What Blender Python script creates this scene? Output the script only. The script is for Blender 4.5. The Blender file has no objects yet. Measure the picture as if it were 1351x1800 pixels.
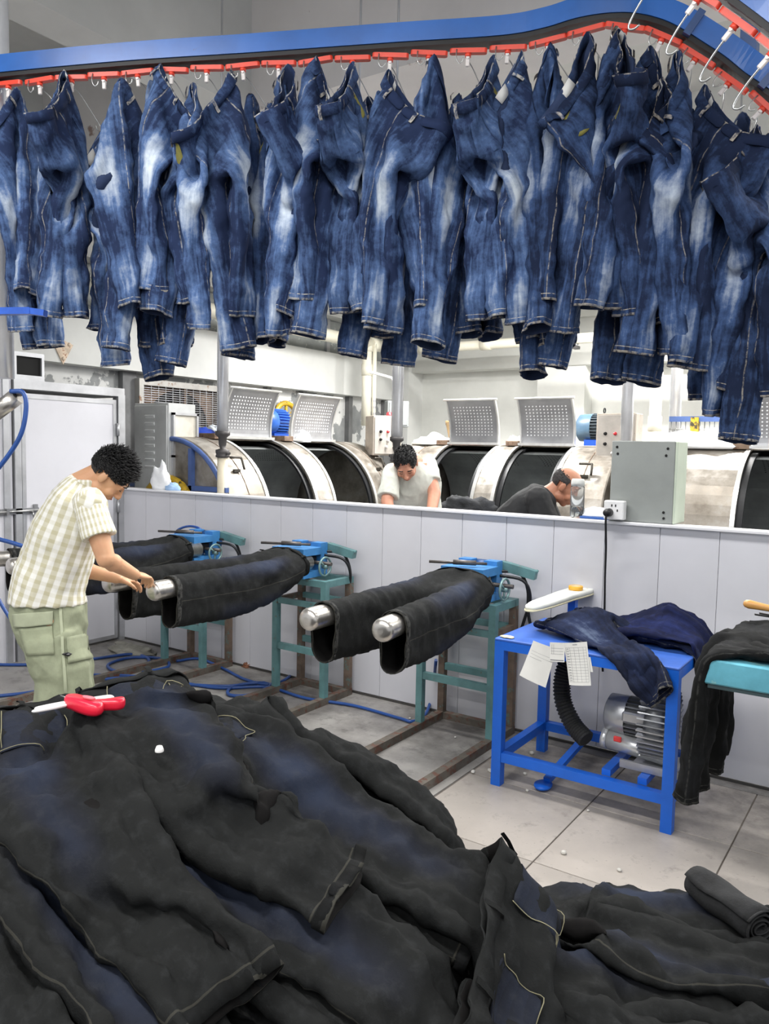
import bpy, bmesh, math, random
import numpy as np
from mathutils import Vector, Matrix, Quaternion, noise as mnoise

SC = bpy.context.scene
COL = SC.collection
PI = math.pi
rad = math.radians

# ---------------------------------------------------------------- camera
CAM_H = 1.6
F_PX = 1388.15
YAW, PITCH, ROLL = rad(34.333), rad(4.499), rad(-1.157)
_f = Vector((-math.sin(YAW)*math.cos(PITCH), math.cos(YAW)*math.cos(PITCH), -math.sin(PITCH)))
_r0 = Vector((math.cos(YAW), math.sin(YAW), 0)); _d0 = _f.cross(_r0)
_r = math.cos(ROLL)*_r0 + math.sin(ROLL)*_d0
_d = -math.sin(ROLL)*_r0 + math.cos(ROLL)*_d0
cam_data = bpy.data.cameras.new('camera')
cam_data.sensor_fit = 'VERTICAL'; cam_data.sensor_height = 24.0
cam_data.lens = F_PX*24.0/1800.0
cam_data.clip_start = 0.05; cam_data.clip_end = 100
cam = bpy.data.objects.new('camera', cam_data); COL.objects.link(cam)
_m = Matrix((_r, -_d, -_f)).transposed().to_4x4(); _m.translation = (0, 0, CAM_H)
cam.matrix_world = _m
SC.camera = cam

# ---------------------------------------------------------------- world and exposure
world = bpy.data.worlds.new('world'); SC.world = world; world.use_nodes = True
bg = world.node_tree.nodes['Background']
bg.inputs[0].default_value = (0.93, 0.96, 1.0, 1); bg.inputs[1].default_value = 0.80
SC.view_settings.view_transform = 'Standard'
SC.view_settings.look = 'None'
SC.view_settings.gamma = 1.0
SC.view_settings.use_curve_mapping = False
SC.view_settings.exposure = 0.0
try:
    SC.cycles.use_denoising = True
    SC.cycles.max_bounces = 6; SC.cycles.diffuse_bounces = 3; SC.cycles.glossy_bounces = 3
    SC.cycles.transmission_bounces = 6; SC.cycles.transparent_max_bounces = 12
    SC.cycles.sample_clamp_indirect = 6.0
except Exception:
    pass

# ---------------------------------------------------------------- pixel -> place helpers (photo frame 1351x1800)
def ray(u, v):
    return _r*((u-675.5)/F_PX) + _d*((v-900)/F_PX) + _f
CAMP = Vector((0, 0, CAM_H))
def at_z(u, v, z=0.0):
    d = ray(u, v); return CAMP + d*((z-CAM_H)/d.z)
def at_x(u, v, x):
    d = ray(u, v); return CAMP + d*(x/d.x)
def at_y(u, v, y):
    d = ray(u, v); return CAMP + d*(y/d.y)
def at_d(u, v, D):
    return CAMP + ray(u, v)*D

# ---------------------------------------------------------------- objects
def tag(o, label=None, cat=None, group=None, kind=None):
    if label: o['label'] = label
    if cat: o['category'] = cat
    if group: o['group'] = group
    if kind: o['kind'] = kind
    return o
def empty(name, loc=(0, 0, 0), rz=0.0, label=None, cat=None, group=None):
    o = bpy.data.objects.new(name, None); COL.objects.link(o)
    o.location = loc; o.rotation_euler = (0, 0, rz); o.empty_display_size = 0.1
    return tag(o, label, cat, group)
def link(name, me, parent=None, loc=None):
    o = bpy.data.objects.new(name, me); COL.objects.link(o)
    if parent is not None: o.parent = parent
    if loc is not None: o.location = loc
    return o
def copy_tree(o, parent=None):
    c = o.copy(); COL.objects.link(c); c.parent = parent
    for ch in list(o.children): copy_tree(ch, c)
    return c

class MB:
    """collects simple shapes and turns them into one mesh"""
    def __init__(s):
        s.v = []; s.f = []; s.m = []; s.sm = []
    def add(s, vs, fs, mi=0, smooth=False):
        n = len(s.v); s.v += [tuple(p) for p in vs]
        for f in fs:
            s.f.append([n+i for i in f]); s.m.append(mi); s.sm.append(smooth)
        return s
    def box(s, lo, hi, mi=0, M=None):
        x0, y0, z0 = lo; x1, y1, z1 = hi
        vs = [Vector(p) for p in ((x0,y0,z0),(x1,y0,z0),(x1,y1,z0),(x0,y1,z0),(x0,y0,z1),(x1,y0,z1),(x1,y1,z1),(x0,y1,z1))]
        if M is not None: vs = [M @ p for p in vs]
        return s.add(vs, [(3,2,1,0),(4,5,6,7),(0,1,5,4),(1,2,6,5),(2,3,7,6),(3,0,4,7)], mi)
    def cbox(s, c, size, mi=0, M=None, b=0.0):
        """box with chamfered vertical+horizontal edges"""
        if b <= 0:
            return s.box([c[i]-size[i]/2 for i in range(3)], [c[i]+size[i]/2 for i in range(3)], mi, M)
        hx, hy, hz = [q/2 for q in size]
        vs = []; idx = {}
        for sx in (-1, 1):
            for sy in (-1, 1):
                for sz in (-1, 1):
                    for ax in range(3):
                        p = [sx*(hx-b), sy*(hy-b), sz*(hz-b)]
                        p[ax] = (sx*hx, sy*hy, sz*hz)[ax]
                        idx[(sx,sy,sz,ax)] = len(vs)
                        vs.append(Vector((c[0]+p[0], c[1]+p[1], c[2]+p[2])))
        if M is not None: vs = [M @ p for p in vs]
        fs = []
        I = idx
        for sg in (-1, 1):
            q = [I[(sg,-1,-1,0)], I[(sg,1,-1,0)], I[(sg,1,1,0)], I[(sg,-1,1,0)]]; fs.append(q if sg > 0 else q[::-1])
            q = [I[(-1,sg,-1,1)], I[(-1,sg,1,1)], I[(1,sg,1,1)], I[(1,sg,-1,1)]]; fs.append(q if sg > 0 else q[::-1])
            q = [I[(-1,-1,sg,2)], I[(1,-1,sg,2)], I[(1,1,sg,2)], I[(-1,1,sg,2)]]; fs.append(q if sg > 0 else q[::-1])
        for a in (-1, 1):
            for b2 in (-1, 1):
                fs.append([I[(a,b2,-1,0)], I[(a,b2,1,0)], I[(a,b2,1,1)], I[(a,b2,-1,1)]])
                fs.append([I[(a,-1,b2,0)], I[(a,1,b2,0)], I[(a,1,b2,2)], I[(a,-1,b2,2)]])
                fs.append([I[(-1,a,b2,1)], I[(1,a,b2,1)], I[(1,a,b2,2)], I[(-1,a,b2,2)]])
                for cc in (-1, 1):
                    fs.append([I[(a,b2,cc,0)], I[(a,b2,cc,1)], I[(a,b2,cc,2)]])
        return s.add(vs, fs, mi)
    def bar(s, a, b, w, h=None, mi=0, up=(0, 0, 1)):
        """rectangular bar from a to b"""
        a = Vector(a); b = Vector(b); d = (b-a); L = d.length; d.normalize()
        h = h or w
        u = Vector(up); side = d.cross(u)
        if side.length < 1e-4: side = d.cross(Vector((1, 0, 0)))
        side.normalize(); u = side.cross(d)
        vs = []
        for t in (a, b):
            for sx, sy in ((-1,-1),(1,-1),(1,1),(-1,1)):
                vs.append(t + side*(sx*w/2) + u*(sy*h/2))
        return s.add(vs, [(3,2,1,0),(4,5,6,7),(0,1,5,4),(1,2,6,5),(2,3,7,6),(3,0,4,7)], mi)
    def tube(s, pts, r, n=10, mi=0, cap=True, smooth=True, closed=False):
        pts = [Vector(p) for p in pts]; k = len(pts)
        rs = r if isinstance(r, (list, tuple)) else [r]*k
        vs = []; prev = None
        for i, p in enumerate(pts):
            if closed: t = pts[(i+1) % k]-pts[i-1]
            else: t = pts[min(i+1, k-1)]-pts[max(i-1, 0)]
            t.normalize()
            if prev is None:
                ref = Vector((0, 0, 1)) if abs(t.z) < 0.9 else Vector((1, 0, 0))
                a = t.cross(ref).normalized()
            else:
                a = (prev - t*prev.dot(t)).normalized()
            prev = a; b = t.cross(a)
            for j in range(n):
                an = 2*PI*j/n
                vs.append(p + (a*math.cos(an) + b*math.sin(an))*rs[i])
        fs = []
        for i in range(k if closed else k-1):
            i2 = (i+1) % k
            for j in range(n):
                fs.append((i*n+j, i*n+(j+1) % n, i2*n+(j+1) % n, i2*n+j))
        s.add(vs, fs, mi, smooth)
        if cap and not closed:
            o = len(s.v)-len(vs)
            s.f.append([o+j for j in range(n)][::-1]); s.m.append(mi); s.sm.append(False)
            s.f.append([o+(k-1)*n+j for j in range(n)]); s.m.append(mi); s.sm.append(False)
        return s
    def lathe(s, prof, n=24, mi=0, M=None, smooth=True, a0=0, a1=2*PI):
        """profile [(r,z)...] about local z"""
        full = abs(a1-a0-2*PI) < 1e-6
        cnt = n if full else n+1
        vs = []
        for r, z in prof:
            for j in range(cnt):
                an = a0+(a1-a0)*j/n
                p = Vector((r*math.cos(an), r*math.sin(an), z))
                vs.append(M @ p if M is not None else p)
        fs = []
        for i in range(len(prof)-1):
            for j in range(n):
                j2 = (j+1) % cnt
                fs.append((i*cnt+j, i*cnt+j2, (i+1)*cnt+j2, (i+1)*cnt+j))
        return s.add(vs, fs, mi, smooth)
    def grid(s, P, mi=0, smooth=True):
        nr, nc = len(P), len(P[0])
        vs = [p for row in P for p in row]
        fs = [(i*nc+j, i*nc+j+1, (i+1)*nc+j+1, (i+1)*nc+j) for i in range(nr-1) for j in range(nc-1)]
        return s.add(vs, fs, mi, smooth)
    def loft(s, rings, mi=0, smooth=True, cap=True, closed=True):
        n = len(rings[0]); vs = [p for r in rings for p in r]; fs = []
        for i in range(len(rings)-1):
            for j in range(n if closed else n-1):
                fs.append((i*n+j, i*n+(j+1) % n, (i+1)*n+(j+1) % n, (i+1)*n+j))
        o = len(s.v); s.add(vs, fs, mi, smooth)
        if cap:
            s.f.append([o+j for j in range(n)][::-1]); s.m.append(mi); s.sm.append(smooth)
            s.f.append([o+(len(rings)-1)*n+j for j in range(n)]); s.m.append(mi); s.sm.append(smooth)
        return s
    def mesh(s, name, mats):
        me = bpy.data.meshes.new(name)
        me.from_pydata(s.v, [], s.f)
        if not isinstance(mats, (list, tuple)): mats = [mats]
        for m in mats: me.materials.append(m)
        me.polygons.foreach_set('material_index', s.m)
        me.polygons.foreach_set('use_smooth', s.sm)
        me.update()
        bm = bmesh.new(); bm.from_mesh(me); bmesh.ops.recalc_face_normals(bm, faces=bm.faces); bm.to_mesh(me); bm.free()
        return me
    def build(s, name, mats, parent=None, loc=None):
        return link(name, s.mesh(name, mats), parent, loc)

def arc_pts(c, r, a0, a1, n, ax=(1, 0, 0), ay=(0, 0, 1)):
    c = Vector(c); ax = Vector(ax); ay = Vector(ay)
    return [c + ax*(r*math.cos(a0+(a1-a0)*i/n)) + ay*(r*math.sin(a0+(a1-a0)*i/n)) for i in range(n+1)]
def spline(ctrl, n=8, closed=False):
    """Catmull-Rom through control points"""
    P = [Vector(p) for p in ctrl]; k = len(P); out = []
    for i in range(k if closed else k-1):
        p1, p2 = P[i], P[(i+1) % k]
        p0 = P[i-1] if (i > 0 or closed) else p1*2-p2
        p3 = P[(i+2) % k] if (i+2 < k or closed) else p2*2-p1
        for j in range(n):
            t = j/n
            out.append(0.5*((2*p1)+(p2-p0)*t+(2*p0-5*p1+4*p2-p3)*t*t+(3*p1-p0-3*p2+p3)*t**3))
    if not closed: out.append(P[-1])
    return out

# ---------------------------------------------------------------- materials
def lin(c):
    return tuple((x/12.92 if x <= 0.04045 else ((x+0.055)/1.055)**2.4) for x in c)
def rgb(r, g, b):
    return lin((r/255, g/255, b/255)) + (1,)
class NT:
    def __init__(s, name):
        s.mat = bpy.data.materials.new(name); s.mat.use_nodes = True
        s.t = s.mat.node_tree; s.b = s.t.nodes['Principled BSDF']
    def n(s, typ, **kw):
        nd = s.t.nodes.new(typ)
        for k, v in kw.items():
            if k.startswith('i_'):
                key = k[2:].replace('_', ' ')
                nd.inputs[key].default_value = v
            else: setattr(nd, k, v)
        return nd
    def l(s, a, b): s.t.links.new(a, b)
    def coord(s, which='Object', scale=(1, 1, 1)):
        tc = s.n('ShaderNodeTexCoord'); mp = s.n('ShaderNodeMapping'); mp.inputs['Scale'].default_value = scale
        s.l(tc.outputs[which], mp.inputs['Vector']); return mp.outputs[0]
    def noise(s, co, scale, detail=4, rough=0.6):
        nd = s.n('ShaderNodeTexNoise'); nd.inputs['Scale'].default_value = scale
        nd.inputs['Detail'].default_value = detail; nd.inputs['Roughness'].default_value = rough
        s.l(co, nd.inputs['Vector']); return nd.outputs['Fac']
    def ramp(s, fac, stops):
        r = s.n('ShaderNodeValToRGB'); e = r.color_ramp.elements
        e[0].position, e[0].color = stops[0][0], stops[0][1]
        e[1].position, e[1].color = stops[-1][0], stops[-1][1]
        for p, c in stops[1:-1]:
            x = e.new(p); x.color = c
        s.l(fac, r.inputs[0]); return r.outputs[0]
    def mix(s, fac, a, b, typ='MIX'):
        m = s.n('ShaderNodeMix', data_type='RGBA', blend_type=typ)
        for k, x in ((0, fac), (6, a), (7, b)):
            if hasattr(x, 'is_linked') or hasattr(x, 'links'): s.l(x, m.inputs[k])
            else: m.inputs[k].default_value = x
        return m.outputs[2]
    def math(s, op, a, b=None, clamp=False):
        m = s.n('ShaderNodeMath', operation=op); m.use_clamp = clamp
        for k, x in ((0, a), (1, b)):
            if x is None: continue
            if hasattr(x, 'links'): s.l(x, m.inputs[k])
            else: m.inputs[k].default_value = x
        return m.outputs[0]
    def bump(s, h, strength=0.3, dist=0.01, prev=None):
        b = s.n('ShaderNodeBump'); b.inputs['Strength'].default_value = strength; b.inputs['Distance'].default_value = dist
        s.l(h, b.inputs['Height'])
        if prev is not None: s.l(prev, b.inputs['Normal'])
        return b.outputs[0]
    def done(s, col=None, rough=0.6, metal=0.0, normal=None, spec=0.5):
        b = s.b
        if col is not None:
            if hasattr(col, 'links'): s.l(col, b.inputs['Base Color'])
            else: b.inputs['Base Color'].default_value = col
        if hasattr(rough, 'links'): s.l(rough, b.inputs['Roughness'])
        else: b.inputs['Roughness'].default_value = rough
        b.inputs['Metallic'].default_value = metal
        b.inputs['Specular IOR Level'].default_value = spec
        if normal is not None: s.l(normal, b.inputs['Normal'])
        return s.mat
MATS = {}
def paint(name, c, rough=0.5, metal=0.0, var=0.08, scale=6, wear=None, wear_amt=0.62, bump=0.0, which='Object', spec=0.5, sc=(1, 1, 1)):
    """painted / plain surface with slight uneven tone, optional worn patches of another colour"""
    if name in MATS: return MATS[name]
    t = NT(name); co = t.coord(which, sc)
    n1 = t.noise(co, scale, 5)
    dark = tuple(x*(1-var*2.2) for x in c[:3]) + (1,); lite = tuple(min(1, x*(1+var)) for x in c[:3]) + (1,)
    col = t.ramp(n1, [(0.3, dark), (0.62, lite)])
    if wear is not None:
        n2 = t.noise(co, scale*2.3, 8, 0.7)
        k = t.ramp(n2, [(wear_amt, (0, 0, 0, 1)), (wear_amt+0.05, (1, 1, 1, 1))])
        col = t.mix(k, col, wear)
    nm = None
    if bump: nm = t.bump(t.noise(co, scale*6, 4), bump, 0.004)
    MATS[name] = t.done(col, rough, metal, nm, spec)
    return MATS[name]
# ================================================================ SETTING
M_panel = paint('panel_white', rgb(208, 208, 214), 0.35, var=0.03, scale=1.5)
M_panel_seam = paint('panel_seam', rgb(178, 178, 184), 0.6, var=0.05)
M_wallwhite = paint('wall_plaster', rgb(226, 227, 222), 0.8, var=0.04, scale=2, bump=0.05)
M_beam = paint('beam_plaster', rgb(222, 223, 220), 0.85, var=0.05, scale=1.2, bump=0.1)
M_ceil = paint('ceiling_concrete', rgb(206, 206, 203), 0.9, var=0.07, scale=0.9, bump=0.1)
M_alu = paint('aluminium_trim', rgb(186, 187, 190), 0.35, 0.6, var=0.06, scale=8)
M_black = paint('black_plastic', rgb(22, 22, 24), 0.45, var=0.1)
M_dark = paint('dark_void', rgb(20, 20, 20), 0.9, var=0.1)

def peel_material():
    t = NT('peeling_paint'); co = t.coord('Object')
    n = t.noise(co, 2.3, 7, 0.62)
    k = t.ramp(n, [(0.50, (0, 0, 0, 1)), (0.52, (1, 1, 1, 1))])
    g = t.ramp(t.noise(co, 5, 4), [(0.3, rgb(128, 131, 132)), (0.7, rgb(158, 160, 160))])
    w = t.ramp(t.noise(co, 3, 4), [(0.3, rgb(206, 207, 205)), (0.7, rgb(228, 228, 226))])
    return t.done(t.mix(k, w, g), 0.8, normal=t.bump(k, 0.4, 0.004))
M_peel = peel_material()

def floor_material(name, a, b, dirt, amt, dark_tone=rgb(84, 80, 78)):
    t = NT(name); co = t.coord('Object')
    n1 = t.noise(co, 1.1, 8, 0.65); n2 = t.noise(co, 9, 6, 0.7); n3 = t.noise(co, 45, 3)
    col = t.ramp(n1, [(0.35, a), (0.65, b)])
    k = t.ramp(n2, [(amt, (0, 0, 0, 1)), (amt+0.22, (0.75, 0.75, 0.75, 1))])
    col = t.mix(k, col, dirt)
    geo = t.n('ShaderNodeNewGeometry'); sx = t.n('ShaderNodeSeparateXYZ'); t.l(geo.outputs['Position'], sx.inputs[0])
    gm_ = t.math('MULTIPLY', t.math('SUBTRACT', sx.outputs[1], 3.0), 1.1, True)
    gk = t.math('MULTIPLY', gm_, t.ramp(t.noise(geo.outputs['Position'], 3.1, 6, .7), [(.38, (0, 0, 0, 1)), (.62, (.85, .85, .85, 1))]))
    col = t.mix(gk, col, dark_tone)  # noise-broken darker tone that grows towards the partition
    sp = t.ramp(n3, [(0.66, (0, 0, 0, 1)), (0.72, (0.5, 0.5, 0.5, 1))])
    col = t.mix(sp, col, dirt)
    r = t.ramp(n1, [(0.3, (0.34, 0.34, 0.34, 1)), (0.7, (0.6, 0.6, 0.6, 1))])
    return t.done(col, r, normal=t.bump(n2, 0.12, 0.003))
M_conc = floor_material('dirty_concrete', rgb(132, 129, 127), rgb(172, 169, 164), rgb(66, 64, 63), 0.52)
M_tile = floor_material('floor_tile', rgb(164, 157, 150), rgb(186, 178, 170), rgb(112, 106, 101), 0.56)
M_grout = paint('grout', rgb(112, 104, 98), 0.9, var=0.1)

WX, WY, CEIL = -6.5, 10.0, 4.6          # far left wall, back wall, ceiling
PY, PH = 4.12, 1.25                      # partition
LX = -5.40                               # left panel wall

# floor: concrete slab with a tiled walkway on the right
fl = MB().box((-9, -4, -0.2), (5, 10.3, -0.006), 0).build('floor', [M_grout]); tag(fl, kind='structure')
MB().box((-9, -4, -0.006), (-1.80, 10.3, 0.0)).build('concrete_slab', M_conc, fl)
MB().box((-1.80, 4.12, -0.006), (5, 10.3, 0.0)).build('concrete_slab', M_conc, fl)
tile_me = MB().cbox((0, 0, -0.003), (0.604, 0.604, 0.006), b=0.0015).mesh('floor_tile', M_tile)
for i in range(-1, 6):
    for j in range(-3, 3):
        x = -1.18 + 0.61*i + 0.305; y = 2.81 + 0.61*j + 0.305
        if y > 4.2: continue
        link('floor_tile', tile_me, fl, (x, y, 0))
MB().box((-1.80, 4.03, -0.006), (5, 4.12, -0.0005)).build('concrete_slab', M_conc, fl)

# ceiling, concrete beams
ce = MB().box((-9, -4, CEIL), (5, 10.3, CEIL+0.2)).build('ceiling', M_ceil); tag(ce, kind='structure')
M_chip = paint('beam_chipped', rgb(214, 210, 208), 0.85, var=0.05, scale=1.2, wear=rgb(150, 128, 120), wear_amt=0.63, bump=0.1)
MB().box((-4.18, -4, 3.85), (-3.90, 4.02, CEIL)).build('beam', M_ceil, ce)
MB().box((-9, 4.02, 3.85), (5, 4.50, CEIL)).build('beam', M_chip, ce)
MB().box((-9, 7.0, 3.95), (5, 7.35, CEIL)).build('beam', M_beam, ce)

# far left wall with a deep beam, peeling infill panels and steel posts
wl = MB().box((WX-0.3, -1, 0), (WX-0.02, WY, CEIL)).build('wall_left', M_peel); tag(wl, kind='structure')
MB().box((WX-0.02, -1, 2.31), (WX+0.16, 9.62, 2.82)).build('lintel_beam', M_beam, wl)
for y, w in ((2.7, .16), (4.92, .16), (6.95, .07), (7.6, .07), (8.55, .08), (9.4, .2)):
    MB().box((WX-0.02, y, 0), (WX+0.05, y+w, 2.31)).build('wall_post', paint('post_grey', rgb(120, 121, 122), 0.7, var=0.1), wl)
M_up = paint('upper_panel', rgb(150, 154, 152), 0.4, var=0.12, scale=3, wear=rgb(196, 198, 194), wear_amt=0.56)
yy = 0.0
while yy < 9.3:
    MB().box((WX-0.02, yy+0.02, 2.83), (WX+0.0, yy+0.88, 3.25)).build('upper_panel', M_up, wl)
    MB().box((WX-0.02, yy-0.03, 2.82), (WX+0.04, yy+0.03, 3.30)).build('wall_post', M_alu, wl)
    yy += 0.9
MB().box((WX-0.02, -1, 3.27), (WX+0.2, 9.6, CEIL)).build('upper_beam', M_beam, wl)
# back wall with pillar and crown beam
wb = MB().box((WX-0.3, WY, 0), (5, WY+0.25, CEIL)).build('wall_back', M_wallwhite); tag(wb, kind='structure')
MB().box((-4.26, WY-0.28, 0), (-3.62, WY, 2.72)).build('pillar', M_wallwhite, wb)
MB().box((WX, WY-0.30, 2.72), (5, WY, 3.05)).build('crown_beam', M_wallwhite, wb)
MB().box((WX, WY-0.12, 3.35), (5, WY, 3.6)).build('crown_beam', M_wallwhite, wb)
MB().box((WX-0.02, 9.62, 0), (WX+0.30, WY, CEIL)).build('corner_pillar', M_beam, wb)

# partition: row of narrow white panels with a rail on top
pw = MB().box((LX, PY+0.01, 0.02), (3.2, PY+0.05, PH-0.02)).build('wall_partition', M_panel_seam); tag(pw, kind='structure')
pan = MB().cbox((0, PY+0.005, PH/2), (0.2845, 0.03, PH-0.03), b=0.002).mesh('panel', M_panel)
for i in range(30):
    link('panel', pan, pw, (LX+0.145+i*0.2865, 0, 0))
MB().cbox(((LX+3.2)/2, PY+0.02, PH-0.008), (3.2-LX, 0.10, 0.018), b=0.004).build('top_rail', paint('rail_white', rgb(222, 222, 226), 0.35, var=0.03), pw)
MB().box((LX, PY-0.014, 0), (3.2, PY-0.004, 0.012)).build('base_gap', paint('base_dirt', rgb(70, 68, 66), 0.9), pw)

# left panel wall with a door in it (wall_side)
ws = MB().box((LX-0.06, -1.0, 0.0), (LX-0.002, 3.17, 2.62)).build('wall_side', M_panel); tag(ws, kind='structure')
MB().box((LX-0.06, 3.17, 2.06), (LX-0.004, 3.2, 2.10)).build('wall_strip', M_panel, ws)
MB().box((LX-0.05, 3.10, 0.0), (LX+0.015, 3.145, 2.1)).build('corner_strip', M_alu, ws)
for y in (0.5, 1.1, 1.7, 2.3, 2.9):
    MB().box((LX-0.004, y, 0.0), (LX+0.001, y+0.005, 2.3)).build('panel_joint', M_panel_seam, ws)
# door
dr = empty('door_1', (LX, 3.66, 0)); tag(dr, 'white sandwich-panel door with steel frame in the left panel wall', kind='structure')
fr = MB()
fr.box((-0.05, -0.48, 0), (0.02, -0.43, 1.985)); fr.box((-0.05, 0.40, 0), (0.02, 0.46, 1.985)); fr.box((-0.05, -0.48, 1.985), (0.02, 0.46, 2.05))
fr.build('door_frame', M_alu, dr)
MB().cbox((-0.02, -0.015, 0.98), (0.045, 0.80, 1.93), b=0.004).build('door_leaf', M_panel, dr)
le = MB()
le.box((0.0, -0.42, 0.05), (0.008, -0.39, 1.92)); le.box((0.0, 0.36, 0.05), (0.008, 0.39, 1.92)); le.box((0.0, -0.42, 1.92), (0.008, 0.39, 1.955)); le.box((0.0, -0.42, 0.02), (0.008, 0.39, 0.05))
le.build('leaf_edging', M_alu, dr)
for z in (1.10, 1.72, 0.3):
    MB().tube([(0.02, 0.395, z-0.05), (0.02, 0.395, z+0.05)], 0.012, 8).build('hinge', M_alu, dr)
bt = MB().box((0.008, -0.62, 1.085), (0.02, -0.30, 1.125)); bt.tube([(0.03, -0.64, 1.105), (0.03, -0.28, 1.105)], 0.009, 8); bt.tube([(0.03, -0.36, 1.105), (0.05, -0.36, 1.06)], 0.007, 8)
bt.box((0.006, -0.34, 1.05), (0.022, -0.31, 1.15)); bt.box((0.006, -0.56, 1.08), (0.04, -0.54, 1.13))
bt.build('bolt_latch', paint('latch_steel', rgb(165, 165, 165), 0.3, 0.8, var=0.1), dr)
MB().box((LX-0.06, 4.10, 0), (LX+0.0, 4.14, 2.0)).build('corner_post', M_alu, pw)
# strip joining the door frame to the peeling wall above
MB().box((WX, 2.0, 1.98), (LX-0.07, 4.12, 2.0)).build('cubicle_roof', paint('roof_grey', rgb(150, 150, 150), 0.7), ws)

# floor dirt: the black strip along the wall foot
# ---------------------------------------------------------------- ceiling tube lamps (a pair in view, the rest unseen and added for light)
M_tube = bpy.data.materials.new('lamp_tube_glow'); M_tube.use_nodes = True
_b = M_tube.node_tree.nodes['Principled BSDF']; _b.inputs['Emission Color'].default_value = (1, 0.98, 0.95, 1); _b.inputs['Emission Strength'].default_value = 14
_b.inputs['Base Color'].default_value = (1, 1, 1, 1)
M_lampwhite = paint('lamp_white', rgb(230, 230, 228), 0.4, var=0.02)
def tube_lamp(x, y, z, rz, label, watts, L=1.2, grp=None):
    t = empty('tube_lamp', (x, y, z), rz, label, 'lamp', grp)
    MB().cbox((0, 0, 0.035), (L, 0.06, 0.03), b=0.006).build('lamp_body', M_lampwhite, t)
    MB().tube([(-L/2+0.02, 0, 0), (L/2-0.02, 0, 0)], 0.016, 10).build('lamp_tube', M_tube, t)
    for s in (-1, 1):
        MB().tube([(s*L*0.4, 0, 0.05), (s*L*0.4, 0, CEIL-z-0.012)], 0.006, 6).build('suspension_rod', M_alu, t)
    ld = bpy.data.lights.new('tube_light', 'AREA'); ld.shape = 'RECTANGLE'; ld.size = L; ld.size_y = 0.12; ld.energy = watts
    ld.color = (1.0, 0.985, 0.96)
    lo = bpy.data.objects.new('tube_light', ld); COL.objects.link(lo); lo.parent = t; lo.location = (0, 0, -0.03)
    return t
LAMPS = [  # off-frame and jeans-hidden lamps are added to brighten their zones
    (-2.5, 0.3, 3.7, 0), (-0.9, 0.3, 3.7, 0), (1.2, 0.3, 3.7, 0),
    (-3.2, -2.2, 3.7, 0), (-1.0, -2.2, 3.7, 0), (1.2, -2.2, 3.7, 0),
    (-2.9, 3.25, 3.0, 0), (-1.75, 3.3, 2.95, 0), (.55, 3.4, 3.0, 0),
    (-3.63, 4.91, 3.3, 0.0), (-1.6, 5.6, 3.3, 0), (0.6, 5.6, 3.3, 0),
    (-3.99, 6.87, 3.3, 0.0), (-2.0, 8.3, 3.4, 0), (0.6, 8.3, 3.4, 0)]
LW = 34
for i, (x, y, z, r_) in enumerate(LAMPS):
    row = ['unseen row above the jeans heaps', 'unseen rearmost row at the entrance side', 'unseen row over the steel form machines', 'partly unseen row behind the hanging jeans', 'partly unseen row over the washing drums'][i//3]
    pos = ['left', 'middle', 'right'][i % 3]
    w = [52, 38, 35, 42, 175][i//3]
    tube_lamp(x, y, z, r_, 'white ceiling tube lamp, %s one of the %s' % (pos, row), w, grp='ceiling tube lamps')
# ================================================================ CONVEYOR
M_railblue = paint('rail_blue', rgb(32, 92, 168), 0.3, 0.0, var=0.12, scale=3, wear=rgb(60, 70, 84), wear_amt=0.70)
M_railblack = paint('rail_black', rgb(26, 27, 30), 0.5, 0.3, var=0.1)
M_red = paint('link_red', rgb(226, 72, 52), 0.4, var=0.06)
M_wire = paint('hook_wire', rgb(176, 178, 178), 0.28, 0.85, var=0.08)
M_clip = paint('clip_white', rgb(222, 216, 214), 0.4, var=0.05)
_zs = [(-160,139,3.07),(0,120,3.07),(225,99,3.07),(450,84,3.07),(700,66,3.07),(880,54,3.07),(960,40,3.07),(1020,22,3.07),(1080,13,3.06),(1130,16,3.04),(1190,36,3.0),(1250,72,2.93),(1300,106,2.865),(1351,143,2.79),(1440,212,2.66)]
RAIL = spline([at_z(u, v, z) for u, v, z in _zs], 6)
def path_at(P, s):
    for a, b in zip(P[:-1], P[1:]):
        d = (b-a).length
        if s <= d: return a.lerp(b, s/d), (b-a).normalized()
        s -= d
    return P[-1].copy(), (P[-1]-P[-2]).normalized()
def path_len(P): return sum((b-a).length for a, b in zip(P[:-1], P[1:]))
def sweep(P, prof):
    """sweep a profile [(side, up)] along a path keeping it upright"""
    rings = []
    for i, p in enumerate(P):
        t = (P[min(i+1, len(P)-1)]-P[max(i-1, 0)]).normalized()
        sd = Vector((0, 0, 1)).cross(t).normalized(); up = t.cross(sd).normalized()
        rings.append([p + sd*a + up*b for a, b in prof])
    return MB().loft(rings, smooth=False)
rail = empty('conveyor_rail', RAIL[0], 0, 'blue overhead conveyor rail sweeping over the jeans and dipping right', 'rail')
def at_root(mb, root):
    o = Vector(root.location); mb.v = [tuple(Vector(p)-o) for p in mb.v]; return mb
at_root(sweep(RAIL, [(-.032,-.03),(.032,-.03),(.032,.036),(-.032,.036)]), rail).build('rail_beam', M_railblue, rail)
at_root(sweep(RAIL, [(-.027,-.046),(.027,-.046),(.027,-.03),(-.027,-.03)]), rail).build('rail_slot', M_railblack, rail)
for s_ in (3.05, 3.35, 4.3):
    p, t = path_at(RAIL, s_); sd = Vector((0, 0, 1)).cross(t).normalized()
    m = MB(); m.bar(p-t*.012, p+t*.012, .084, .085)
    m.bar(p+sd*.03+Vector((0,0,.03)), p+sd*.03+Vector((0,0,.075)), .03, .012)
    at_root(m, rail).build('joint_bracket', paint('bracket_blue', rgb(38, 70, 120), 0.4), rail)
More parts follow.
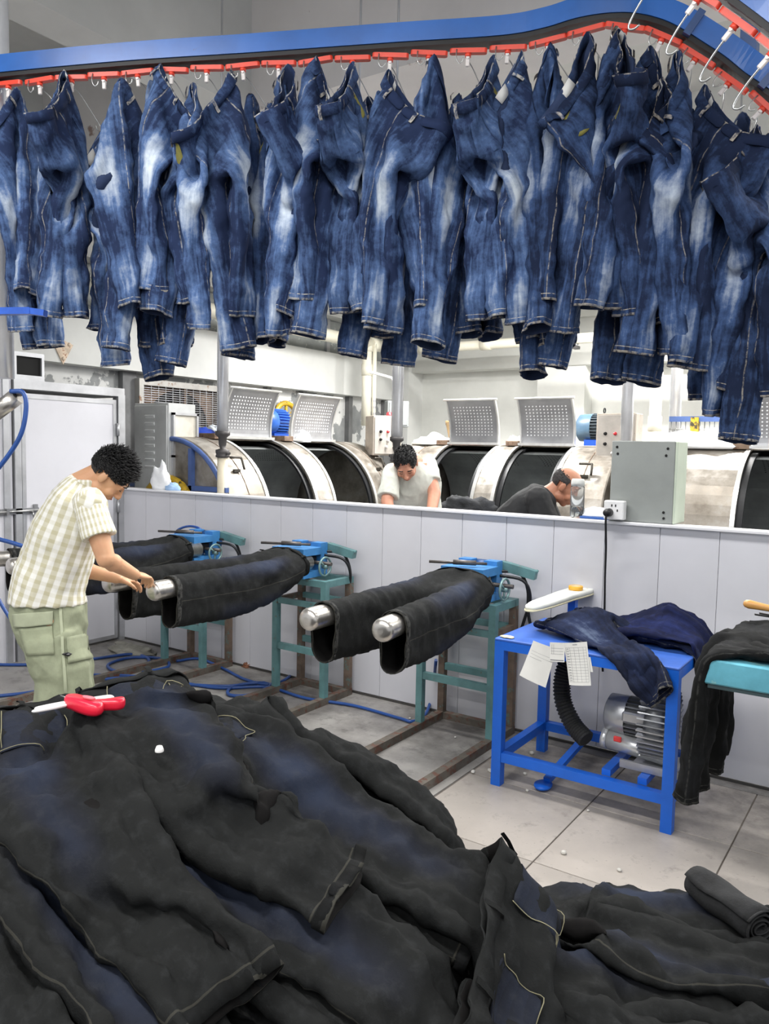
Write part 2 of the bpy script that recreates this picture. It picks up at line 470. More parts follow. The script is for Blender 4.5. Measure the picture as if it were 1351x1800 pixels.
for s_ in (3.27,):
    p, t = path_at(RAIL, s_)
    at_root(MB().bar(p+Vector((0,0,.03)), Vector((p.x, p.y, CEIL-.005)), .05, .05), rail).build('ceiling_hanger', paint('bracket_blue', rgb(38, 70, 120), 0.4), rail)

def link_mesh():
    m = MB(); L, w, h = .132, .022, .016
    ring = []
    for k in range(20):
        a = 2*PI*k/20; ring.append((math.copysign(L/2-w/2, math.cos(a)) + w/2*math.cos(a), w/2*math.sin(a)))
    m.loft([[Vector((x, y, -h/2)) for x, y in ring], [Vector((x, y, h/2)) for x, y in ring]], smooth=False)
    m.tube([(0.0, 0, -.008), (0.0, 0, -.02)], .011, 10)
    return m.mesh('chain_link', M_red)
def clip_mesh():
    m = MB(); m.cbox((0, 0, -.035), (.014, .010, .034), b=.002); m.tube([(0, -.009, -.022), (0, .009, -.022)], .006, 8)
    return m.mesh('clip', M_clip)
def hook_mesh():
    m = MB()
    m.tube(spline([(0, 0, -.03), (.02, .03, -.05), (.075, .07, -.145), (.086, .073, -.165), (.083, .066, -.178), (.074, .058, -.172), (.07, .055, -.158)], 4), .0019, 6)
    return m.mesh('hook', M_wire)
def jhook_mesh():
    m = MB()
    m.tube(spline([(-.04, -.012, .002), (-.04, -.018, -.018), (-.036, -.02, -.038), (-.026, -.02, -.048), (-.016, -.02, -.04), (-.014, -.02, -.03)], 4), .0022, 6)
    return m.mesh('front_hook', M_wire)
LINK, CLIP, HOOK, JHOOK = link_mesh(), clip_mesh(), hook_mesh(), jhook_mesh()
chain = empty('conveyor_chain', RAIL[0], 0, 'chain of red plastic links with wire hooks running under the long blue rail', 'chain')
_L = path_len(RAIL); s_ = 0.06; rng = random.Random(3); LINKS = []
while s_ < _L-.05:
    p, t = path_at(RAIL, s_); sd = Vector((0, 0, 1)).cross(t).normalized(); up = t.cross(sd)
    R_ = Matrix((t, sd, up)).transposed()
    yaw = Matrix.Rotation(rng.uniform(-.12, .12), 3, 'Z') @ Matrix.Rotation(rng.uniform(-.08, .08), 3, 'Y')
    lk = link('chain_link', LINK, chain); mm = (R_ @ yaw).to_4x4(); mm.translation = p-up*.062-Vector(chain.location)
    lk.matrix_local = mm
    link('clip', CLIP, lk); link('hook', HOOK, lk); link('front_hook', JHOOK, lk)
    LINKS.append(p-up*.062)
    s_ += .139
# second run of the conveyor, upper right
R2 = [at_d(1180, -95, 2.15), at_d(1290, -30, 2.08), at_d(1351, 12, 2.03), at_d(1460, 95, 1.95)]
rail2 = empty('conveyor_rail', R2[0], 0, 'short stretch of blue conveyor rail in the upper right corner', 'rail')
at_root(sweep(R2, [(-.032,-.03),(.032,-.03),(.032,.036),(-.032,.036)]), rail2).build('rail_beam', M_railblue, rail2)
at_root(sweep(R2, [(-.027,-.046),(.027,-.046),(.027,-.03),(-.027,-.03)]), rail2).build('rail_slot', M_railblack, rail2)
at_root(MB().bar(R2[0]+Vector((0,0,.03)), Vector((R2[0].x, R2[0].y, CEIL-.005)), .05, .05), rail2).build('ceiling_hanger', MATS['bracket_blue'], rail2)
chain2 = empty('conveyor_chain', R2[0], 0, 'red links with empty hooks under the corner rail at upper right', 'chain')
HK2 = MB().tube(spline([(0, 0, -.03), (.004, 0, -.09), (.012, .0, -.135), (.022, 0, -.152), (.036, 0, -.146), (.042, 0, -.13)], 4), .003, 6).mesh('hook', M_wire)
s_ = .02
while s_ < path_len(R2):
    p, t = path_at(R2, s_); sd = Vector((0, 0, 1)).cross(t).normalized(); up = t.cross(sd)
    lk = link('chain_link', LINK, chain2); mm = Matrix((t, sd, up)).transposed().to_4x4(); mm.translation = p-up*.062-Vector(chain2.location)
    lk.matrix_local = mm
    c_ = link('clip', CLIP, lk)
    h_ = link('hook', HK2, lk)
    s_ += .139
# blue arm at the left frame edge
arm = empty('bracket_arm', at_d(0, 552, 2.6), 0, 'blue flat steel arm poking in under the jeans at the left edge', 'bracket')
a0, a1, a2 = at_d(-60, 548, 2.6), at_d(55, 547, 2.6), at_d(80, 551, 2.6)
m = MB(); m.bar(a0, a1, .03, .022); m.bar(a1-Vector((.003,0,0)), a2, .03, .02)
at_root(m, arm).build('arm', paint('arm_blue', rgb(40, 90, 190), 0.35, var=.15, wear=rgb(150,155,160), wear_amt=.6), arm)

# ================================================================ WASHING DRUMS
def steel_material(name, a, b, c, rough=0.38, sc=3.0):
    t = NT(name); co = t.coord('Object')
    n1 = t.noise(co, sc, 8, 0.7); n2 = t.noise(co, sc*4, 6, 0.7)
    col = t.ramp(n1, [(0.33, a), (0.5, b), (0.68, c)])
    r = t.ramp(n2, [(0.3, (rough-.1,)*3+(1,)), (0.7, (rough+.2,)*3+(1,))])
    return t.done(col, r, 0.75, t.bump(n2, .08, .003))
M_drum = steel_material('drum_steel', rgb(104, 96, 86), rgb(146, 140, 131), rgb(184, 180, 174), .45)
M_lid = paint('lid_steel', rgb(166, 167, 170), 0.35, 0.7, var=0.08, scale=5)
M_inner = paint('inner_drum', rgb(150, 154, 154), 0.5, 0.2, var=0.1, scale=4)
M_hole = paint('perforation', rgb(228, 230, 232), 0.6, var=0.02)
M_holedark = paint('perforation_dark', rgb(40, 42, 42), 0.7, var=0.02)
M_rust = paint('rusty_brown', rgb(120, 100, 84), 0.7, 0.2, var=0.2, scale=12, wear=rgb(90, 64, 48), wear_amt=.55)
M_tan = paint('control_tan', rgb(186, 176, 164), 0.45, 0.3, var=0.1, scale=5, wear=rgb(150, 134, 118), wear_amt=.6)

def cyl_shell(m, x0, x1, r, a0, a1, n, th, mi=0):
    """curved plate of a drum, axis along local x, angle measured from front (-y) over the top"""
    def P(x, a, rr): return Vector((x, -rr*math.cos(a), rr*math.sin(a)))
    ro, ri = r, r-th
    for i in range(n):
        b0 = a0+(a1-a0)*i/n; b1 = a0+(a1-a0)*(i+1)/n
        vs = [P(x0,b0,ro),P(x1,b0,ro),P(x1,b1,ro),P(x0,b1,ro),P(x0,b0,ri),P(x1,b0,ri),P(x1,b1,ri),P(x0,b1,ri)]
        fs = [(0,1,2,3),(7,6,5,4),(0,3,7,4),(1,5,6,2)]
        if i == 0: fs.append((0,4,5,1))
        if i == n-1: fs.append((3,2,6,7))
        m.add(vs, fs, mi, False)
    return m
def washer(name, loc, rz, x_ends, doors, label, r=.75, zc=.93, end_open=False):
    """belly washer: local x along the axis, front towards local -y"""
    t = empty(name, loc, rz, label, 'washing machine')
    A0, A1 = rad(6), rad(80)          # door opening angles
    xs = [x_ends[0]] + [q for d in doors for q in d] + [x_ends[1]]
    body = MB()
    for i in range(0, len(xs), 2):
        cyl_shell(body, xs[i], xs[i+1], r, rad(-90), rad(200), 44, .012)
    for d0, d1 in doors:
        cyl_shell(body, d0, d1, r, A1, rad(200), 16, .012)
        cyl_shell(body, d0, d1, r, rad(-90), A0, 10, .012)
    if not end_open:
        for x in x_ends:
            body.lathe([(r, 0), (r-.01, .01 if x == x_ends[1] else -.01), (.0, .012 if x == x_ends[1] else -.012)], 40, M=Matrix.Translation((x, 0, 0)) @ Matrix.Rotation(PI/2, 4, 'Y'), smooth=False)
    for v in range(len(body.v)): body.v[v] = (body.v[v][0], body.v[v][1], body.v[v][2]+zc)
    body.build('drum_shell', M_drum, t)
    def up(m):
        m.v = [(a, b, c+zc) for a, b, c in m.v]; return m
    for i, x in enumerate(xs[1:-1]):
        s = 1 if i % 2 == 0 else -1
        mm = cyl_shell(MB(), x-.035 if s > 0 else x, x if s > 0 else x+.035, r+.008, rad(-10), rad(88), 30, .008)
        up(mm).build('door_rim', paint('rim_steel', rgb(222, 222, 220), .3, .75, var=.08), t)
        mm = cyl_shell(MB(), x if s > 0 else x-.05, x+.05 if s > 0 else x, r-.03, rad(0), rad(88), 30, .02)
        up(mm).build('door_seal', M_railblack, t)
    # inner basket
    ib = MB(); cyl_shell(ib, xs[0]+.03, xs[-1]-.03, r-.07, rad(75), rad(330), 40, .006)
    ibo = up(ib).build('inner_basket', M_inner, t)
    for d0, d1 in doors:
        hm = MB(); nx = int((d1-d0)/.035)
        for i in range(nx):
            for j in range(16):
                a = rad(84)+j*.05; x = d0+.03+i*(d1-d0-.06)/(nx-1); rr = r-.0775
                c = Vector((x, -rr*math.cos(a), rr*math.sin(a)+zc)); ta = Vector((0, math.sin(a), math.cos(a)))*.006; sx = Vector((.006, 0, 0))
                hm.add([c-sx-ta, c+sx-ta, c+sx+ta, c-sx+ta], [(0,1,2,3)])
        ho = hm.build('perforations', M_holedark, ibo); tag(ho, kind='stuff')
        # lid: curved plate standing open above the opening
        w = d1-d0; hl = .66
        lid = empty('lid', (d0+w/2, -math.cos(rad(78))*r*1.0-.02, zc+math.sin(rad(78))*r+.02)); lid.parent = t
        P = []
        for k in range(13):
            f_ = k/12; z = f_*.44; y = .02 - .16*f_*f_ + .05*f_
            P.append((y, z))
        m = MB()
        m.loft([[Vector((x, y-.0, z)) for y, z in P] + [Vector((x, y+.014, z+.004)) for y, z in P[::-1]] for x in (-w/2, w/2)], smooth=False)
        m.build('lid_plate', M_lid, lid)
        e = MB()
        for s in (-1, 1):
            e.loft([[Vector((s*(w/2)+dx, y-.012, z)) for y, z in P] + [Vector((s*(w/2)+dx, y+.022, z)) for y, z in P[::-1]] for dx in (-.008, .008)], smooth=False)
        y, z = P[-1]; e.tube([(-w/2-.03, y, z), (w/2+.03, y, z)], .012, 8)
        e.box((-w/2-.02, -.02, -.012), (w/2+.02, .03, .012))
        e.build('lid_edge', paint('rim_steel', rgb(222, 222, 220), .3), lid)
        h = MB(); nx = int((w-.14)/.033)
        for i in range(nx):
            for k in range(10):
                f_ = .2+k*.07; y = .02-.16*f_*f_+.05*f_-.0015; z = f_*.44; x = -(w-.14)/2+i*(w-.14)/(nx-1)
                h.add([(x-.006, y, z-.006), (x+.006, y, z-.006), (x+.006, y-.001, z+.006), (x-.006, y-.001, z+.006)], [(0,1,2,3)])
        ho = h.build('perforations', M_hole, lid); tag(ho, kind='stuff')
        # hinge block and sill
        MB().cbox((d0-.08, -.1, zc+r+.01), (.13, .2, .05), b=.004).build('hinge_block', M_rust, t)
        MB().box((d0-.06, -r-.10, zc-.12), (d1+.06, -r+.08, zc+.075)).build('door_sill', paint('sill_steel', rgb(190, 190, 186), .35, .6, var=.1), t)
    # weld seams
    for x in (x_ends[0]+.22, x_ends[1]-.22):
        mm = cyl_shell(MB(), x, x+.006, r+.003, rad(-30), rad(120), 30, .003)
        up(mm).build('weld_seam', M_rust, t)
    # side latch handle
    for x in (x_ends[0]+.12, x_ends[1]-.26):
        a = rad(42); c = Vector((x, -(r+.03)*math.cos(a), (r+.03)*math.sin(a)+zc))
        m = MB(); m.tube(spline([c+Vector((.0, 0, .06)), c+Vector((.1, 0, .06)), c+Vector((.12, -.01, .05)), c+Vector((.125, -.04, -.04))], 3), .010, 8)
        m.bar(c+Vector((.02, -.02, -.05)), c+Vector((.09, -.02, -.05)), .02, .025)
        m.build('latch', paint('latch_dark', rgb(70, 66, 60), .5, .5), t)
    # stand
    for x in (x_ends[0]+.1, x_ends[1]-.1):
        MB().box((x-.05, -.6, 0), (x+.05, .6, zc-r*.72)).build('stand', paint('stand_blue', rgb(52, 92, 150), .5), t)
    return t

# left row: axis along world Y (local x -> +Y, front -> +X)
def left_loc(): return (-5.33, 0, 0)
w1 = washer('washing_machine', (-5.33, 4.56, 0), PI/2, (0, 2.45), [(.45, 1.06), (1.36, 2.0)], 'long steel drum washer with two open lids by the peeling wall')
# open end frame of the left drum (blue bars, dark void)
m = MB(); m.lathe([(.70, -.004), (0.0, -.004)], 40, M=Matrix.Translation((-.006, 0, .93)) @ Matrix.Rotation(PI/2, 4, 'Y'), smooth=False)
m.build('end_recess', paint('void_grey', rgb(62, 60, 58), .8, var=.15), w1)
m = MB(); m.tube([(-.03, .73*math.cos(2*PI*k/48), .93+.73*math.sin(2*PI*k/48)) for k in range(48)], .022, 6, closed=True)
m.bar((-.03, -.28, .3), (-.03, -.28, 1.58), .04); m.bar((-.03, -.7, 1.25), (-.03, .5, 1.25), .04)
m.build('end_frame', paint('frame_blue', rgb(72, 96, 150), .45, var=.1), w1)
m = MB(); m.tube([(-.06, -.02+.32*math.cos(2*PI*k/32), 1.0+.32*math.sin(2*PI*k/32)) for k in range(32)], .035, 8, closed=True)
m.build('pulley_wheel', paint('pulley_yellow', rgb(196, 160, 40), .45, var=.2, wear=rgb(60, 56, 40), wear_amt=.55), w1)
# back row: axis along world X, front towards -Y
w2 = washer('washing_machine', (-4.6, 7.4, 0), 0, (0, 2.30), [(.47, 1.02), (1.27, 1.82)], 'steel drum washer with two open lids in front of the white pillar')
w3 = washer('washing_machine', (-2.05, 7.4, 0), 0, (0, 2.6), [(.83, 1.45), (1.75, 2.35)], 'steel drum washer at right edge beyond the grey electrical box')

# ---- drive motors, control boxes, things on the drums
def motor(loc, rz, label, c_body, c_fin):
    t = empty('drive_motor', loc, rz, label, 'motor')
    M_ = Matrix.Rotation(PI/2, 4, 'Y')
    MB().lathe([(0, -.26), (.10, -.26), (.135, -.235), (.14, -.12), (.14, -.10)], 28, M=M_).build('fan_cover', c_body, t)
    m = MB(); m.lathe([(.115, -.11), (.115, .16), (.10, .19), (0, .19)], 28, M=M_)
    for k in range(28):
        a = 2*PI*k/28
        m.bar((-.10, .13*math.cos(a), .13*math.sin(a)), (.15, .13*math.cos(a), .13*math.sin(a)), .03, .008, up=(0, -math.sin(a), math.cos(a)))
    m.build('finned_body', c_fin, t)
    MB().box((-.16, -.11, -.2), (.14, .11, -.12)).build('foot', paint('foot_blue', rgb(30, 84, 190), .4), t)
    MB().tube([(0, .025*math.cos(2*PI*k/14), .17+.025*math.sin(2*PI*k/14)) for k in range(14)], .006, 6, closed=True).build('lifting_eye', M_dark, t)
    return t
c1 = paint('motor_blue', rgb(84, 112, 136), .4, var=.1); c2 = paint('motor_fins', rgb(72, 84, 92), .5, var=.1)
mo = motor((-2.66, 7.72, 1.86), 0, 'grey-blue electric motor with cooling fins on the back drum', c1, c2)
MB().box((-.2, -.16, -.24), (.3, .16, -.2)).build('mount_plate', M_rust, mo)
mo2 = motor((-5.75, 6.30, 1.87), rad(100), 'bright blue motor between the two raised lids of the left drum', paint('motor_bright', rgb(58, 108, 196), .4), paint('motor_bright', rgb(58, 108, 196), .4))
t = empty('belt_pulley', (-5.98, 6.75, 1.9), 0, 'yellow belt pulley wheel behind the lids of the left drum', 'pulley')
m = MB(); m.tube([(0, .2*math.cos(2*PI*k/32), .2*math.sin(2*PI*k/32)) for k in range(32)], .03, 8, closed=True); m.build('rim', paint('pulley_yellow', rgb(196, 160, 40), .45), t)
m = MB()
for k in range(4):
    a = PI*k/4; m.bar((0, -.19*math.cos(a), -.19*math.sin(a)), (0, .19*math.cos(a), .19*math.sin(a)), .03, .02)
m.build('spokes', MATS['pulley_yellow'], t)
MB().box((-.03, -.05, -.24), (.03, .05, 0)).build('bearing_stand', M_rust, t)

def control_box(name, loc, rz, size, label, col):
    t = empty(name, loc, rz, label, 'control box')
    sx, sy, sz = size
    MB().cbox((0, 0, 0), size, b=.006).build('housing', col, t)
    MB().cbox((0, -sy/2-.004, 0), (sx-.03, .01, sz-.03), b=.003).build('front_panel', paint('panel_tan', rgb(178, 172, 164), .4, .2, var=.08, scale=6), t)
    rg = random.Random(int(sx*1000))
    for i, (x, z) in enumerate(((-.25, .1), (0, .1), (.22, .14), (-.25, -.1), (.0, -.12), (.22, -.12), (-.05, -.28), (.22, -.3))):
        c = [M_dark, paint('lamp_red', rgb(206, 52, 58), .35), paint('lamp_red', rgb(206, 52, 58), .35), M_dark, M_clip, M_dark, M_clip, M_dark][i]
        MB().lathe([(.0, .022), (.012, .022), (.016, .0)], 12, M=Matrix.Translation((x*sx, -sy/2-.009, z*sz)) @ Matrix.Rotation(PI/2, 4, 'X')).build('push_button', c, t)
    MB().lathe([(0, .05), (.03, .04), (.036, 0)], 16, M=Matrix.Translation((sx*.2, 0, sz/2))).build('alarm_lamp', MATS['lamp_red'], t)
    MB().tube([(-sx*.35, 0, -sz/2), (-sx*.35, 0, -sz/2-.12), (-sx*.35, .1, -sz/2-.2)], .02, 8).build('support_arm', M_rust, t)
    return t
cb1 = control_box('control_box', (-4.83, 7.02, 1.75), rad(58), (.33, .22, .42), 'tan control box with red lamps at end of the left drum', M_tan)
cb2 = control_box('control_box', (-2.32, 7.15, 1.74), 0, (.36, .2, .46), 'grey control box with two red buttons in front of the finned motor', M_tan)
t = empty('junction_box', (-5.15, 7.75, 2.02), rad(50), 'small grey junction box under white conduit behind the tan control box', 'electrical box')
MB().cbox((0, 0, 0), (.26, .14, .3), b=.006).build('housing', paint('box_grey', rgb(140, 144, 144), .5), t)
MB().cbox((0, -.075, 0), (.22, .01, .26), b=.003).build('cover', MATS['box_grey'], t)
MB().box((-.03, -.03, -2.02), (.03, .03, -.15)).build('mounting_post', MATS['box_grey'], t)
MB().tube(spline([(-.04, 0, .15), (-.04, 0, .36), (-.06, 0, .4), (-.1, -.02, .42), (-.38, -.15, .46)], 4), .016, 8).build('conduit', M_lampwhite, t)

# items lying on top of the drums
def crumpled(name, loc, size, mat_, label, cat, seed=0, amp=.35, group=None):
    m = MB(); n, k = 20, 12; rings = []
    for i in range(k+1):
        ph = PI/2*(i/k); ring = []
        for j in range(n):
            a = 2*PI*j/n
            d = Vector((math.cos(a)*math.sin(ph+.0001), math.sin(a)*math.sin(ph+.0001), math.cos(ph)))
            q = 1 + amp*(mnoise.fractal(d*2.2+Vector((seed*3.1, 0, seed)), 1.0, 2.0, 4))
            z = max(0, d.z*q)
            ring.append(Vector((d.x*q*size[0], d.y*q*size[1], z*size[2])))
        rings.append(ring)
    m.loft(rings, cap=True)
    o = m.build(name, mat_, None, loc); tag(o, label, cat, group)
    return o
M_bag = paint('white_bag', rgb(236, 238, 240), .5, var=.04, bump=.3)
crumpled('plastic_bag', (-1.62, 7.38, 1.665), (.42, .22, .16), M_bag, 'crumpled white plastic sheet lying on the right drum', 'bag', 1)
crumpled('sack', (-4.42, 7.38, 1.665), (.25, .2, .11), paint('sack_white', rgb(232, 230, 222), .7, var=.06, bump=.3), 'white woven sack on the back drum beside the brown bucket', 'sack', 2)
crumpled('orange_cloth', (-4.0, 7.5, 1.66), (.13, .1, .07), paint('orange_cloth', rgb(240, 104, 40), .8), 'small orange cloth on the drum next to the bucket', 'cloth', 3)
crumpled('white_pouch', (-3.47, 7.45, 1.67), (.10, .1, .1), paint('pouch_cream', rgb(226, 224, 208), .7), 'cream pouch on the band between the two back lids', 'bag', 4)
crumpled('blue_cloth', (-5.45, 4.98, 1.665), (.16, .16, .10), paint('cloth_blue', rgb(40, 76, 190), .7), 'bright blue cloth on top of the left drum near the cabinet', 'cloth', 5)
crumpled('dark_cloth', (-5.35, 5.48, 1.67), (.14, .18, .13), paint('cloth_darkblue', rgb(52, 66, 84), .8), 'dark blue-grey rag on the left drum behind the thin valve pipe', 'cloth', 6)
crumpled('pale_cloth', (-5.62, 5.36, 1.64), (.12, .14, .17), paint('cloth_pale', rgb(206, 214, 222), .8), 'pale grey rag behind the dark rag on the left drum', 'cloth', 7)
crumpled('red_cloth', (-5.5, 5.86, 1.66), (.07, .08, .12), paint('cloth_red', rgb(214, 44, 44), .7), 'small red cloth on the left drum beside the first raised lid', 'cloth', 8)
crumpled('white_rag', (-5.2, 6.1, 1.66), (.08, .12, .12), M_bag, 'white rag on the left drum between its two lids', 'cloth', 9)
# bucket
t = empty('bucket', (-4.22, 7.62, 1.66), 0, 'brown plastic bucket standing on the back drum', 'bucket')
cbk = paint('bucket_brown', rgb(150, 124, 88), .5, var=.06)
MB().lathe([(0, .02), (.105, .02), (.11, .0), (.165, .245), (.172, .26), (.16, .262), (.15, .24), (.10, .03), (0, .03)], 28).build('pail', cbk, t)
MB().tube(arc_pts((0, 0, .25), .168, 0, PI, 20, (1, 0, 0), (0, -.75, -.35)), .004, 6).build('handle', M_wire, t)
for s in (-1, 1): MB().cbox((s*.165, 0, .25), (.03, .05, .05), b=.004).build('handle_lug', cbk, t)
# wire guard basket near the right pipes
t = empty('wire_guard', (-1.72, 7.75, 1.66), 0, 'wire mesh guard with yellow upright behind the grey electrical box', 'guard')
for sx in np.linspace(-.3, .3, 15): MB().tube([(sx, 0, 0), (sx, 0, .26)], .005, 5).build('wire', M_wire, t)
for z in (.0, .1, .19, .27): MB().tube([(-.32, 0, z), (.32, 0, z)], .005, 5).build('wire', M_wire, t)
MB().box((-.32, -.01, .26), (.32, .01, .31)).build('top_strip', paint('strip_blue', rgb(78, 104, 160), .5), t)
MB().box((-.12, -.03, 0), (-.05, .02, .3)).build('upright', MATS['pulley_yellow'], t)

# ================================================================ PIPES
M_pvc = paint('pvc_cream', rgb(236, 232, 214), .35, var=.03)
M_lag = paint('lagged_pipe', rgb(214, 216, 220), .25, .45, var=.05)
M_valve = paint('valve_iron', rgb(72, 70, 70), .5, .4, var=.15)
M_cable = paint('pipe_stub', rgb(196, 188, 168), .5, var=.08)
def clad_pipe(x, y, z0, r, label, stub=True):
    t = empty('steam_pipe', (x, y, 0), 0, label, 'pipe')
    MB().tube([(0, 0, z0), (0, 0, CEIL-.01)], r, 16).build('cladding', M_lag, t)
    if stub:
        m = MB(); m.lathe([(0, z0+.01), (.06, z0+.01), (.06, z0-.02), (.035, z0-.04), (.03, z0-.10), (.02, z0-.13), (.055, z0-.14), (.055, z0-.165), (.05, z0-.175), (.055, z0-.185), (.055, z0-.2), (.02, z0-.21), (.02, z0-.24), (0, z0-.24)], 16)
        m.tube([(-.07, 0, z0-.15), (.08, 0, z0-.17)], .012, 8)
        m.build('valve', M_valve, t)
        MB().tube([(0, 0, .0), (0, 0, z0-.2)], .042, 14).build('stub_pipe', M_cable, t)
    return t
p = at_d(388, 760, 6.36); clad_pipe(p.x+.02, p.y, p.z, .045, 'bright metal-clad steam pipe with a dark valve, left of the lids')
p = at_d(697, 770, 6.7); clad_pipe(p.x, p.y, p.z, .05, 'bright metal-clad steam pipe behind the worker in the grey tee')
p = at_d(1100, 768, 6.7); clad_pipe(p.x, p.y, 1.2, .05, 'bright metal-clad pipe rising behind the grey electrical box', False)
p = at_d(1184, 768, 8.2); clad_pipe(p.x, p.y, 1.2, .06, 'far metal-clad pipe against the back wall with a rusty wall stain', False)
def pvc(name, pts, r, label, extra=None):
    t = empty(name, pts[0], 0, label, 'pipe')
    at_root(MB().tube(pts, r, 14), t).build('pipe_run', M_pvc, t)
    for q, d in (extra or []):
        at_root(MB().tube([Vector(q)-Vector(d)*.07, Vector(q)+Vector(d)*.07], r*1.16, 14), t).build('coupling', M_pvc, t)
    return t
# big pvc main along the left wall then the back wall
za = 2.86
q0 = at_x(420, 560, -5.9); 
c0 = at_y(720, 613, 8.9)
pvc('drain_main', [(-5.9, 4.2, 2.93), (-5.9, 8.75, 2.93)], .075, 'thick cream drain pipe running along the left wall above the lintel', [((-5.9, 6.3, 2.93), (0, 1, 0)), ((-5.9, 8.3, 2.93), (0, 1, 0))])
pvc('drain_main', [(-5.9, 8.75, 2.93), (-5.8, 8.9, 2.93), (2.5, 8.9, 2.93)], .06, 'cream drain pipe running along the back wall under the jeans hems', [((-5.5, 8.9, 2.93), (1, 0, 0)), ((-4.6, 8.9, 2.93), (1, 0, 0)), ((-2.9, 8.9, 2.93), (1, 0, 0))])
p = at_x(643, 735, -5.9); t = pvc('down_pipe', [(p.x, p.y, 1.9), (p.x, p.y, 2.93)], .06, 'thick cream down pipe dropping to the tan control box', [((p.x, p.y, 2.6), (0, 0, 1)), ((p.x, p.y, 2.9), (0, 0, 1))])
p = at_x(656, 735, -5.84); t = pvc('down_pipe', [(p.x, p.y, 1.8), (p.x, p.y, 2.93)], .028, 'thin white pipe with blue rings beside the thick cream down pipe')
for z in (2.2, 2.12, 2.04): at_root(MB().tube([(p.x, p.y, z), (p.x, p.y, z+.03)], .028, 12), t).build('blue_ring', paint('ring_blue', rgb(48, 72, 150), .5), t)
p = at_d(1149, 770, 7.55); pvc('down_pipe', [(p.x, p.y, 0.005), (p.x, p.y, 3.0)], .055, 'cream down pipe between two metal-clad pipes near the grey box', [((p.x, p.y, 1.9), (0, 0, 1))])
p = at_d(781, 625, 8.6); pvc('drop_rod', [(p.x, p.y, p.z), (p.x, p.y, CEIL-.004)], .022, 'thin white drop rod coming down to the back drain pipe')
p = at_d(627, 575, 8.0); pvc('drop_rod', [(p.x, p.y, 2.9), (p.x, p.y, CEIL-.004)], .022, 'thin white drop rod hanging beside the far hanging jeans')
# pipe clamps
for i, (u, v) in enumerate(((1012, 612), (783, 620))):
    p = at_y(u, v, 8.9); t = empty('pipe_clamp', (p.x, 8.9, 2.93), 0, ['steel hanger clamp on the back drain pipe left of the pillar', 'steel hanger clamp on the back drain pipe by the pillar'][1-i], 'clamp')
    m = MB(); m.tube([(0, .075*math.cos(2*PI*k/20), .075*math.sin(2*PI*k/20)) for k in range(20)], .012, 6, closed=True); m.build('ring', M_lag, t)
    MB().tube([(0, 0, .07), (0, 0, .5)], .008, 6).build('rod', M_lag, t); MB().box((-.03, -.05, -.12), (.03, .05, -.085)).build('foot', M_valve, t)

# triangular old wall bracket, dark monitor, exhaust fan, cabinet
p = at_x(106, 608, WX+.16)
o = MB().loft([[Vector((x, -.12, .10)), Vector((x, .12, .02)), Vector((x, .02, -.16))] for x in (0, .012)], smooth=False)
for yy, zz in ((-.09, .07), (.08, .02), (.02, -.11)): o.lathe([(0, .022), (.016, .02), (.018, .01)], 10, M=Matrix.Translation((0, yy, zz)) @ Matrix.Rotation(PI/2, 4, 'Y'))
tag(o.build('wall_plate', paint('plate_rust', rgb(214, 196, 176), .7, .2, var=.12, scale=14, wear=rgb(150, 96, 62), wear_amt=.55), None, (WX+.16, p.y, p.z)), 'rusty triangular anchor plate on the white lintel beam', 'plate')
t = empty('vent_box', (-5.75, 3.62, 2.13), 0, 'dark square vent opening in a steel frame above the white door', 'vent')
a, b = at_x(20, 617, -5.44), at_x(74, 660, -5.44)
t.location = (-5.41, (a.y+b.y)/2, 2.052)
hy = (b.y-a.y)/2; hz = (a.z-2.052)
m = MB(); m.box((-.1, -hy, .035), (0, -hy+.02, hz-.03)); m.box((-.1, hy-.02, .035), (0, hy, hz-.03)); m.box((-.1, -hy, hz-.03), (0, hy, hz)); m.box((-.1, -hy, 0), (0, hy, .035)); m.build('frame', M_alu, t)
MB().box((-.1, -hy+.02, .035), (-.02, hy-.02, hz-.03)).build('dark_panel', M_dark, t)
# exhaust fan in the left wall
t = empty('exhaust_fan', (WX+.06, 5.62, 1.75), 0, 'large wall exhaust fan behind a rusty wire grille', 'fan')
hw = .56
m = MB(); m.box((-.05, -hw, .44), (.06, hw, .5)); m.box((-.05, -hw, -.5), (.06, hw, -.44)); m.box((-.05, -hw, -.44), (.06, -hw+.05, .44)); m.box((-.05, hw-.05, -.44), (.06, hw, .44))
m.build('frame', paint('fan_frame', rgb(172, 170, 166), .5, .3, wear=rgb(130, 100, 76), wear_amt=.58), t)
MB().box((-.06, -hw, -.5), (-.05, hw, .5)).build('dark_throat', M_dark, t)
m = MB(); ring = []
N = 40
for k in range(N):
    a = 2*PI*k/N; c, s = math.cos(a), math.sin(a); sc_ = .55/max(abs(c), abs(s)); r_ = .42
    ring.append((Vector((-.03, r_*c, r_*s)), Vector((-.03, max(-hw+.05, min(hw-.05, sc_*c)), max(-.44, min(.44, sc_*s))))))
m.add([p for a in ring for p in a], [(2*k, 2*k+1, 2*((k+1) % N)+1, 2*((k+1) % N)) for k in range(N)])
m.build('shroud', M_rust, t)
for k in range(5):
    a = 2*PI*k/5+.3; c, s = math.cos(a), math.sin(a)
    MB().add([(-.045, .06*c-.03*s, .06*s+.03*c), (-.02, .38*c-.10*s, .38*s+.10*c), (-.045, .38*c+.10*s, .38*s-.10*c), (-.03, .06*c+.03*s, .06*s-.03*c)], [(0,1,2,3)]).build('blade', paint('blade_grey', rgb(60, 56, 52), .5, .4), t)
m = MB()
for i in range(40): z = -.44+.88*i/39; m.tube([(.045, -hw+.04, z), (.045, hw-.04, z)], .0035, 4, cap=False)
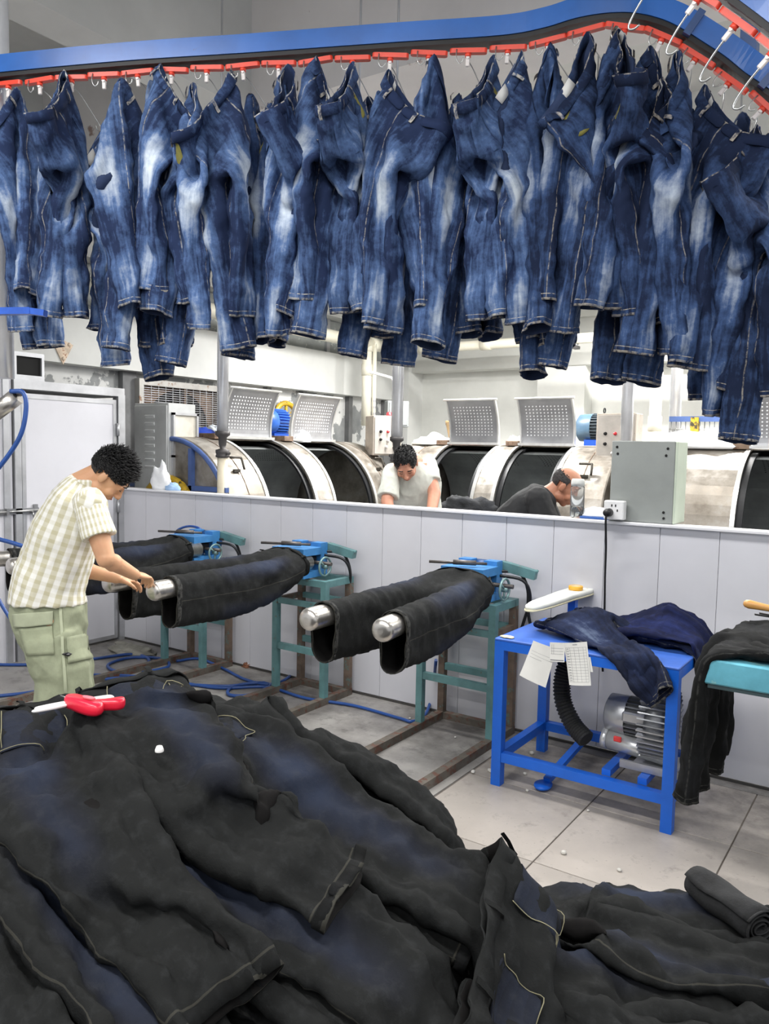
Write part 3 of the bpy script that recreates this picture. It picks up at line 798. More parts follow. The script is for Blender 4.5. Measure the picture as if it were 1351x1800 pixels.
for i in range(12): y = -hw+.06+(2*hw-.12)*i/11; m.tube([(.05, y, -.44), (.05, y, .44)], .0035, 4, cap=False)
g = m.build('wire_grille', M_lag, t); tag(g, kind='stuff')
MB().box((.02, .02, -.44), (.045, .05, .44)).build('mullion', M_rust, t)
# electrical cabinet at the end of the partition
t = empty('electric_cabinet', (-5.52, 4.5, 0), 0, 'tall grey electrical cabinet with louvres behind the partition corner', 'cabinet')
M_cab = paint('cabinet_grey', rgb(188, 190, 190), .4, .2, var=.06, scale=4)
MB().cbox((0, .15, 1.0), (.44, .3, 1.92), b=.005).build('housing', M_cab, t)
MB().cbox((0, -.005, 1.0), (.42, .016, 1.88), b=.004).build('door', M_cab, t)
for k in range(8):
    m = MB(); m.loft([[Vector((x, -.013, z)), Vector((x, -.028, z-.008)), Vector((x, -.013, z-.03))] for x in (-.06, .06) for z in (1.86-.062*k,)], smooth=False)
    m.build('louvre', paint('louvre_light', rgb(216, 218, 218), .35), t)
sd = empty('side_panel', (.22, .15, 1.0)); sd.parent = t
MB().box((0, -.10, -.6), (.012, .15, .86)).build('recess', paint('cab_side', rgb(206, 202, 190), .5, var=.08), sd)
m = MB(); m.box((0, -.12, -.62), (.03, -.10, .88)); m.box((0, .14, -.62), (.03, .16, .88)); m.box((0, -.12, .86), (.03, .16, .88)); m.box((0, -.12, .5), (.03, .16, .52)); m.build('frame', M_alu, sd)
for z in (.33, -.03): MB().tube([(.03, -.05, z-.04), (.06, -.03, z), (.03, 0, z+.05)], .012, 6).build('cable_stub', M_dark, sd)
MB().box((.012, -.06, .24), (.05, .04, .28)).build('isolator', M_dark, sd)

# things standing on the partition ledge
t = empty('switch_box', (-1.21, 4.22, PH), 0, 'grey steel electrical box standing on the partition top rail', 'electrical box')
a, b = at_y(1072, 912, 4.12), at_y(1187, 774, 4.12)
hw_ = (-1.05+1.37)/2
gx = (-1.37-1.05)/2+1.21
MB().cbox((gx, .0, .212), (.325, .20, .42), b=.004).build('housing', paint('box_grey_a', rgb(140, 144, 141), .45, var=.04), t)
MB().cbox((gx+.168, .0, .212), (.012, .196, .418), b=.003).build('side_cover', paint('box_green', rgb(190, 200, 182), .5, var=.03), t)
for sx, sz in ((-.135, .39), (-.13, .355), (.125, .385), (.118, .35), (.118, .06), (.12, .03)):
    MB().lathe([(0, .004), (.006, .003), (.007, 0)], 10, M=Matrix.Translation((gx+sx, -.10, sz)) @ Matrix.Rotation(PI/2, 4, 'X')).build('screw', M_dark, t)
t = empty('power_socket', (-1.33, 4.085, 1.31), 0, 'white socket box with a black plug on the partition top edge', 'socket')
MB().cbox((0, 0, 0), (.105, .05, .10), b=.005).build('socket_body', paint('socket_white', rgb(224, 224, 224), .35), t)
for sx, sz in ((-.01, .025), (.01, .025), (.02, .0)): MB().box((sx-.003, -.0262, sz-.006), (sx+.003, -.025, sz+.006)).build('socket_slot', M_dark, t)
MB().lathe([(0, .05), (.018, .048), (.022, .03), (.022, 0)], 16, M=Matrix.Translation((-.022, -.025, -.012)) @ Matrix.Rotation(PI/2, 4, 'X')).build('plug', M_black, t)
cpts = spline([(-1.352, 4.02, 1.295), (-1.355, 4.02, 1.25), (-1.36, 4.055, 1.12), (-1.365, 4.075, .95), (-1.362, 4.08, .75), (-1.37, 4.08, .6), (-1.35, 4.06, .45)], 6)
tag(MB().tube(cpts, .006, 8).build('power_cable', M_black), 'black power cable hanging down the partition from the white socket', 'cable')
# water bottle
t = empty('water_bottle', (-1.565, 4.16, PH+.001), 0, 'clear plastic water bottle with grey cap, half full, on the partition', 'bottle')
gm = bpy.data.materials.new('clear_plastic'); gm.use_nodes = True; gb = gm.node_tree.nodes['Principled BSDF']
gb.inputs['Base Color'].default_value = (.95, .97, .98, 1); gb.inputs['Roughness'].default_value = .08; gb.inputs['Transmission Weight'].default_value = .95; gb.inputs['IOR'].default_value = 1.12
wm = bpy.data.materials.new('water'); wm.use_nodes = True; wbm = wm.node_tree.nodes['Principled BSDF']
wbm.inputs['Base Color'].default_value = (.9, .95, .97, 1); wbm.inputs['Roughness'].default_value = .02; wbm.inputs['Transmission Weight'].default_value = .97; wbm.inputs['IOR'].default_value = 1.2
MB().lathe([(0, 0), (.036, .0), (.038, .005), (.038, .165), (.034, .172), (.034, .176), (.033, .176), (.0355, .164), (.0355, .006), (0, .004)], 28).build('bottle_body', gm, t)
MB().lathe([(0, .006), (.0345, .006), (.0345, .06), (0, .06)], 28).build('water', wm, t)
MB().lathe([(0, .212), (.030, .212), (.035, .206), (.037, .19), (.037, .174), (.0, .174)], 28).build('cap', paint('cap_grey', rgb(206, 208, 204), .4), t)
# papers with a blue edge between bottle and box, bag near cabinet
tag(MB().cbox((0, 0, .006), (.16, .09, .012), b=.002).build('notebook', paint('notebook_blue', rgb(44, 88, 160), .5), None, (-1.455, 4.17, PH+.002)), 'blue notebook lying on the partition beside the bottle', 'notebook')
crumpled('paper_bag', (-1.46, 4.17, PH+.014), (.08, .04, .05), M_bag, 'crumpled white paper on the blue notebook', 'paper', 11, .2)
crumpled('plastic_bag', (-5.0, 4.17, PH+.001), (.11, .05, .17), M_bag, 'white plastic bag slumped on the partition beside the cabinet', 'bag', 12, .4)
crumpled('blue_rag', (-4.86, 4.17, PH+.001), (.07, .045, .06), paint('rag_pale_blue', rgb(160, 192, 228), .7), 'pale blue rag beside the white bag on the partition', 'cloth', 13, .3)
# ================================================================ DENIM: pattern, small cloth solver, materials
def smooth_noise(rg, shape, k):
    a = rg.normal(size=shape)
    for _ in range(k):
        for ax in range(len(shape)):
            a = (np.roll(a, 1, ax)+2*a+np.roll(a, -1, ax))/4
    return a/(a.std()+1e-9)
class Pants:
    """trouser topology: hip rings that split into two leg rings at the crotch"""
    def __init__(s, N=32, nh=9, nl=26, waist=.41, hip=.50, rise=.27, thigh=.30, knee=.225, hem=.205, inseam=.78):
        s.N, s.nh, s.nl = N, nh, nl
        q = N//4; c = N//8-1; s.q, s.c = q, c
        s.m = N//2+1+c                      # leg ring size
        pos = []; s.hip = np.zeros((nh, N), int)
        sp = [0, .04]; rest = np.linspace(.04, rise, nh-1)[1:]
        zrow = np.array(list(sp)+list(rest))
        for r in range(nh):
            f = zrow[r]/rise; w = waist+(hip-waist)*min(1, f*1.25)
            a = w*2/(PI*1.27); b = a*.52
            for j in range(N):
                an = 2*PI*j/N
                s.hip[r, j] = len(pos); pos.append((-a*math.cos(an), -b*math.sin(an), -zrow[r]))
        fc, bc = q, 3*q
        P = np.array(pos)
        s.bridge = []
        A, B = P[s.hip[-1, fc]], P[s.hip[-1, bc]]
        for k in range(c):
            t = (k+1)/(c+1); s.bridge.append(len(pos)); p = A*(1-t)+B*t; pos.append((0.0, p[1], p[2]-.02*math.sin(PI*t)))
        L0 = [s.hip[-1, (bc+k) % N] for k in range(N//2+1)] + s.bridge            # left leg ring
        R0 = [s.hip[-1, (fc+k) % N] for k in range(N//2+1)] + s.bridge[::-1]      # right leg ring
        s.legs = []
        zl = rise+inseam*np.arange(1, nl+1)/nl
        for side, ring0 in ((-1, L0), (1, R0)):
            rows = [ring0]
            base = np.array([pos[i] for i in ring0]); cen = base.mean(0)
            for r in range(nl):
                f = (r+1)/nl
                w = thigh+(knee-thigh)*min(1, f*1.9) if f < .53 else knee+(hem-knee)*(f-.53)/.47
                a = w*2/(PI*1.5); b = a*.8
                cx = side*(abs(cen[0])+.02*f)
                ids = []
                # angles so that ring0 order is kept
                for k in range(s.m):
                    d = base[k]-cen; an0 = math.atan2(d[1]/.9, d[0])
                    ids.append(len(pos)); pos.append((cx+a*math.cos(an0), b*math.sin(an0), -zl[r]))
                rows.append(ids)
            s.legs.append(np.array(rows))
        s.P = np.array(pos); s.n = len(pos)
        s.len_total = rise+inseam; s.rise = rise
        s.z = -s.P[:, 2]
        # faces + uv
        F = []; UV = []; V = lambda i: s.z[i]/s.len_total
        def sv(j):   # hip column -> (side, s)
            return j
        for r in range(nh-1):
            for j in range(N):
                j2 = (j+1) % N
                if j >= bc or j < fc: k0 = (j-bc) % N; s0 = -1+2*k0/(N/2); s1 = s0+2/(N/2)
                else: k0 = j-fc; s0 = 1-2*k0/(N/2); s1 = s0-2/(N/2)
                a, b, c_, d = s.hip[r, j], s.hip[r, j2], s.hip[r+1, j2], s.hip[r+1, j]
                F.append((a, b, c_, d)); UV.append(((s0, V(a)), (s1, V(b)), (s1, V(c_)), (s0, V(d))))
        for li, rows in enumerate(s.legs):
            for r in range(nl):
                for k in range(s.m):
                    k2 = (k+1) % s.m; st = 2/(N/2)
                    if li == 0: s0 = -1+st*k; s1 = s0+st
                    else:
                        s0 = 1-st*k; s1 = s0-st
                        if k >= N//2: s0 = 1+st*(s.m-k); s1 = s0-st
                    a, b, c_, d = rows[r, k], rows[r, k2], rows[r+1, k2], rows[r+1, k]
                    F.append((a, b, c_, d)); UV.append(((s0, V(a)), (s1, V(b)), (s1, V(c_)), (s0, V(d))))
        s.F = F; s.UV = np.array([[((u+1)/2.5, v) for u, v in q_] for q_ in UV])
        # constraints
        E = {}
        def e(a, b, k, lo=0):
            if a == b: return
            key = (min(a, b), max(a, b))
            if key not in E: E[key] = (k, lo)
        H = s.hip
        for r in range(nh):
            for j in range(N):
                e(H[r, j], H[r, (j+1) % N], 1.0)
                if r+1 < nh:
                    e(H[r, j], H[r+1, j], 1.0)
                    e(H[r, j], H[r+1, (j+1) % N], .5); e(H[r, (j+1) % N], H[r+1, j], .5)
                if r+2 < nh: e(H[r, j], H[r+2, j], .25)
                e(H[r, j], H[r, (j+2) % N], .12)
        for rows in s.legs:
            for r in range(nl+1):
                for k in range(s.m):
                    k1 = (k+1) % s.m
                    e(rows[r, k], rows[r, k1], 1.0)
                    if r < nl:
                        e(rows[r, k], rows[r+1, k], 1.0)
                        e(rows[r, k], rows[r+1, k1], .5); e(rows[r, k1], rows[r+1, k], .5)
                    if r+2 <= nl: e(rows[r, k], rows[r+2, k], .3)
                    e(rows[r, k], rows[r, (k+2) % s.m], .15)
        ks = list(E.keys()); s.ei = np.array([k[0] for k in ks]); s.ej = np.array([k[1] for k in ks]); s.ek = np.array([E[k][0] for k in ks])
        s.rest = np.linalg.norm(s.P[s.ei]-s.P[s.ej], axis=1)
        # unilateral pairs keep the leg tubes and the hips open
        U = []
        for rows in s.legs:
            for r in range(1, nl+1):
                for k in range(s.m//2): U.append((rows[r, k], rows[r, (k+s.m//2) % s.m], 1))
        for r in range(nh):
            for j in range(N//2): U.append((H[r, j], H[r, (N-j) % N if 0 < j < N//2 else j+N//2], 2))
        s.ui = np.array([u[0] for u in U]); s.uj = np.array([u[1] for u in U]); s.ukind = np.array([u[2] for u in U])
        Nn_ = vert_normals(s.P, s.F); lg = s.legs[0][nl//2]
        s.flip = float(np.sign(np.mean(np.sum((s.P[lg]-s.P[lg].mean(0))*Nn_[lg], 1))))
        s.col = s.colour(s.ei, s.ej); s.ucol = s.colour(s.ui, s.uj)
    def colour(s, a, b):
        used = [set() for _ in range(s.n)]; out = {}
        for i, (x, y) in enumerate(zip(a.tolist(), b.tolist())):
            c = 0; ux, uy = used[x], used[y]
            while c in ux or c in uy: c += 1
            ux.add(c); uy.add(c); out.setdefault(c, []).append(i)
        return [np.array(v) for v in out.values()]

def simulate(pt, X, steps, pins=None, h=1/260., rest_scale=None, hf=None, layer=None, open_leg=.05, open_hip=.03, damp=.992, wind=0, seed=0, fric=.85, capsules=None, grav=9.8, relax=0, box=None):
    """position based cloth. X (n,V,3). pins: list per variant of vertex ids. hf(x,y)->z collider"""
    n, Vn, _ = X.shape; Vel = np.zeros_like(X); g = np.array([0, 0, -grav])
    W = np.ones((n, Vn, 1))
    if pins is not None:
        for v, ids in enumerate(pins): W[ids, v, 0] = 0
    rest = pt.rest[:, None, None]
    if rest_scale is not None: rest = rest*rest_scale[:, :, None]
    rest = np.broadcast_to(rest, (len(pt.rest), Vn, 1))
    cols = [(pt.ei[c], pt.ej[c], rest[c], pt.ek[c][:, None, None]) for c in pt.col]
    pre = []
    for a, b, r_, k in cols:
        wa, wb = W[a], W[b]; sm = wa+wb+1e-9; pre.append((wa/sm*k, wb/sm*k))
    minl = np.where(pt.ukind == 1, open_leg, open_hip)[:, None, None]
    ucols = [(pt.ui[c], pt.uj[c], minl[c]) for c in pt.ucol]
    upre = [(W[a]/(W[a]+W[b]+1e-9)*.5, W[b]/(W[a]+W[b]+1e-9)*.5) for a, b, m_ in ucols]
    for it in range(steps):
        X0 = X.copy()
        Vel *= damp
        Vel += g*h
        X = X + Vel*h*W
        for (a, b, r_, k), (fa, fb) in zip(cols, pre):
            d = X[a]-X[b]; L = np.sqrt((d*d).sum(-1, keepdims=True))+1e-9
            d *= (L-r_)/L
            X[a] -= d*fa; X[b] += d*fb
        if it % 2 == 0:
            for (a, b, m_), (fa, fb) in zip(ucols, upre):
                d = X[a]-X[b]; L = np.sqrt((d*d).sum(-1, keepdims=True))+1e-9
                d *= np.minimum(L-m_, 0)/L
                X[a] -= d*fa; X[b] += d*fb
        if hf is not None:
            hz = hf(X[..., 0], X[..., 1], layer)
            low = X[..., 2] < hz
            if box is not None: low &= X[..., 2] > hz-.09
            pen = np.where(low, hz-X[..., 2], 0)
            X[..., 2] += np.minimum(pen, .02)
            f = np.where(low, fric, 0)[..., None]
            X[..., :2] = X[..., :2]*(1-f)+X0[..., :2]*f
        if box is not None:
            x0_, x1_, y0_, y1_, zt_ = box
            x_, y_, z_ = X[..., 0], X[..., 1], X[..., 2]
            ins = (x_ > x0_-.006) & (x_ < x1_+.006) & (y_ > y0_-.006) & (y_ < y1_+.006) & (z_ < zt_-.02) & (z_ > zt_-.12)
            dd = np.stack([x_-x0_+.006, x1_+.006-x_, y_-y0_+.006, y1_+.006-y_]); k_ = dd.argmin(0)
            X[..., 0] = np.where(ins & (k_ == 0), x0_-.006, np.where(ins & (k_ == 1), x1_+.006, x_))
            X[..., 1] = np.where(ins & (k_ == 2), y0_-.006, np.where(ins & (k_ == 3), y1_+.006, y_))
        if capsules is not None:
            for A, B, R_ in capsules:
                ab = B-A; t = np.clip(((X-A) @ ab)/(ab @ ab), 0, 1)[..., None]
                c = A+t*ab; d = X-c; L = np.sqrt((d*d).sum(-1, keepdims=True))+1e-9
                hit = L < R_
                X = np.where(hit, c+d/L*R_, X)
                X = np.where(hit, X*.25+X0*.75, X)
        if it >= steps-relax:
            Vel = np.zeros_like(X); g = g*0; continue
        Vel = (X-X0)/h
        sp = np.sqrt((Vel*Vel).sum(-1, keepdims=True)); Vel *= np.minimum(1, 4.0/(sp+1e-9))
    return X

def eval_mesh(me, mods):
    o = bpy.data.objects.new('tmp', me); COL.objects.link(o)
    for typ, kw in mods:
        m = o.modifiers.new('m', typ)
        for k, v in kw.items(): setattr(m, k, v)
    dg = bpy.context.evaluated_depsgraph_get(); dg.update()
    out = bpy.data.meshes.new_from_object(o.evaluated_get(dg), preserve_all_data_layers=True, depsgraph=dg)
    bpy.data.objects.remove(o); return out
def add_folds(pt, X, amp, fx, fz, seed, mask=None):
    """long soft folds running down the garment"""
    s_ = np.zeros(pt.n)
    for r in range(pt.nh): s_[pt.hip[r]] = np.arange(pt.N)/pt.N
    for li, rows in enumerate(pt.legs):
        for r in range(1, pt.nl+1): s_[rows[r]] = np.arange(pt.m)/pt.m*.6+li*3
    v = np.array([mnoise.ridged_multi_fractal(Vector((math.cos(2*PI*a)*fx+seed*3.3+7*int(a >= 3), math.sin(2*PI*a)*fx, z*fz)), 1.0, 2.0, 2, 1.0, 2.0) for a, z in zip(s_*(1/.6)*(1), pt.z)])
    v = np.clip((v-np.percentile(v, 40))/(np.percentile(v, 97)-np.percentile(v, 40)+1e-6), 0, 1.2)
    if mask is not None: v = v*mask
    return X+vert_normals(X, pt.F)*pt.flip*(v*amp)[:, None]
def vert_normals(X, F):
    F = np.asarray(F); a = X[F[:, 2]]-X[F[:, 0]]; b = X[F[:, 3]]-X[F[:, 1]]; fn = np.cross(a, b)
    N = np.zeros_like(X)
    for k in range(4): np.add.at(N, F[:, k], fn)
    return N/(np.linalg.norm(N, axis=1, keepdims=True)+1e-9)
def cloth_mesh(name, X, F, UV, mats, sub=1, thick=.0022, crease=.004, cscale=9.0, seed=0, flip=1):
    me = bpy.data.meshes.new(name+'_raw'); me.from_pydata([tuple(p) for p in X], [], [tuple(int(i) for i in f) for f in F])
    if UV is not None:
        uv = me.uv_layers.new(name='UVMap'); uv.data.foreach_set('uv', np.asarray(UV).reshape(-1).astype(np.float32))
    me.polygons.foreach_set('use_smooth', [True]*len(F))
    m2 = eval_mesh(me, [('SUBSURF', dict(levels=sub, render_levels=sub))]) if sub else me
    if crease > 0:
        nv = len(m2.vertices); co = np.zeros(nv*3, np.float32); m2.vertices.foreach_get('co', co); co = co.reshape(-1, 3)
        no = np.zeros(nv*3, np.float32); m2.vertices.foreach_get('normal', no); no = no.reshape(-1, 3)
        off = Vector((seed*5.3, seed*1.7, 0))
        d = np.array([mnoise.ridged_multi_fractal(Vector((p[0]*cscale, p[1]*cscale, p[2]*cscale*.55))+off, 1.0, 2.1, 3, 1.0, 2.0) for p in co])
        d = (d-d.mean())/(d.std()+1e-6)
        co += no*(np.clip(d, -2, 2)*crease)[:, None]
        m2.vertices.foreach_set('co', co.reshape(-1)); m2.update()
    for m in mats: m2.materials.append(m)
    m3 = eval_mesh(m2, [('SOLIDIFY', dict(thickness=thick, offset=-1.0*flip, material_offset=1, material_offset_rim=0, use_even_offset=False))]) if thick else m2
    m3.name = name
    return m3

def denim_material(name, dark, mid, light, fade=1.0, seam=None, edge=None, rough=.85, vary=.12):
    t = NT(name); uvn = t.n('ShaderNodeUVMap'); sep = t.n('ShaderNodeSeparateXYZ'); t.l(uvn.outputs[0], sep.inputs[0])
    U, V = sep.outputs[0], sep.outputs[1]
    co = t.coord('Object')
    def gauss(x, c, w):
        d = t.math('DIVIDE', t.math('SUBTRACT', x, c), w); return t.math('POWER', 2.718, t.math('MULTIPLY', t.math('MULTIPLY', d, d), -1.0))
    fr = t.math('ADD', gauss(U, .6, .10), t.math('MULTIPLY', gauss(U, .2, .11), .8))
    vz = t.math('ADD', gauss(V, .42, .17), t.math('MULTIPLY', gauss(V, .88, .12), .55))
    fd = t.math('MULTIPLY', fr, vz)
    mp = t.n('ShaderNodeMapping'); mp.inputs['Scale'].default_value = (22, 3.2, 1); t.l(uvn.outputs[0], mp.inputs[0])
    oi = t.n('ShaderNodeObjectInfo'); 
    ad = t.n('ShaderNodeVectorMath', operation='ADD'); t.l(mp.outputs[0], ad.inputs[0]); t.l(oi.outputs['Random'], ad.inputs[1])
    st = t.noise(ad.outputs[0], 1.0, 5, .6)
    cr = t.noise(co, 26, 6, .7); big = t.noise(co, 4.2, 3)
    k = t.math('ADD', t.math('MULTIPLY', fd, .62*fade), t.math('MULTIPLY', t.math('SUBTRACT', st, .5), .85))
    k = t.math('ADD', k, t.math('MULTIPLY', t.math('SUBTRACT', cr, .5), .7))
    k = t.math('ADD', k, t.math('MULTIPLY', t.math('SUBTRACT', big, .45), .8))
    col = t.ramp(k, [(0.0, dark), (.30, mid), (.85, light)])
    # per garment tone
    hv = t.n('ShaderNodeHueSaturation'); t.l(col, hv.inputs['Color'])
    t.l(t.math('ADD', t.math('MULTIPLY', oi.outputs['Random'], vary*2), 1-vary), hv.inputs['Value'])
    col = hv.outputs[0]
    if edge is not None:
        # worn edges of hem and waist, side seam and inseam
        hem = t.math('GREATER_THAN', V, .990); wa = t.math('LESS_THAN', V, .0045)
        hm2 = t.math('MULTIPLY', t.math('GREATER_THAN', V, .972), t.math('LESS_THAN', V, .9755))
        s1 = t.math('LESS_THAN', t.math('ABSOLUTE', t.math('SUBTRACT', U, .4)), .0065)
        s2 = t.math('LESS_THAN', t.math('ABSOLUTE', t.math('SUBTRACT', U, .9)), .005)
        e_ = t.math('MAXIMUM', t.math('MAXIMUM', hem, wa), hm2)
        br = t.ramp(t.noise(co, 60, 3), [(.38, (0, 0, 0, 1)), (.6, (1, 1, 1, 1))])
        col = t.mix(t.math('MULTIPLY', t.math('MULTIPLY', e_, br), .75), col, edge)
        col = t.mix(t.math('MULTIPLY', t.math('MULTIPLY', t.math('MAXIMUM', s1, s2), br), .45), col, edge)
    wv = t.noise(co, 420, 2); nb = t.bump(wv, .25, .0012); nb = t.bump(cr, .35, .006, nb)
    return t.done(col, .92, 0, nb, .15)
M_jl = denim_material('denim_light_wash', rgb(36, 48, 78), rgb(80, 104, 146), rgb(196, 206, 216), 1.3, edge=rgb(206, 200, 186))
M_jm = denim_material('denim_mid_wash', rgb(26, 36, 60), rgb(58, 79, 118), rgb(172, 182, 194), 1.15, edge=rgb(186, 178, 164))
M_jin = paint('denim_inside', rgb(46, 57, 84), .95, var=.2, scale=9, spec=.1)
M_jraw = denim_material('denim_raw_black', rgb(18, 19, 19), rgb(28, 29, 31), rgb(48, 51, 60), .30, edge=rgb(72, 72, 70), vary=.08)
M_jrin = paint('denim_raw_inside', rgb(27, 26, 26), .95, var=.2, scale=9, spec=.1)
def raw_material():
    """unwashed black denim sprayed navy on seat and thighs"""
    t = NT('denim_raw_sprayed'); uvn = t.n('ShaderNodeUVMap'); sep = t.n('ShaderNodeSeparateXYZ'); t.l(uvn.outputs[0], sep.inputs[0])
    U, V = sep.outputs[0], sep.outputs[1]; co = t.coord('Object')
    def gauss(x, c, w):
        d = t.math('DIVIDE', t.math('SUBTRACT', x, c), w); return t.math('POWER', 2.718, t.math('MULTIPLY', t.math('MULTIPLY', d, d), -1.0))
    fr = t.math('ADD', gauss(U, .6, .085), gauss(U, .2, .085))
    vz = t.math('ADD', gauss(V, .33, .17), t.math('MULTIPLY', gauss(V, .6, .12), .6))
    n = t.noise(co, 7, 5, .65); fine = t.noise(co, 34, 5, .7)
    k = t.math('ADD', t.math('MULTIPLY', fr, vz), t.math('MULTIPLY', t.math('SUBTRACT', n, .5), .5))
    col = t.ramp(k, [(.12, rgb(31, 32, 32)), (.45, rgb(34, 36, 43)), (.95, rgb(43, 49, 64))])
    dust = t.ramp(fine, [(.5, (0, 0, 0, 1)), (.8, (.28, .28, .28, 1))]); col = t.mix(dust, col, rgb(66, 68, 70))
    s1 = t.math('LESS_THAN', t.math('ABSOLUTE', t.math('SUBTRACT', U, .4)), .004)
    h2 = t.math('MULTIPLY', t.math('GREATER_THAN', V, .972), t.math('LESS_THAN', V, .9755))
    e_ = t.math('MAXIMUM', t.math('MAXIMUM', t.math('GREATER_THAN', V, .993), h2), s1)
    col = t.mix(t.math('MULTIPLY', e_, .35), col, rgb(84, 82, 74))
    nb = t.bump(t.noise(co, 420, 2), .25, .0012); nb = t.bump(fine, .4, .006, nb)
    return t.done(col, .95, 0, nb, .12)
M_jspray = raw_material()
M_thread = paint('stitch_thread', rgb(136, 131, 104), .8, var=.1)
M_lining = paint('pocket_lining', rgb(126, 122, 62), .9, var=.15, scale=12)
M_sizetag = paint('size_label_white', rgb(205, 205, 203), .7, var=.03)

def grid_part(name, X, Nn, ids, mat_, off=.003, thick=.002, uv=None, sub=1):
    """lift a patch of the garment grid as its own piece"""
    ids = np.asarray(ids); r, c = ids.shape
    P = X[ids]+Nn[ids]*off
    F = [(i*c+j, i*c+j+1, (i+1)*c+j+1, (i+1)*c+j) for i in range(r-1) for j in range(c-1)]
    return cloth_mesh(name, P.reshape(-1, 3), F, uv, [mat_, mat_], sub, thick, 0, flip=-1)
def garment_parts(pt, X, Nn, mat_, thread=None, flip=1, lining=True, pw=10):
    """waistband, back pockets, belt loops, fly as separate meshes (name, mesh)"""
    H = pt.hip; N = pt.N; q = pt.q; out = []
    cols = np.arange(N+1) % N
    wb = H[0:2][:, cols]
    uvw = np.array([[(.45, .01), (.46, .01), (.46, .03), (.45, .03)] for _ in range(N)])
    out.append(('waistband', grid_part('waistband', X, Nn*flip, wb, mat_, .003, .003, uvw)))
    rows = np.arange(2, min(pt.nh-1, 2+max(4, round(.15/(pt.rise/(pt.nh-1)))))+1)
    rows = rows[rows < pt.nh]
    w = max(2, N//pw)
    for c0 in (3*q-w-max(1, N//20), 3*q+max(1, N//20)):
        cc = (np.arange(c0, c0+w+1)) % N
        ids = H[rows][:, cc]
        nr = len(rows)-1
        uvp = np.array([[(.2, .2), (.21, .2), (.21, .22), (.2, .22)] for _ in range(nr*w)])
        out.append(('back_pocket', grid_part('back_pocket', X, Nn*flip, ids, mat_, .003, .002, uvp)))
        if thread is not None:
            P = (X[ids]+Nn[ids]*flip*.0065)
            loop = [P[i, 0] for i in range(nr+1)] + [P[nr, j] for j in range(1, w+1)] + [P[i, w] for i in range(nr-1, -1, -1)]
            loop = [Vector(p) for p in loop]
            mid = nr+w//2
            dn = (Vector(P[nr, 0])-Vector(P[nr-1, 0])).normalized()*.02
            loop[mid] = loop[mid]+dn
            m = MB().tube(spline(loop, 3), .0011, 4); out.append(('pocket_stitching', m.mesh('pocket_stitching', thread)))
    m = None
    for jf in (N//10, N//2-N//10, N//2+N//8, 3*q, N-N//8):
        a, b, c_ = X[H[0, jf]], X[H[1, jf]], X[H[2, jf]]
        nn = Nn[H[1, jf]]*flip; nx = X[H[1, (jf+1) % N]]-X[H[1, jf-1]]; nx = nx/(np.linalg.norm(nx)+1e-9)*.006
        pts = [a+nn*.006, (a+b)/2+nn*.010, b+nn*.009, b*.6+c_*.4+nn*.006]
        mm = MB(); mm.grid([[Vector(p-nx), Vector(p+nx)] for p in pts]); mm.grid([[Vector(p+nx+nn*.002), Vector(p-nx+nn*.002)] for p in pts])
        out.append(('belt_loop', mm.mesh('belt_loop', mat_)))
    if lining:
        # olive pocket bag peeking out inside the front
        jj = np.arange(q-N//6, q-N//6+max(3, N//9))
        ids = H[1:min(6, pt.nh)][:, jj % N]
        out.append(('pocket_lining', grid_part('pocket_lining', X, -Nn*flip, ids, M_lining, .006, .001)))
        ids = H[0:2][:, np.arange(3*q-1, 3*q+2) % N]
        out.append(('size_label', grid_part('size_label', X, -Nn*flip, ids, M_sizetag, .004, .001, None, 0)))
    return out
# ================================================================ HANGING JEANS
rg = np.random.default_rng(11)
PT = Pants(32, 9, 26, waist=.34, hip=.41, rise=.24, thigh=.225, knee=.165, hem=.16, inseam=.66)
NV = 12
pin_cols = [24, 20, 27, 16, 0, 12, 22, 29, 8, 25, 4, 18]
X0 = np.repeat(PT.P[:, None, :], NV, 1)
pins = []
scale_r = np.ones((len(PT.rest), NV))
for v in range(NV):
    j = pin_cols[v]
    X = PT.P.copy()
    # open the waist and lean so that the pinned point is on top
    a = rg.uniform(-.5, .5); 
    top = X[PT.hip[0, j]].copy()
    ax = np.array([-top[1], top[0], 0]); ax /= np.linalg.norm(ax)+1e-9
    Rm = np.array(Matrix.Rotation(-rg.uniform(.35, .75), 3, Vector(ax)))
    X = X @ Rm.T
    X += rg.normal(size=X.shape)*.004
    X0[:, v] = X
    pins.append([PT.hip[0, j], PT.hip[1, j]])
    sn = smooth_noise(rg, (len(PT.rest),), 6)
    scale_r[:, v] = 1+.03*sn*(rg.uniform(.5, 1.2))
    ln = rg.uniform(.94, 1.04)
    scale_r[:, v] *= ln
XS = simulate(PT, X0, 450, pins, rest_scale=scale_r*.93, open_leg=.058, open_hip=.05, damp=.990, grav=5.0, h=1/230., relax=70)
JV = []
for v in range(NV):
    X = XS[:, v].copy(); X -= X[PT.hip[0, pin_cols[v]]]
    X = add_folds(PT, X, .011, 1.9, 5.0, v)
    Nn = vert_normals(X, PT.F)
    # make normals point outwards
    flip = PT.flip
    JV.append((X, Nn, flip))
_cache = {}
def hanging_meshes(v, mat_):
    key = (v, mat_.name)
    if key not in _cache:
        X, Nn, flip = JV[v]
        F = [f if flip > 0 else f[::-1] for f in PT.F]; UV = PT.UV if flip > 0 else PT.UV[:, ::-1]
        Nn = Nn*flip
        body = cloth_mesh('denim_body', X, F, UV, [mat_, M_jin], 1, .0025, .0055, 10.0, v)
        parts = garment_parts(PT, X, Nn, mat_)
        _cache[key] = (body, parts)
    return _cache[key]
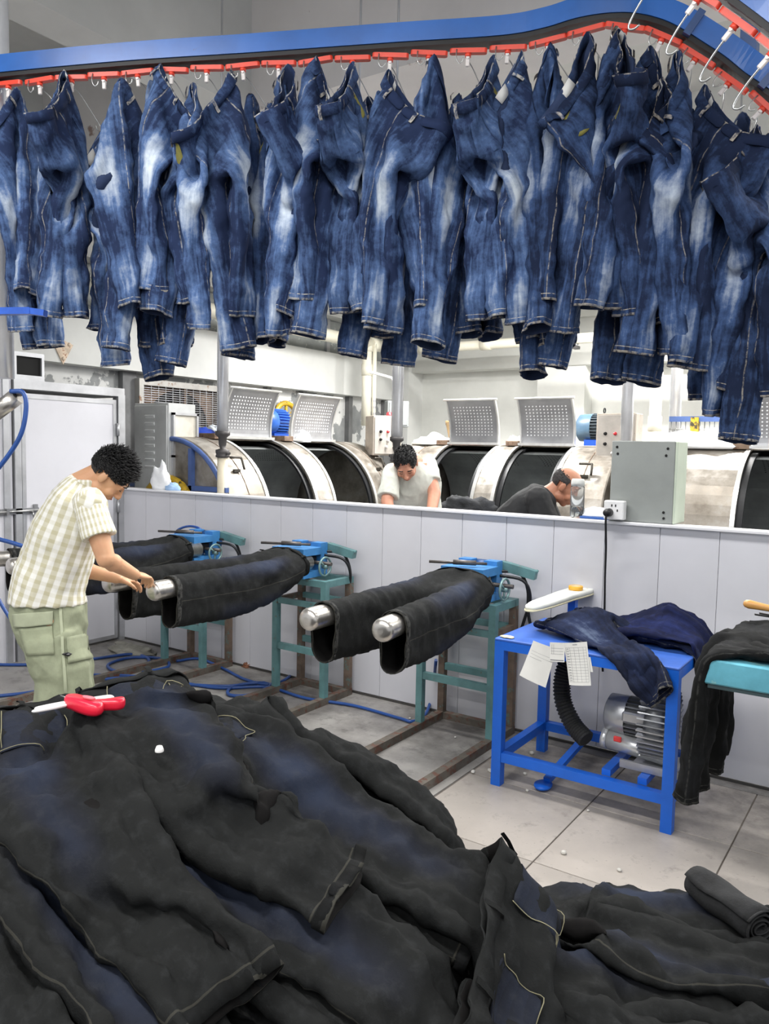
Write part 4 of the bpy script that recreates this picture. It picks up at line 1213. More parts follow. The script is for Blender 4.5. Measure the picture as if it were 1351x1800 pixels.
def hang_jeans(pt_, v, rz, mat_, label, sc=1.0, grp='washed jeans hanging on the conveyor'):
    body, parts = hanging_meshes(v, mat_)
    t = empty('hanging_jeans', pt_, rz, label, 'jeans', grp); t.scale = (sc, sc, sc)
    link('denim_body', body, t)
    for nme, me in parts: link(nme, me, t)
    return t
def rail_point(u):
    """place on the rail seen at image column u -> hanging point under it"""
    best = None
    for p in LINKS_F:
        q = p-CAMP; zc = q.dot(_f); uu = 675.5+F_PX*q.dot(_r)/zc
        if best is None or abs(uu-u) < best[0]: best = (abs(uu-u), p)
    return best[1]
LINKS_F = []
s_ = 0.0
while s_ < _L:
    p, t_ = path_at(RAIL, s_); LINKS_F.append(p.copy()); s_ += .01
# (column, apex row, variant, turn, wash, depth offset)
FRONT = [
 (28, 150, 3, 0.2, 0), (112, 122, 0, 0.0, 0), (215, 137, 4, 1.2, 0), (283, 108, 2, .5, 0), (338, 140, 5, 2.2, 0), (402, 124, 1, .1, 0),
 (506, 108, 6, 1.0, 0), (556, 95, 7, .3, 0), (619, 104, 8, 3.0, 0), (682, 116, 9, .2, 0), (762, 92, 10, .5, 0), (866, 92, 8, 2.8, 0),
 (916, 84, 11, .9, 0), (968, 72, 2, 1.9, 1), (1030, 52, 3, .7, 1), (1086, 48, 0, .1, 1), (1143, 76, 7, -.5, 1), (1190, 82, 5, 1.6, 1),
 (1237, 142, 9, .0, 1), (1304, 192, 6, .5, 1), (1352, 235, 4, 1.8, 1)]
BACK = [(60, 205, 8, 2.9, 0), (186, 208, 11, 1.5, 0), (262, 205, 10, 2.5, 1), (318, 200, 6, 2.9, 1), (442, 165, 4, 1.6, 1), (478, 175, 8, 1.0, 1), (648, 165, 3, 2.0, 1), (700, 190, 5, 2.7, 1),
        (806, 160, 1, 2.7, 1), (845, 150, 0, 3.0, 1), (940, 160, 10, 1.1, 1), (1005, 155, 6, 2.4, 1), (1110, 150, 4, 2.2, 1), (1168, 160, 1, 2.9, 1), (1275, 212, 8, 2.8, 1), (1330, 215, 1, 2.2, 1)]
ORD = ['first', 'second', 'third', 'fourth', 'fifth', 'sixth', 'seventh', 'eighth', 'ninth', 'tenth', 'eleventh', 'twelfth', 'thirteenth', 'fourteenth', 'fifteenth', 'sixteenth', 'seventeenth', 'eighteenth', 'nineteenth', 'twentieth', 'twenty-first']
for i, (u, v_, var, rz, w) in enumerate(FRONT):
    rp = rail_point(u); D = (rp-CAMP).dot(_f)-.03
    p = at_d(u, v_, D)
    lab = '%s wash blue jeans in the front layer under the rail, %s from the left' % ('faded light' if w == 0 else 'darker mid', ORD[i])
    hang_jeans(p, var, rz+YAW, M_jl if w == 0 else M_jm, lab, .91+.02*((i*7) % 4))
for i, (u, v_, var, rz, w) in enumerate(BACK):
    rp = rail_point(u); D = (rp-CAMP).dot(_f)+.13
    p = at_d(u, v_, D)
    lab = 'blue jeans in the shaded rear layer behind the front jeans, %s from the left' % ORD[i]
    hang_jeans(p, var, rz+YAW, M_jl if w == 0 else M_jm, lab, .95, 'washed jeans in the rear layer of the conveyor')
# ================================================================ FORM MACHINES (steel leg formers)
M_teal = paint('machine_teal', rgb(96, 138, 140), .5, .1, var=.15, scale=7, wear=rgb(112, 92, 74), wear_amt=.62)
M_legrust = paint('leg_rust', rgb(112, 96, 84), .7, .2, var=.2, scale=9, wear=rgb(96, 120, 116), wear_amt=.56)
M_floorrail = paint('floor_rail', rgb(104, 98, 90), .7, .2, var=.2, scale=8, wear=rgb(104, 72, 60), wear_amt=.52)
M_headblue = paint('head_blue', rgb(66, 134, 196), .45, .1, var=.12, scale=9, wear=rgb(70, 84, 96), wear_amt=.64)
M_iron = paint('greasy_iron', rgb(92, 88, 86), .45, .6, var=.2, scale=14)
M_bright = paint('brushed_steel', rgb(196, 192, 186), .28, .9, var=.10, scale=7, sc=(1, 6, 6))
M_hoseblue = paint('hose_blue', rgb(36, 74, 142), .35, var=.08)
M_hoseblack = paint('hose_black', rgb(24, 26, 30), .4, var=.05)

def form_machine(fx0, fx1, mid, theta, label, bare=(0, 0), rail_len=1.6):
    """fx0..fx1 frame width at the wall, tubes run towards -y from (mid, 3.66)"""
    y0, y1, zt = 3.80, 4.05, .78
    t = empty('form_machine', ((fx0+fx1)/2, y0, 0), 0, label, 'form machine')
    O = Vector(t.location)
    def add(nme, m, mat_, parent=t):
        return at_root(m, t).build(nme, mat_, parent)
    for x in (fx0, fx1):
        for y in (y0, y1):
            add('leg', MB().box((x-.02, y-.02, .045), (x+.02, y+.02, zt-.04)), M_teal if y == y0 else M_legrust)
    for y in (y0, y1):
        add('top_rail', MB().box((fx0-.02, y-.02, zt-.04), (fx1+.02, y+.02, zt)), M_teal)
        add('shelf_rail', MB().box((fx0+.021, y-.015, .60), (fx1-.021, y+.015, .635)), M_teal)
        add('low_rail', MB().box((fx0+.021, y-.015, .30), (fx1-.021, y+.015, .34)), M_teal)
    for x in (fx0, fx1):
        add('top_rail', MB().box((x-.02, y0+.021, zt-.04), (x+.02, y1-.021, zt)), M_teal)
        add('shelf_rail', MB().box((x-.015, y0+.021, .60), (x+.015, y1-.021, .635)), M_legrust)
        add('floor_rail', MB().box((x-.022, y0-rail_len, 0), (x+.022, y1+.02, .044)), M_floorrail)
    add('floor_crossbar', MB().box((fx0+.023, y1-.024, 0), (fx1-.023, y1+.02, .04)), M_floorrail)
    # head
    hx = mid; R = Matrix.Translation((hx, 3.70, 0)) @ Matrix.Rotation(theta, 4, 'Z')
    hd = empty('head_unit', Vector((hx, 3.86, zt))-O); hd.parent = t
    def addh(nme, m, mat_):
        m.v = [tuple(Vector(p)-Vector((hx, 3.86, zt))) for p in m.v]; return m.build(nme, mat_, hd)
    m = MB(); m.box((hx-.13, 3.72, .93), (hx+.13, 3.90, .975)); m.box((hx-.13, 3.72, .79), (hx+.13, 3.90, .83)); addh('clamp_plate', m, M_headblue)
    m = MB(); m.box((hx+.04, 3.90, .785), (hx+.12, 3.97, 1.0)); m.box((hx-.12, 3.90, .785), (hx-.04, 3.97, 1.0)); addh('upright', m, M_headblue)
    m = MB(); m.tube([(hx-.16, 3.86, .88), (hx+.24, 3.86, .88)], .012, 10); m.tube([(hx-.06, 3.62, .88), (hx-.06, 3.95, .88)], .018, 10); m.tube([(hx+.07, 3.62, .90), (hx+.07, 3.95, .90)], .018, 10); addh('shaft', m, M_iron)
    m = MB(); m.lathe([(.03, -.05), (.055, -.05), (.055, .03), (.04, .05), (0, .05)], 20, M=Matrix.Translation((hx, 3.98, .94)) @ Matrix.Rotation(PI/2, 4, 'Y')); m.lathe([(.0, .0), (.07, 0), (.07, .02), (.045, .03), (.045, .10), (.06, .11), (.06, .13), (0, .13)], 22, M=Matrix.Translation((hx-.02, 3.94, .9)) @ Matrix.Rotation(-PI/2, 4, 'X'))
    addh('flange', m, paint('flange_blue', rgb(40, 84, 140), .4, .2, var=.15))
    m = MB(); cw = Vector((hx+.19, 3.86, .86)); m.tube([cw+Vector((.0+.0, .058*math.cos(2*PI*k/24), .058*math.sin(2*PI*k/24))) for k in range(24)], .007, 6, closed=True)
    for k in range(3):
        a = 2*PI*k/3+.4; m.tube([cw, cw+Vector((0, .055*math.cos(a), .055*math.sin(a)))], .006, 6)
    m.lathe([(0, -.02), (.015, -.02), (.015, .02), (0, .02)], 10, M=Matrix.Translation(cw) @ Matrix.Rotation(PI/2, 4, 'Y'))
    addh('handwheel', m, paint('wheel_teal', rgb(120, 150, 150), .4, .3))
    m = MB(); m.bar((hx+.10, 4.0, .97), (hx+.30, 4.02, .93), .05, .05); m.tube([(hx+.29, 4.01, .93), (hx+.31, 4.02, .96)], .008, 6); addh('bracket', m, M_teal)
    m = MB(); m.tube([(hx-.17, 3.66, 1.0), (hx+.10, 3.82, .995)], .008, 8); m.tube([(hx-.06, 3.73, 1.0), (hx+.05, 3.79, .998)], .014, 8); addh('air_cylinder', m, M_iron)
    m = MB(); m.tube(spline([(hx+.10, 3.94, .92), (hx+.24, 3.98, .90), (hx+.27, 4.02, .8), (hx+.22, 4.06, .66), (hx+.17, 4.07, .5)], 5), .009, 8); addh('air_hose', m, M_hoseblack)
    m = MB(); m.tube(spline([(hx+.10, 3.96, .94), (hx+.20, 4.02, .93), (hx+.24, 4.05, .84), (hx+.24, 4.07, .7), (hx+.28, 4.075, .56)], 5), .009, 8); addh('air_hose', m, M_hoseblack)
    # form tubes
    for s in (-1, 1):
        A = Vector((s*.10, .10, .885)); B = Vector((s*.178, -1.19, .885)); d = (B-A).normalized()
        pts = [A, B-d*.03]; rs = [.049, .049]
        for k in range(1, 6):
            a = PI/2*k/5; pts.append(B-d*.03+d*.03*math.sin(a)); rs.append(max(.002, .049*math.cos(a)**.55) if k < 5 else .012)
        m = MB().tube([R @ p for p in pts], rs, 22)
        add('form_tube', m, M_bright)
    return t
fm1 = form_machine(-2.32, -1.87, -2.03, .096, 'leg forming machine with blue head and handwheel beside the blue table')
fm2 = form_machine(-3.43, -3.03, -3.27, 0.0, 'leg forming machine in the middle whose jeans the man is fitting')
fm3 = form_machine(-4.52, -4.12, -4.25, -.215, 'leg forming machine at the left behind the man near the door')

# jeans pulled over the tubes
PF = Pants(32, 9, 26, waist=.40, hip=.47, rise=.28, thigh=.33, knee=.30, hem=.275, inseam=.80)
def fit_on_tubes(seed, steps=330):
    rg2 = np.random.default_rng(seed)
    capA = [(np.array([s*.10, .3, .885]), np.array([s*.178, -1.19, .885]), .063) for s in (-1, 1)]
    # initial: every leg row becomes a loose ring about its tube, hips a flat ring about both
    X = PF.P.copy(); Ltot = PF.len_total; tip = -1.08; back = .0
    k_ = (back-tip)/(Ltot)
    for li, rows in enumerate(PF.legs):
        s = -1 if li == 0 else 1
        for r in range(1, PF.nl+1):
            ids = rows[r]; f = r/PF.nl
            y = back-(PF.z[ids].mean())*k_
            tt = (.10-y)/1.29; cx = s*(.10+.078*tt)
            per = sum(np.linalg.norm(PF.P[ids[(k+1) % PF.m]]-PF.P[ids[k]]) for k in range(PF.m)); rr = per/(2*PI)
            loc = PF.P[ids]-PF.P[ids].mean(0); an = np.arctan2(loc[:, 1], loc[:, 0])
            X[ids, 0] = cx+rr*np.cos(an)*.9; X[ids, 1] = y; X[ids, 2] = .885+.066-rr*1.05-rr*np.sin(an)
    for r in range(PF.nh):
        ids = PF.hip[r]; y = back-PF.z[ids].mean()*k_
        loc = PF.P[ids]-PF.P[ids].mean(0)
        X[ids, 0] = loc[:, 0]*1.0; X[ids, 1] = y; X[ids, 2] = .885+.04-loc[:, 1]*.95-.045*(1 if True else 0)
    for b in PF.bridge:
        X[b] = (0, back-PF.rise*k_, .885-(PF.P[b][1])*.7)
    X += rg2.normal(size=X.shape)*.004
    sc = 1+.02*smooth_noise(rg2, (len(PF.rest), 1), 5)
    pins_ = [list(PF.hip[0])+list(PF.hip[1])]
    Y = simulate(PF, X[:, None, :], steps, pins_, rest_scale=sc, open_leg=.10, open_hip=.10, damp=.975, capsules=capA, h=1/240., grav=6.0, relax=30)
    return Y[:, 0]
form_shapes = [fit_on_tubes(5), fit_on_tubes(8)]
def tube_jeans(mid, theta, shape, label):
    X = form_shapes[shape].copy()
    Nn = vert_normals(X, PF.F); flip = PF.flip
    F = [f if flip > 0 else f[::-1] for f in PF.F]; UV = PF.UV if flip > 0 else PF.UV[:, ::-1]
    body = cloth_mesh('denim_body', X, F, UV, [M_jspray, M_jrin], 1, .003, .003, 13.0, shape)
    t = empty('fitted_jeans', (mid, 3.70, 0), theta, label, 'jeans', 'black jeans pulled over the steel formers')
    link('denim_body', body, t)
    for nme, me in garment_parts(PF, X, Nn*flip, M_jraw, None, 1, False): link(nme, me, t)
    # rolled hem bands
    for rows in PF.legs:
        cols = np.arange(PF.m+1) % PF.m
        link('hem', grid_part('hem', X, Nn*flip, rows[-2:][:, cols], M_jraw, .004, .003), t)
    return t
tube_jeans(-2.03, .096, 0, 'black and navy jeans pulled over the steel tubes beside the blue table')
tube_jeans(-3.27, 0.0, 1, 'black and navy jeans the man is pulling over the middle steel tubes')
tube_jeans(-4.25, -.215, 0, 'black and navy jeans on the steel tubes behind the man')

# ================================================================ HEAPS OF RAW JEANS IN THE FOREGROUND
GX0, GY0, GR = -2.7, -.1, .0125
GNX, GNY = int(3.6/GR), int(3.0/GR)
gx = GX0+np.arange(GNX)*GR; gy = GY0+np.arange(GNY)*GR
XX, YY = np.meshgrid(gx, gy, indexing='ij')
def poly_dist(poly):
    """distance outside a polygon (0 inside)"""
    P = np.array(poly); inside = np.zeros(XX.shape, bool); dist = np.full(XX.shape, 9.0)
    for i in range(len(P)):
        a, b = P[i], P[(i+1) % len(P)]
        cond = ((a[1] > YY) != (b[1] > YY)) & (XX < (b[0]-a[0])*(YY-a[1])/(b[1]-a[1]+1e-12)+a[0]); inside ^= cond
        t = np.clip(((XX-a[0])*(b[0]-a[0])+(YY-a[1])*(b[1]-a[1]))/((b-a)@(b-a)), 0, 1)
        dist = np.minimum(dist, np.hypot(XX-a[0]-t*(b[0]-a[0]), YY-a[1]-t*(b[1]-a[1])))
    return np.where(inside, -dist, dist)
def blur(a, k):
    for _ in range(k):
        p = np.pad(a, 1, mode='edge'); a = (p[1:-1, 1:-1]*4+p[:-2, 1:-1]*2+p[2:, 1:-1]*2+p[1:-1, :-2]*2+p[1:-1, 2:]*2+p[:-2, :-2]+p[2:, 2:]+p[:-2, 2:]+p[2:, :-2])/16
    return a
dL = poly_dist([(-2.05, .95), (-1.82, 1.22), (-1.56, 1.48), (-1.2, 1.58), (-.93, 1.62), (-.78, 1.46), (-.74, 1.12), (-.84, .80), (-1.05, .55), (-1.5, .40), (-1.95, .55)])
tq = np.clip((XX+1.66)*.564-(YY-1.27)*.826, 0, 9)      # way from the far ridge towards the near side
topL = np.clip(.945-.20*(XX+1.68)-.42*np.minimum(tq, .32), .5, .97)
HL = np.where(dL < 0, topL-.03*np.exp(dL/.05), topL-.03-np.clip(dL, 0, 9)*2.6)
dR = poly_dist([(-.86, 1.50), (-.84, 1.90), (-.55, 2.08), (-.1, 2.22), (.5, 2.28), (.7, 1.6), (.5, 1.1), (-.1, 1.05), (-.55, 1.22)])
topR = .47-.05*(XX+.9)
HR = np.where(dR < 0, topR-.04*np.exp(dR/.06), topR-.04-np.clip(dR, 0, 9)*2.2)
HF = np.maximum(np.maximum(HL, HR), .0)
rgh = np.random.default_rng(4)
lump = blur(rgh.normal(size=HF.shape), 60); lump /= lump.std()
HF = np.where(HF > .02, HF+lump*.012, HF)
HF = blur(HF, 4)
def hf_sample(x, y, H):
    fx = np.clip((x-GX0)/GR, 0, GNX-2.001); fy = np.clip((y-GY0)/GR, 0, GNY-2.001)
    i = fx.astype(int); j = fy.astype(int); a = fx-i; b = fy-j
    return H[i, j]*(1-a)*(1-b)+H[i+1, j]*a*(1-b)+H[i, j+1]*(1-a)*b+H[i+1, j+1]*a*b
# the core of both heaps: countless crumpled garments nobody can tell apart
def heap_core(name, mask_poly_d, label, lowest):
    st = 2; sub = (slice(None, None, st), slice(None, None, st))
    H = HF[sub]; X_ = XX[sub]; Y_ = YY[sub]; M_ = (mask_poly_d < .34)[sub] & (H > .012)
    idx = -np.ones(H.shape, int); vs = []
    for i, j in zip(*np.nonzero(M_)):
        idx[i, j] = len(vs); z = H[i, j]-.012+.012*mnoise.fractal(Vector((X_[i, j]*9, Y_[i, j]*9, 1)), 1, 2, 3); vs.append((X_[i, j], Y_[i, j], max(.003, z)))
    fs = [(idx[i, j], idx[i+1, j], idx[i+1, j+1], idx[i, j+1]) for i in range(H.shape[0]-1) for j in range(H.shape[1]-1) if min(idx[i, j], idx[i+1, j], idx[i+1, j+1], idx[i, j+1]) >= 0]
    o = MB().add(vs, fs, 0, True).build(name, paint('heap_denim', rgb(24, 25, 27), .9, var=.3, scale=14, bump=.4)); tag(o, label, 'jeans heap', kind='stuff')
    return o
heap_core('jeans_heap', dL, 'crumpled core of the big heap of black jeans at lower left', 0)
heap_core('jeans_heap', dR, 'crumpled core of the low heap of black jeans at lower right', 0)

PG = Pants(48, 11, 34, waist=.43, hip=.52, rise=.29, thigh=.30, knee=.225, hem=.205, inseam=.80)
def lay_jeans(cx, cy, ang, face_up, steps=190, squeeze=.87, spread=.03, seed=0, lift=.05, bend=0.0, twist=0.0, curve=0.0):
    """lay a pair of trousers, waist centre at (cx,cy), legs towards ang; face_up 1 = front on top"""
    global HF
    rg2 = np.random.default_rng(seed)
    P = PG.P; n = PG.n
    along = PG.z*squeeze
    half = P[:, 0].copy()
    lat = half*1.0
    fdep = -P[:, 1]                                   # + is front
    up = np.where(fdep*face_up > 0, 1.0, 0.0)
    # flatten: pull lateral position out to the flat pattern
    for r in range(PG.nh):
        ids = PG.hip[r]; a = np.abs(P[ids, 0]).max(); w = sum(np.linalg.norm(P[ids[(k+1) % PG.N]]-P[ids[k]]) for k in range(PG.N))/4
        th = np.arccos(np.clip(P[ids, 0]/a, -1, 1)); lat[ids] = w*(1-th/(PI/2))
    for li, rows in enumerate(PG.legs):
        s = -1 if li == 0 else 1
        for r in range(1, PG.nl+1):
            ids = rows[r]; c = P[ids].mean(0); a = np.abs(P[ids, 0]-c[0]).max()
            w = sum(np.linalg.norm(P[ids[(k+1) % PG.m]]-P[ids[k]]) for k in range(PG.m))/4
            th = np.arccos(np.clip((P[ids, 0]-c[0])/a, -1, 1)); f = r/PG.nl
            lat[ids] = s*(w*1.02+.005+spread*f)+w*(1-th/(PI/2))
    lat *= .85
    wob = smooth_noise(rg2, (40,), 2)*.012
    lat = lat+np.interp(along, np.linspace(0, 1.1, 40), wob)+bend*along*along
    ca, sa = math.cos(ang), math.sin(ang)
    if twist: ang_ = twist*along; 
    X = np.zeros((n, 3))
    if abs(curve) < 1e-6:
        X[:, 0] = cx+along*ca-lat*sa*face_up; X[:, 1] = cy+along*sa+lat*ca*face_up
    else:
        th = ang+curve*along
        X[:, 0] = cx+(np.sin(th)-math.sin(ang))/curve-lat*np.sin(th)*face_up
        X[:, 1] = cy-(np.cos(th)-math.cos(ang))/curve+lat*np.cos(th)*face_up
    base = hf_sample(X[:, 0], X[:, 1], HF)
    X[:, 2] = base+lift+up*.03+rg2.normal(size=n)*.004
    # start as a stiff board following the highest support so that overhangs fall naturally
    X[:, 2] = np.maximum(X[:, 2], np.interp(along, np.linspace(0, 1.1, 12), [base[(along > q-.1) & (along < q+.1)].max() if ((along > q-.1) & (along < q+.1)).any() else 0 for q in np.linspace(0, 1.1, 12)])-.10)
    H0 = blur(HF, 1)
    layer = (.004+up*.022)[:, None]
    gxx, gyy = np.gradient(H0, GR); SL = np.clip(np.sqrt(1+gxx**2+gyy**2), 1, 2.6)
    sc = 1+.05*smooth_noise(rg2, (len(PG.rest), 1), 7)
    Y = simulate(PG, X[:, None, :], steps, None, rest_scale=sc, hf=lambda x, y, l: hf_sample(x, y, H0)+l*hf_sample(x, y, SL), layer=layer, open_leg=.012, open_hip=.012, damp=.985, h=1/200., fric=.7, grav=7.0, relax=12)[:, 0]
    # the underside must stay below the upper side
    F = np.array(PG.F); Zt = np.full(HF.shape, 9.0)
    topf = F[(up[F] > .5).all(1)]
    for w4 in ((.25,)*4, (1, 0, 0, 0), (.5, .5, 0, 0), (0, .5, .5, 0), (.5, 0, 0, .5)):
        Q = sum(Y[topf[:, k]]*w4[k] for k in range(4))
        i = np.clip(((Q[:, 0]-GX0)/GR).astype(int), 1, GNX-2); j = np.clip(((Q[:, 1]-GY0)/GR).astype(int), 1, GNY-2)
        for di in (-1, 0, 1):
            for dj in (-1, 0, 1): np.minimum.at(Zt, (i+di, j+dj), Q[:, 2])
    i = np.clip(((Y[:, 0]-GX0)/GR).astype(int), 0, GNX-1); j = np.clip(((Y[:, 1]-GY0)/GR).astype(int), 0, GNY-1)
    nb_ = np.zeros(n, bool); low_only = F[(up[F] < .5).all(1)]; nb_[low_only.ravel()] = True; nb_[F[(up[F] > .5).any(1)].ravel()] = False
    fix = nb_ & (Y[:, 2] > Zt[i, j]-.016)
    Y[fix, 2] = Zt[i, j][fix]-.016
    # add it to the support
    for w4 in ((.25,)*4, (.6, .2, .1, .1), (.1, .6, .2, .1), (.1, .1, .6, .2), (.2, .1, .1, .6), (.5, .5, 0, 0), (0, .5, .5, 0)):
        Q = sum(Y[F[:, k]]*w4[k] for k in range(4))
        i = np.clip(((Q[:, 0]-GX0)/GR).astype(int), 1, GNX-2); j = np.clip(((Q[:, 1]-GY0)/GR).astype(int), 1, GNY-2)
        for di in (-1, 0, 1):
            for dj in (-1, 0, 1): np.maximum.at(HF, (i+di, j+dj), Q[:, 2]+.003)
    return Y
def heap_jeans(label, grp, mat_, cx, cy, ang, face_up, seed, crease=.005, thread=True, **kw):
    Y = lay_jeans(cx, cy, ang, face_up, seed=seed, **kw)
    flip = PG.flip
    Nn = vert_normals(Y, PG.F)
    fr_ = -PG.P[:, 1]*face_up > .004
    Y = add_folds(PG, Y, .022, 1.7, 5.5, seed, fr_)
    Nn = vert_normals(Y, PG.F)
    F = [f if flip > 0 else f[::-1] for f in PG.F]; UV = PG.UV if flip > 0 else PG.UV[:, ::-1]
    body = cloth_mesh('denim_body', Y, F, UV, [mat_, M_jrin], 1, .003, crease, 10.0, seed)
    t = empty('heap_jeans', (cx, cy, 0), 0, label, 'jeans', grp)
    off = Vector((cx, cy, 0))
    def shift(me):
        me.transform(Matrix.Translation(-off)); return me
    link('denim_body', shift(body), t)
    for nme, me in garment_parts(PG, Y, Nn*flip, mat_, M_thread if thread else None, 1, False, 7): link(nme, shift(me), t)
    for rows in PG.legs:
        cols = np.arange(PG.m+1) % PG.m
        link('hem', shift(grid_part('hem', Y, Nn*flip, rows[-2:][:, cols], M_jraw, .0035, .002, np.array([[(.5, .9), (.51, .9), (.51, .91), (.5, .91)] for _ in range(PG.m)]))), t)
    return t
GL = 'black jeans in the big heap at lower left'
HEAP_L = [
 ('black jeans at bottom of the big heap hanging to the frame corner', M_jraw, -1.75, .52, rad(-25), 1, 31, {}),
 ('black jeans low in the big heap with legs hanging over its near side', M_jspray, -1.62, .50, rad(2), -1, 32, {}),
 ('black jeans in the big heap under the pair with the far hem', M_jraw, -1.50, 1.02, rad(14), 1, 33, {}),
 ('navy and black jeans draped down the near left side of the big heap', M_jspray, -1.86, .86, rad(-42), 1, 34, dict(curve=.55)),
 ('black jeans of the big heap whose hem sticks out farthest over the floor', M_jspray, -1.66, 1.46, rad(-8), -1, 35, dict(curve=.45)),
 ('navy and black jeans in the middle of the big heap, half covered', M_jspray, -1.52, 1.02, rad(-22), 1, 36, dict(curve=.6)),
 ('black jeans in the big heap lying across to its right end', M_jspray, -1.42, 1.12, rad(6), -1, 38, dict(curve=.2)),
 ('topmost jeans of the big heap, seat up, pocket beside the red tagging gun', M_jspray, -1.70, 1.22, rad(-48), -1, 37, dict(curve=1.25))]
for lab, mt, cx, cy, a, fu, sd, kw in HEAP_L: heap_jeans(lab, GL, mt, cx, cy, a, fu, sd, **kw)
GRP_R = 'black jeans in the low heap at lower right'
HEAP_R = [
 ('black jeans at bottom of the low right heap', M_jraw, -.62, 1.30, rad(10), 1, 41, {}),
 ('black jeans at the near edge of the low right heap, below the navy pair', M_jspray, -.70, 1.32, rad(28), -1, 42, {}),
 ('navy and black jeans on top of the low right heap, waist towards the big heap', M_jspray, -.80, 1.76, rad(15), 1, 43, {})]
for lab, mt, cx, cy, a, fu, sd, kw in HEAP_R: heap_jeans(lab, GRP_R, mt, cx, cy, a, fu, sd, **kw)
# ================================================================ BLUE TABLE AND WHAT IS ON IT
M_tblue = paint('table_blue', rgb(18, 98, 208), .4, 0, var=.06, scale=5, wear=rgb(34, 60, 110), wear_amt=.72)
M_ttop = paint('tabletop_blue', rgb(58, 100, 186), .45, 0, var=.12, scale=4, wear=rgb(150, 170, 200), wear_amt=.68)
bt = empty('work_table', (-1.22, 3.655, 0), 0, 'bright blue welded steel table with jeans on it beside the partition', 'table')
x0, x1, y0, y1, zt = -.40, .40, -.27, .27, .715
for x in (x0, x1):
    for y in (y0, y1): MB().box((x-.024, y-.024, 0), (x+.024, y+.024, zt-.05)).build('leg', M_tblue, bt)
for y in (y0, y1):
    MB().box((x0-.024, y-.024, zt-.05), (x1+.024, y+.024, zt-.008)).build('top_rail', M_tblue, bt)
    MB().box((x0+.025, y-.02, .12), (x1-.025, y+.02, .165)).build('low_rail', M_tblue, bt)
for x in (x0, x1):
    MB().box((x-.024, y0+.025, zt-.05), (x+.024, y1-.025, zt-.008)).build('top_rail', M_tblue, bt)
    MB().box((x-.02, y0+.025, .12), (x+.02, y1-.025, .165)).build('low_rail', M_tblue, bt)
MB().cbox((0, 0, zt-.002), (.85, .59, .012), b=.003).build('tabletop', M_ttop, bt)
for x in (.12, .28): MB().box((x-.02, y0+.025, .165), (x+.02, y1-.025, .195)).build('blower_bearer', M_tblue, bt)
# foot pedal below the table
t = empty('foot_pedal', (-1.41, 3.49, 0), 0, 'blue foot pedal bar sticking out under the table', 'pedal')
a = Vector((.03, .36, .12)); b = Vector((.0, .0, .035))
MB().bar(a, b, .035, .025).build('pedal_arm', M_tblue, t)
MB().lathe([(0, .0), (.05, .0), (.055, .008), (.055, .016), (0, .018)], 20, M=Matrix.Translation((-.005, -.03, .012)) @ Matrix.Scale(.75, 4, (1, 0, 0))).build('pedal_plate', M_tblue, t)
# ring blower
bl = empty('vortex_blower', (-.98, 3.62, .197), 0, 'grey aluminium ring blower with finned housing under the blue table', 'blower')
M_cast = paint('cast_aluminium', rgb(176, 178, 182), .35, .7, var=.08, scale=9)
M_castd = paint('cast_dark_grey', rgb(120, 122, 126), .4, .6, var=.08, scale=9)  # darker even grey for motor fins and impeller housing
MX = Matrix.Rotation(PI/2, 4, 'Y')
T_ = Matrix.Translation((-.06, 0, .19))
MB().lathe([(0, -.13), (.07, -.13), (.092, -.118), (.095, -.05), (.095, -.03)], 28, M=T_ @ MX).build('motor_cover', M_cast, bl)
m = MB(); m.lathe([(.078, -.035), (.078, .10), (0, .10)], 28, M=T_ @ MX)
for k in range(26):
    an = 2*PI*k/26; m.bar(T_ @ Vector((-.03, .086*math.cos(an), .086*math.sin(an))), T_ @ Vector((.09, .086*math.cos(an), .086*math.sin(an))), .02, .005, up=(0, -math.sin(an), math.cos(an)))
m.build('motor_fins', M_castd, bl)
MB().cbox((-.03, -.08, .215), (.13, .05, .05), b=.008).build('terminal_cover', M_cast, bl)
m = MB(); m.lathe([(.06, .06), (.13, .07), (.15, .09), (.15, .15), (.13, .17), (0, .175)], 36, M=T_ @ MX); m.build('impeller_housing', M_castd, bl)
for k in range(40):
    an = 2*PI*k/40; MB().bar(T_ @ Vector((.05, .155*math.cos(an), .155*math.sin(an))), T_ @ Vector((.17, .155*math.cos(an), .155*math.sin(an))), .032, .006, up=(0, -math.sin(an), math.cos(an))).build('fin', M_cast, bl)
m = MB(); m.tube([(-.17, -.06, .085), (.12, -.06, .06)], .042, 20); m.tube([(-.19, -.06, .087), (-.165, -.06, .085)], .047, 20); m.build('silencer', paint('silencer_light', rgb(206, 208, 210), .3, .6, var=.05), bl)
MB().cbox((-.11, -.098, .105), (.035, .012, .025), b=.003).build('red_sticker', paint('sticker_red', rgb(214, 60, 60), .5), bl)
m = MB(); m.loft([[Vector((x, -.15, 0)), Vector((x, -.09, 0)), Vector((x, -.09, .012)), Vector((x, -.135, .012)), Vector((x, -.135, .035)), Vector((x, -.15, .035))] for x in (-.08, .17)], smooth=False); m.box((-.04, -.09, 0), (.15, .10, .012)); m.box((0, -.03, .012), (.1, .05, .05)); m.build('base_bracket', M_cast, bl)
# corrugated suction hose
hp = spline([at_y(1030, 1300, 3.56), at_y(1008, 1275, 3.60), at_y(990, 1235, 3.64), at_y(988, 1195, 3.66), at_y(1000, 1160, 3.68), at_y(1030, 1135, 3.70)], 14)
rs = [.040+(.005 if i % 2 else -.003) for i in range(len(hp))]
tag(MB().tube(hp, rs, 16, smooth=False).build('suction_hose', paint('hose_corrugated', rgb(40, 41, 42), .5, var=.08)), 'black corrugated suction hose rising from the blower to the table', 'hose')
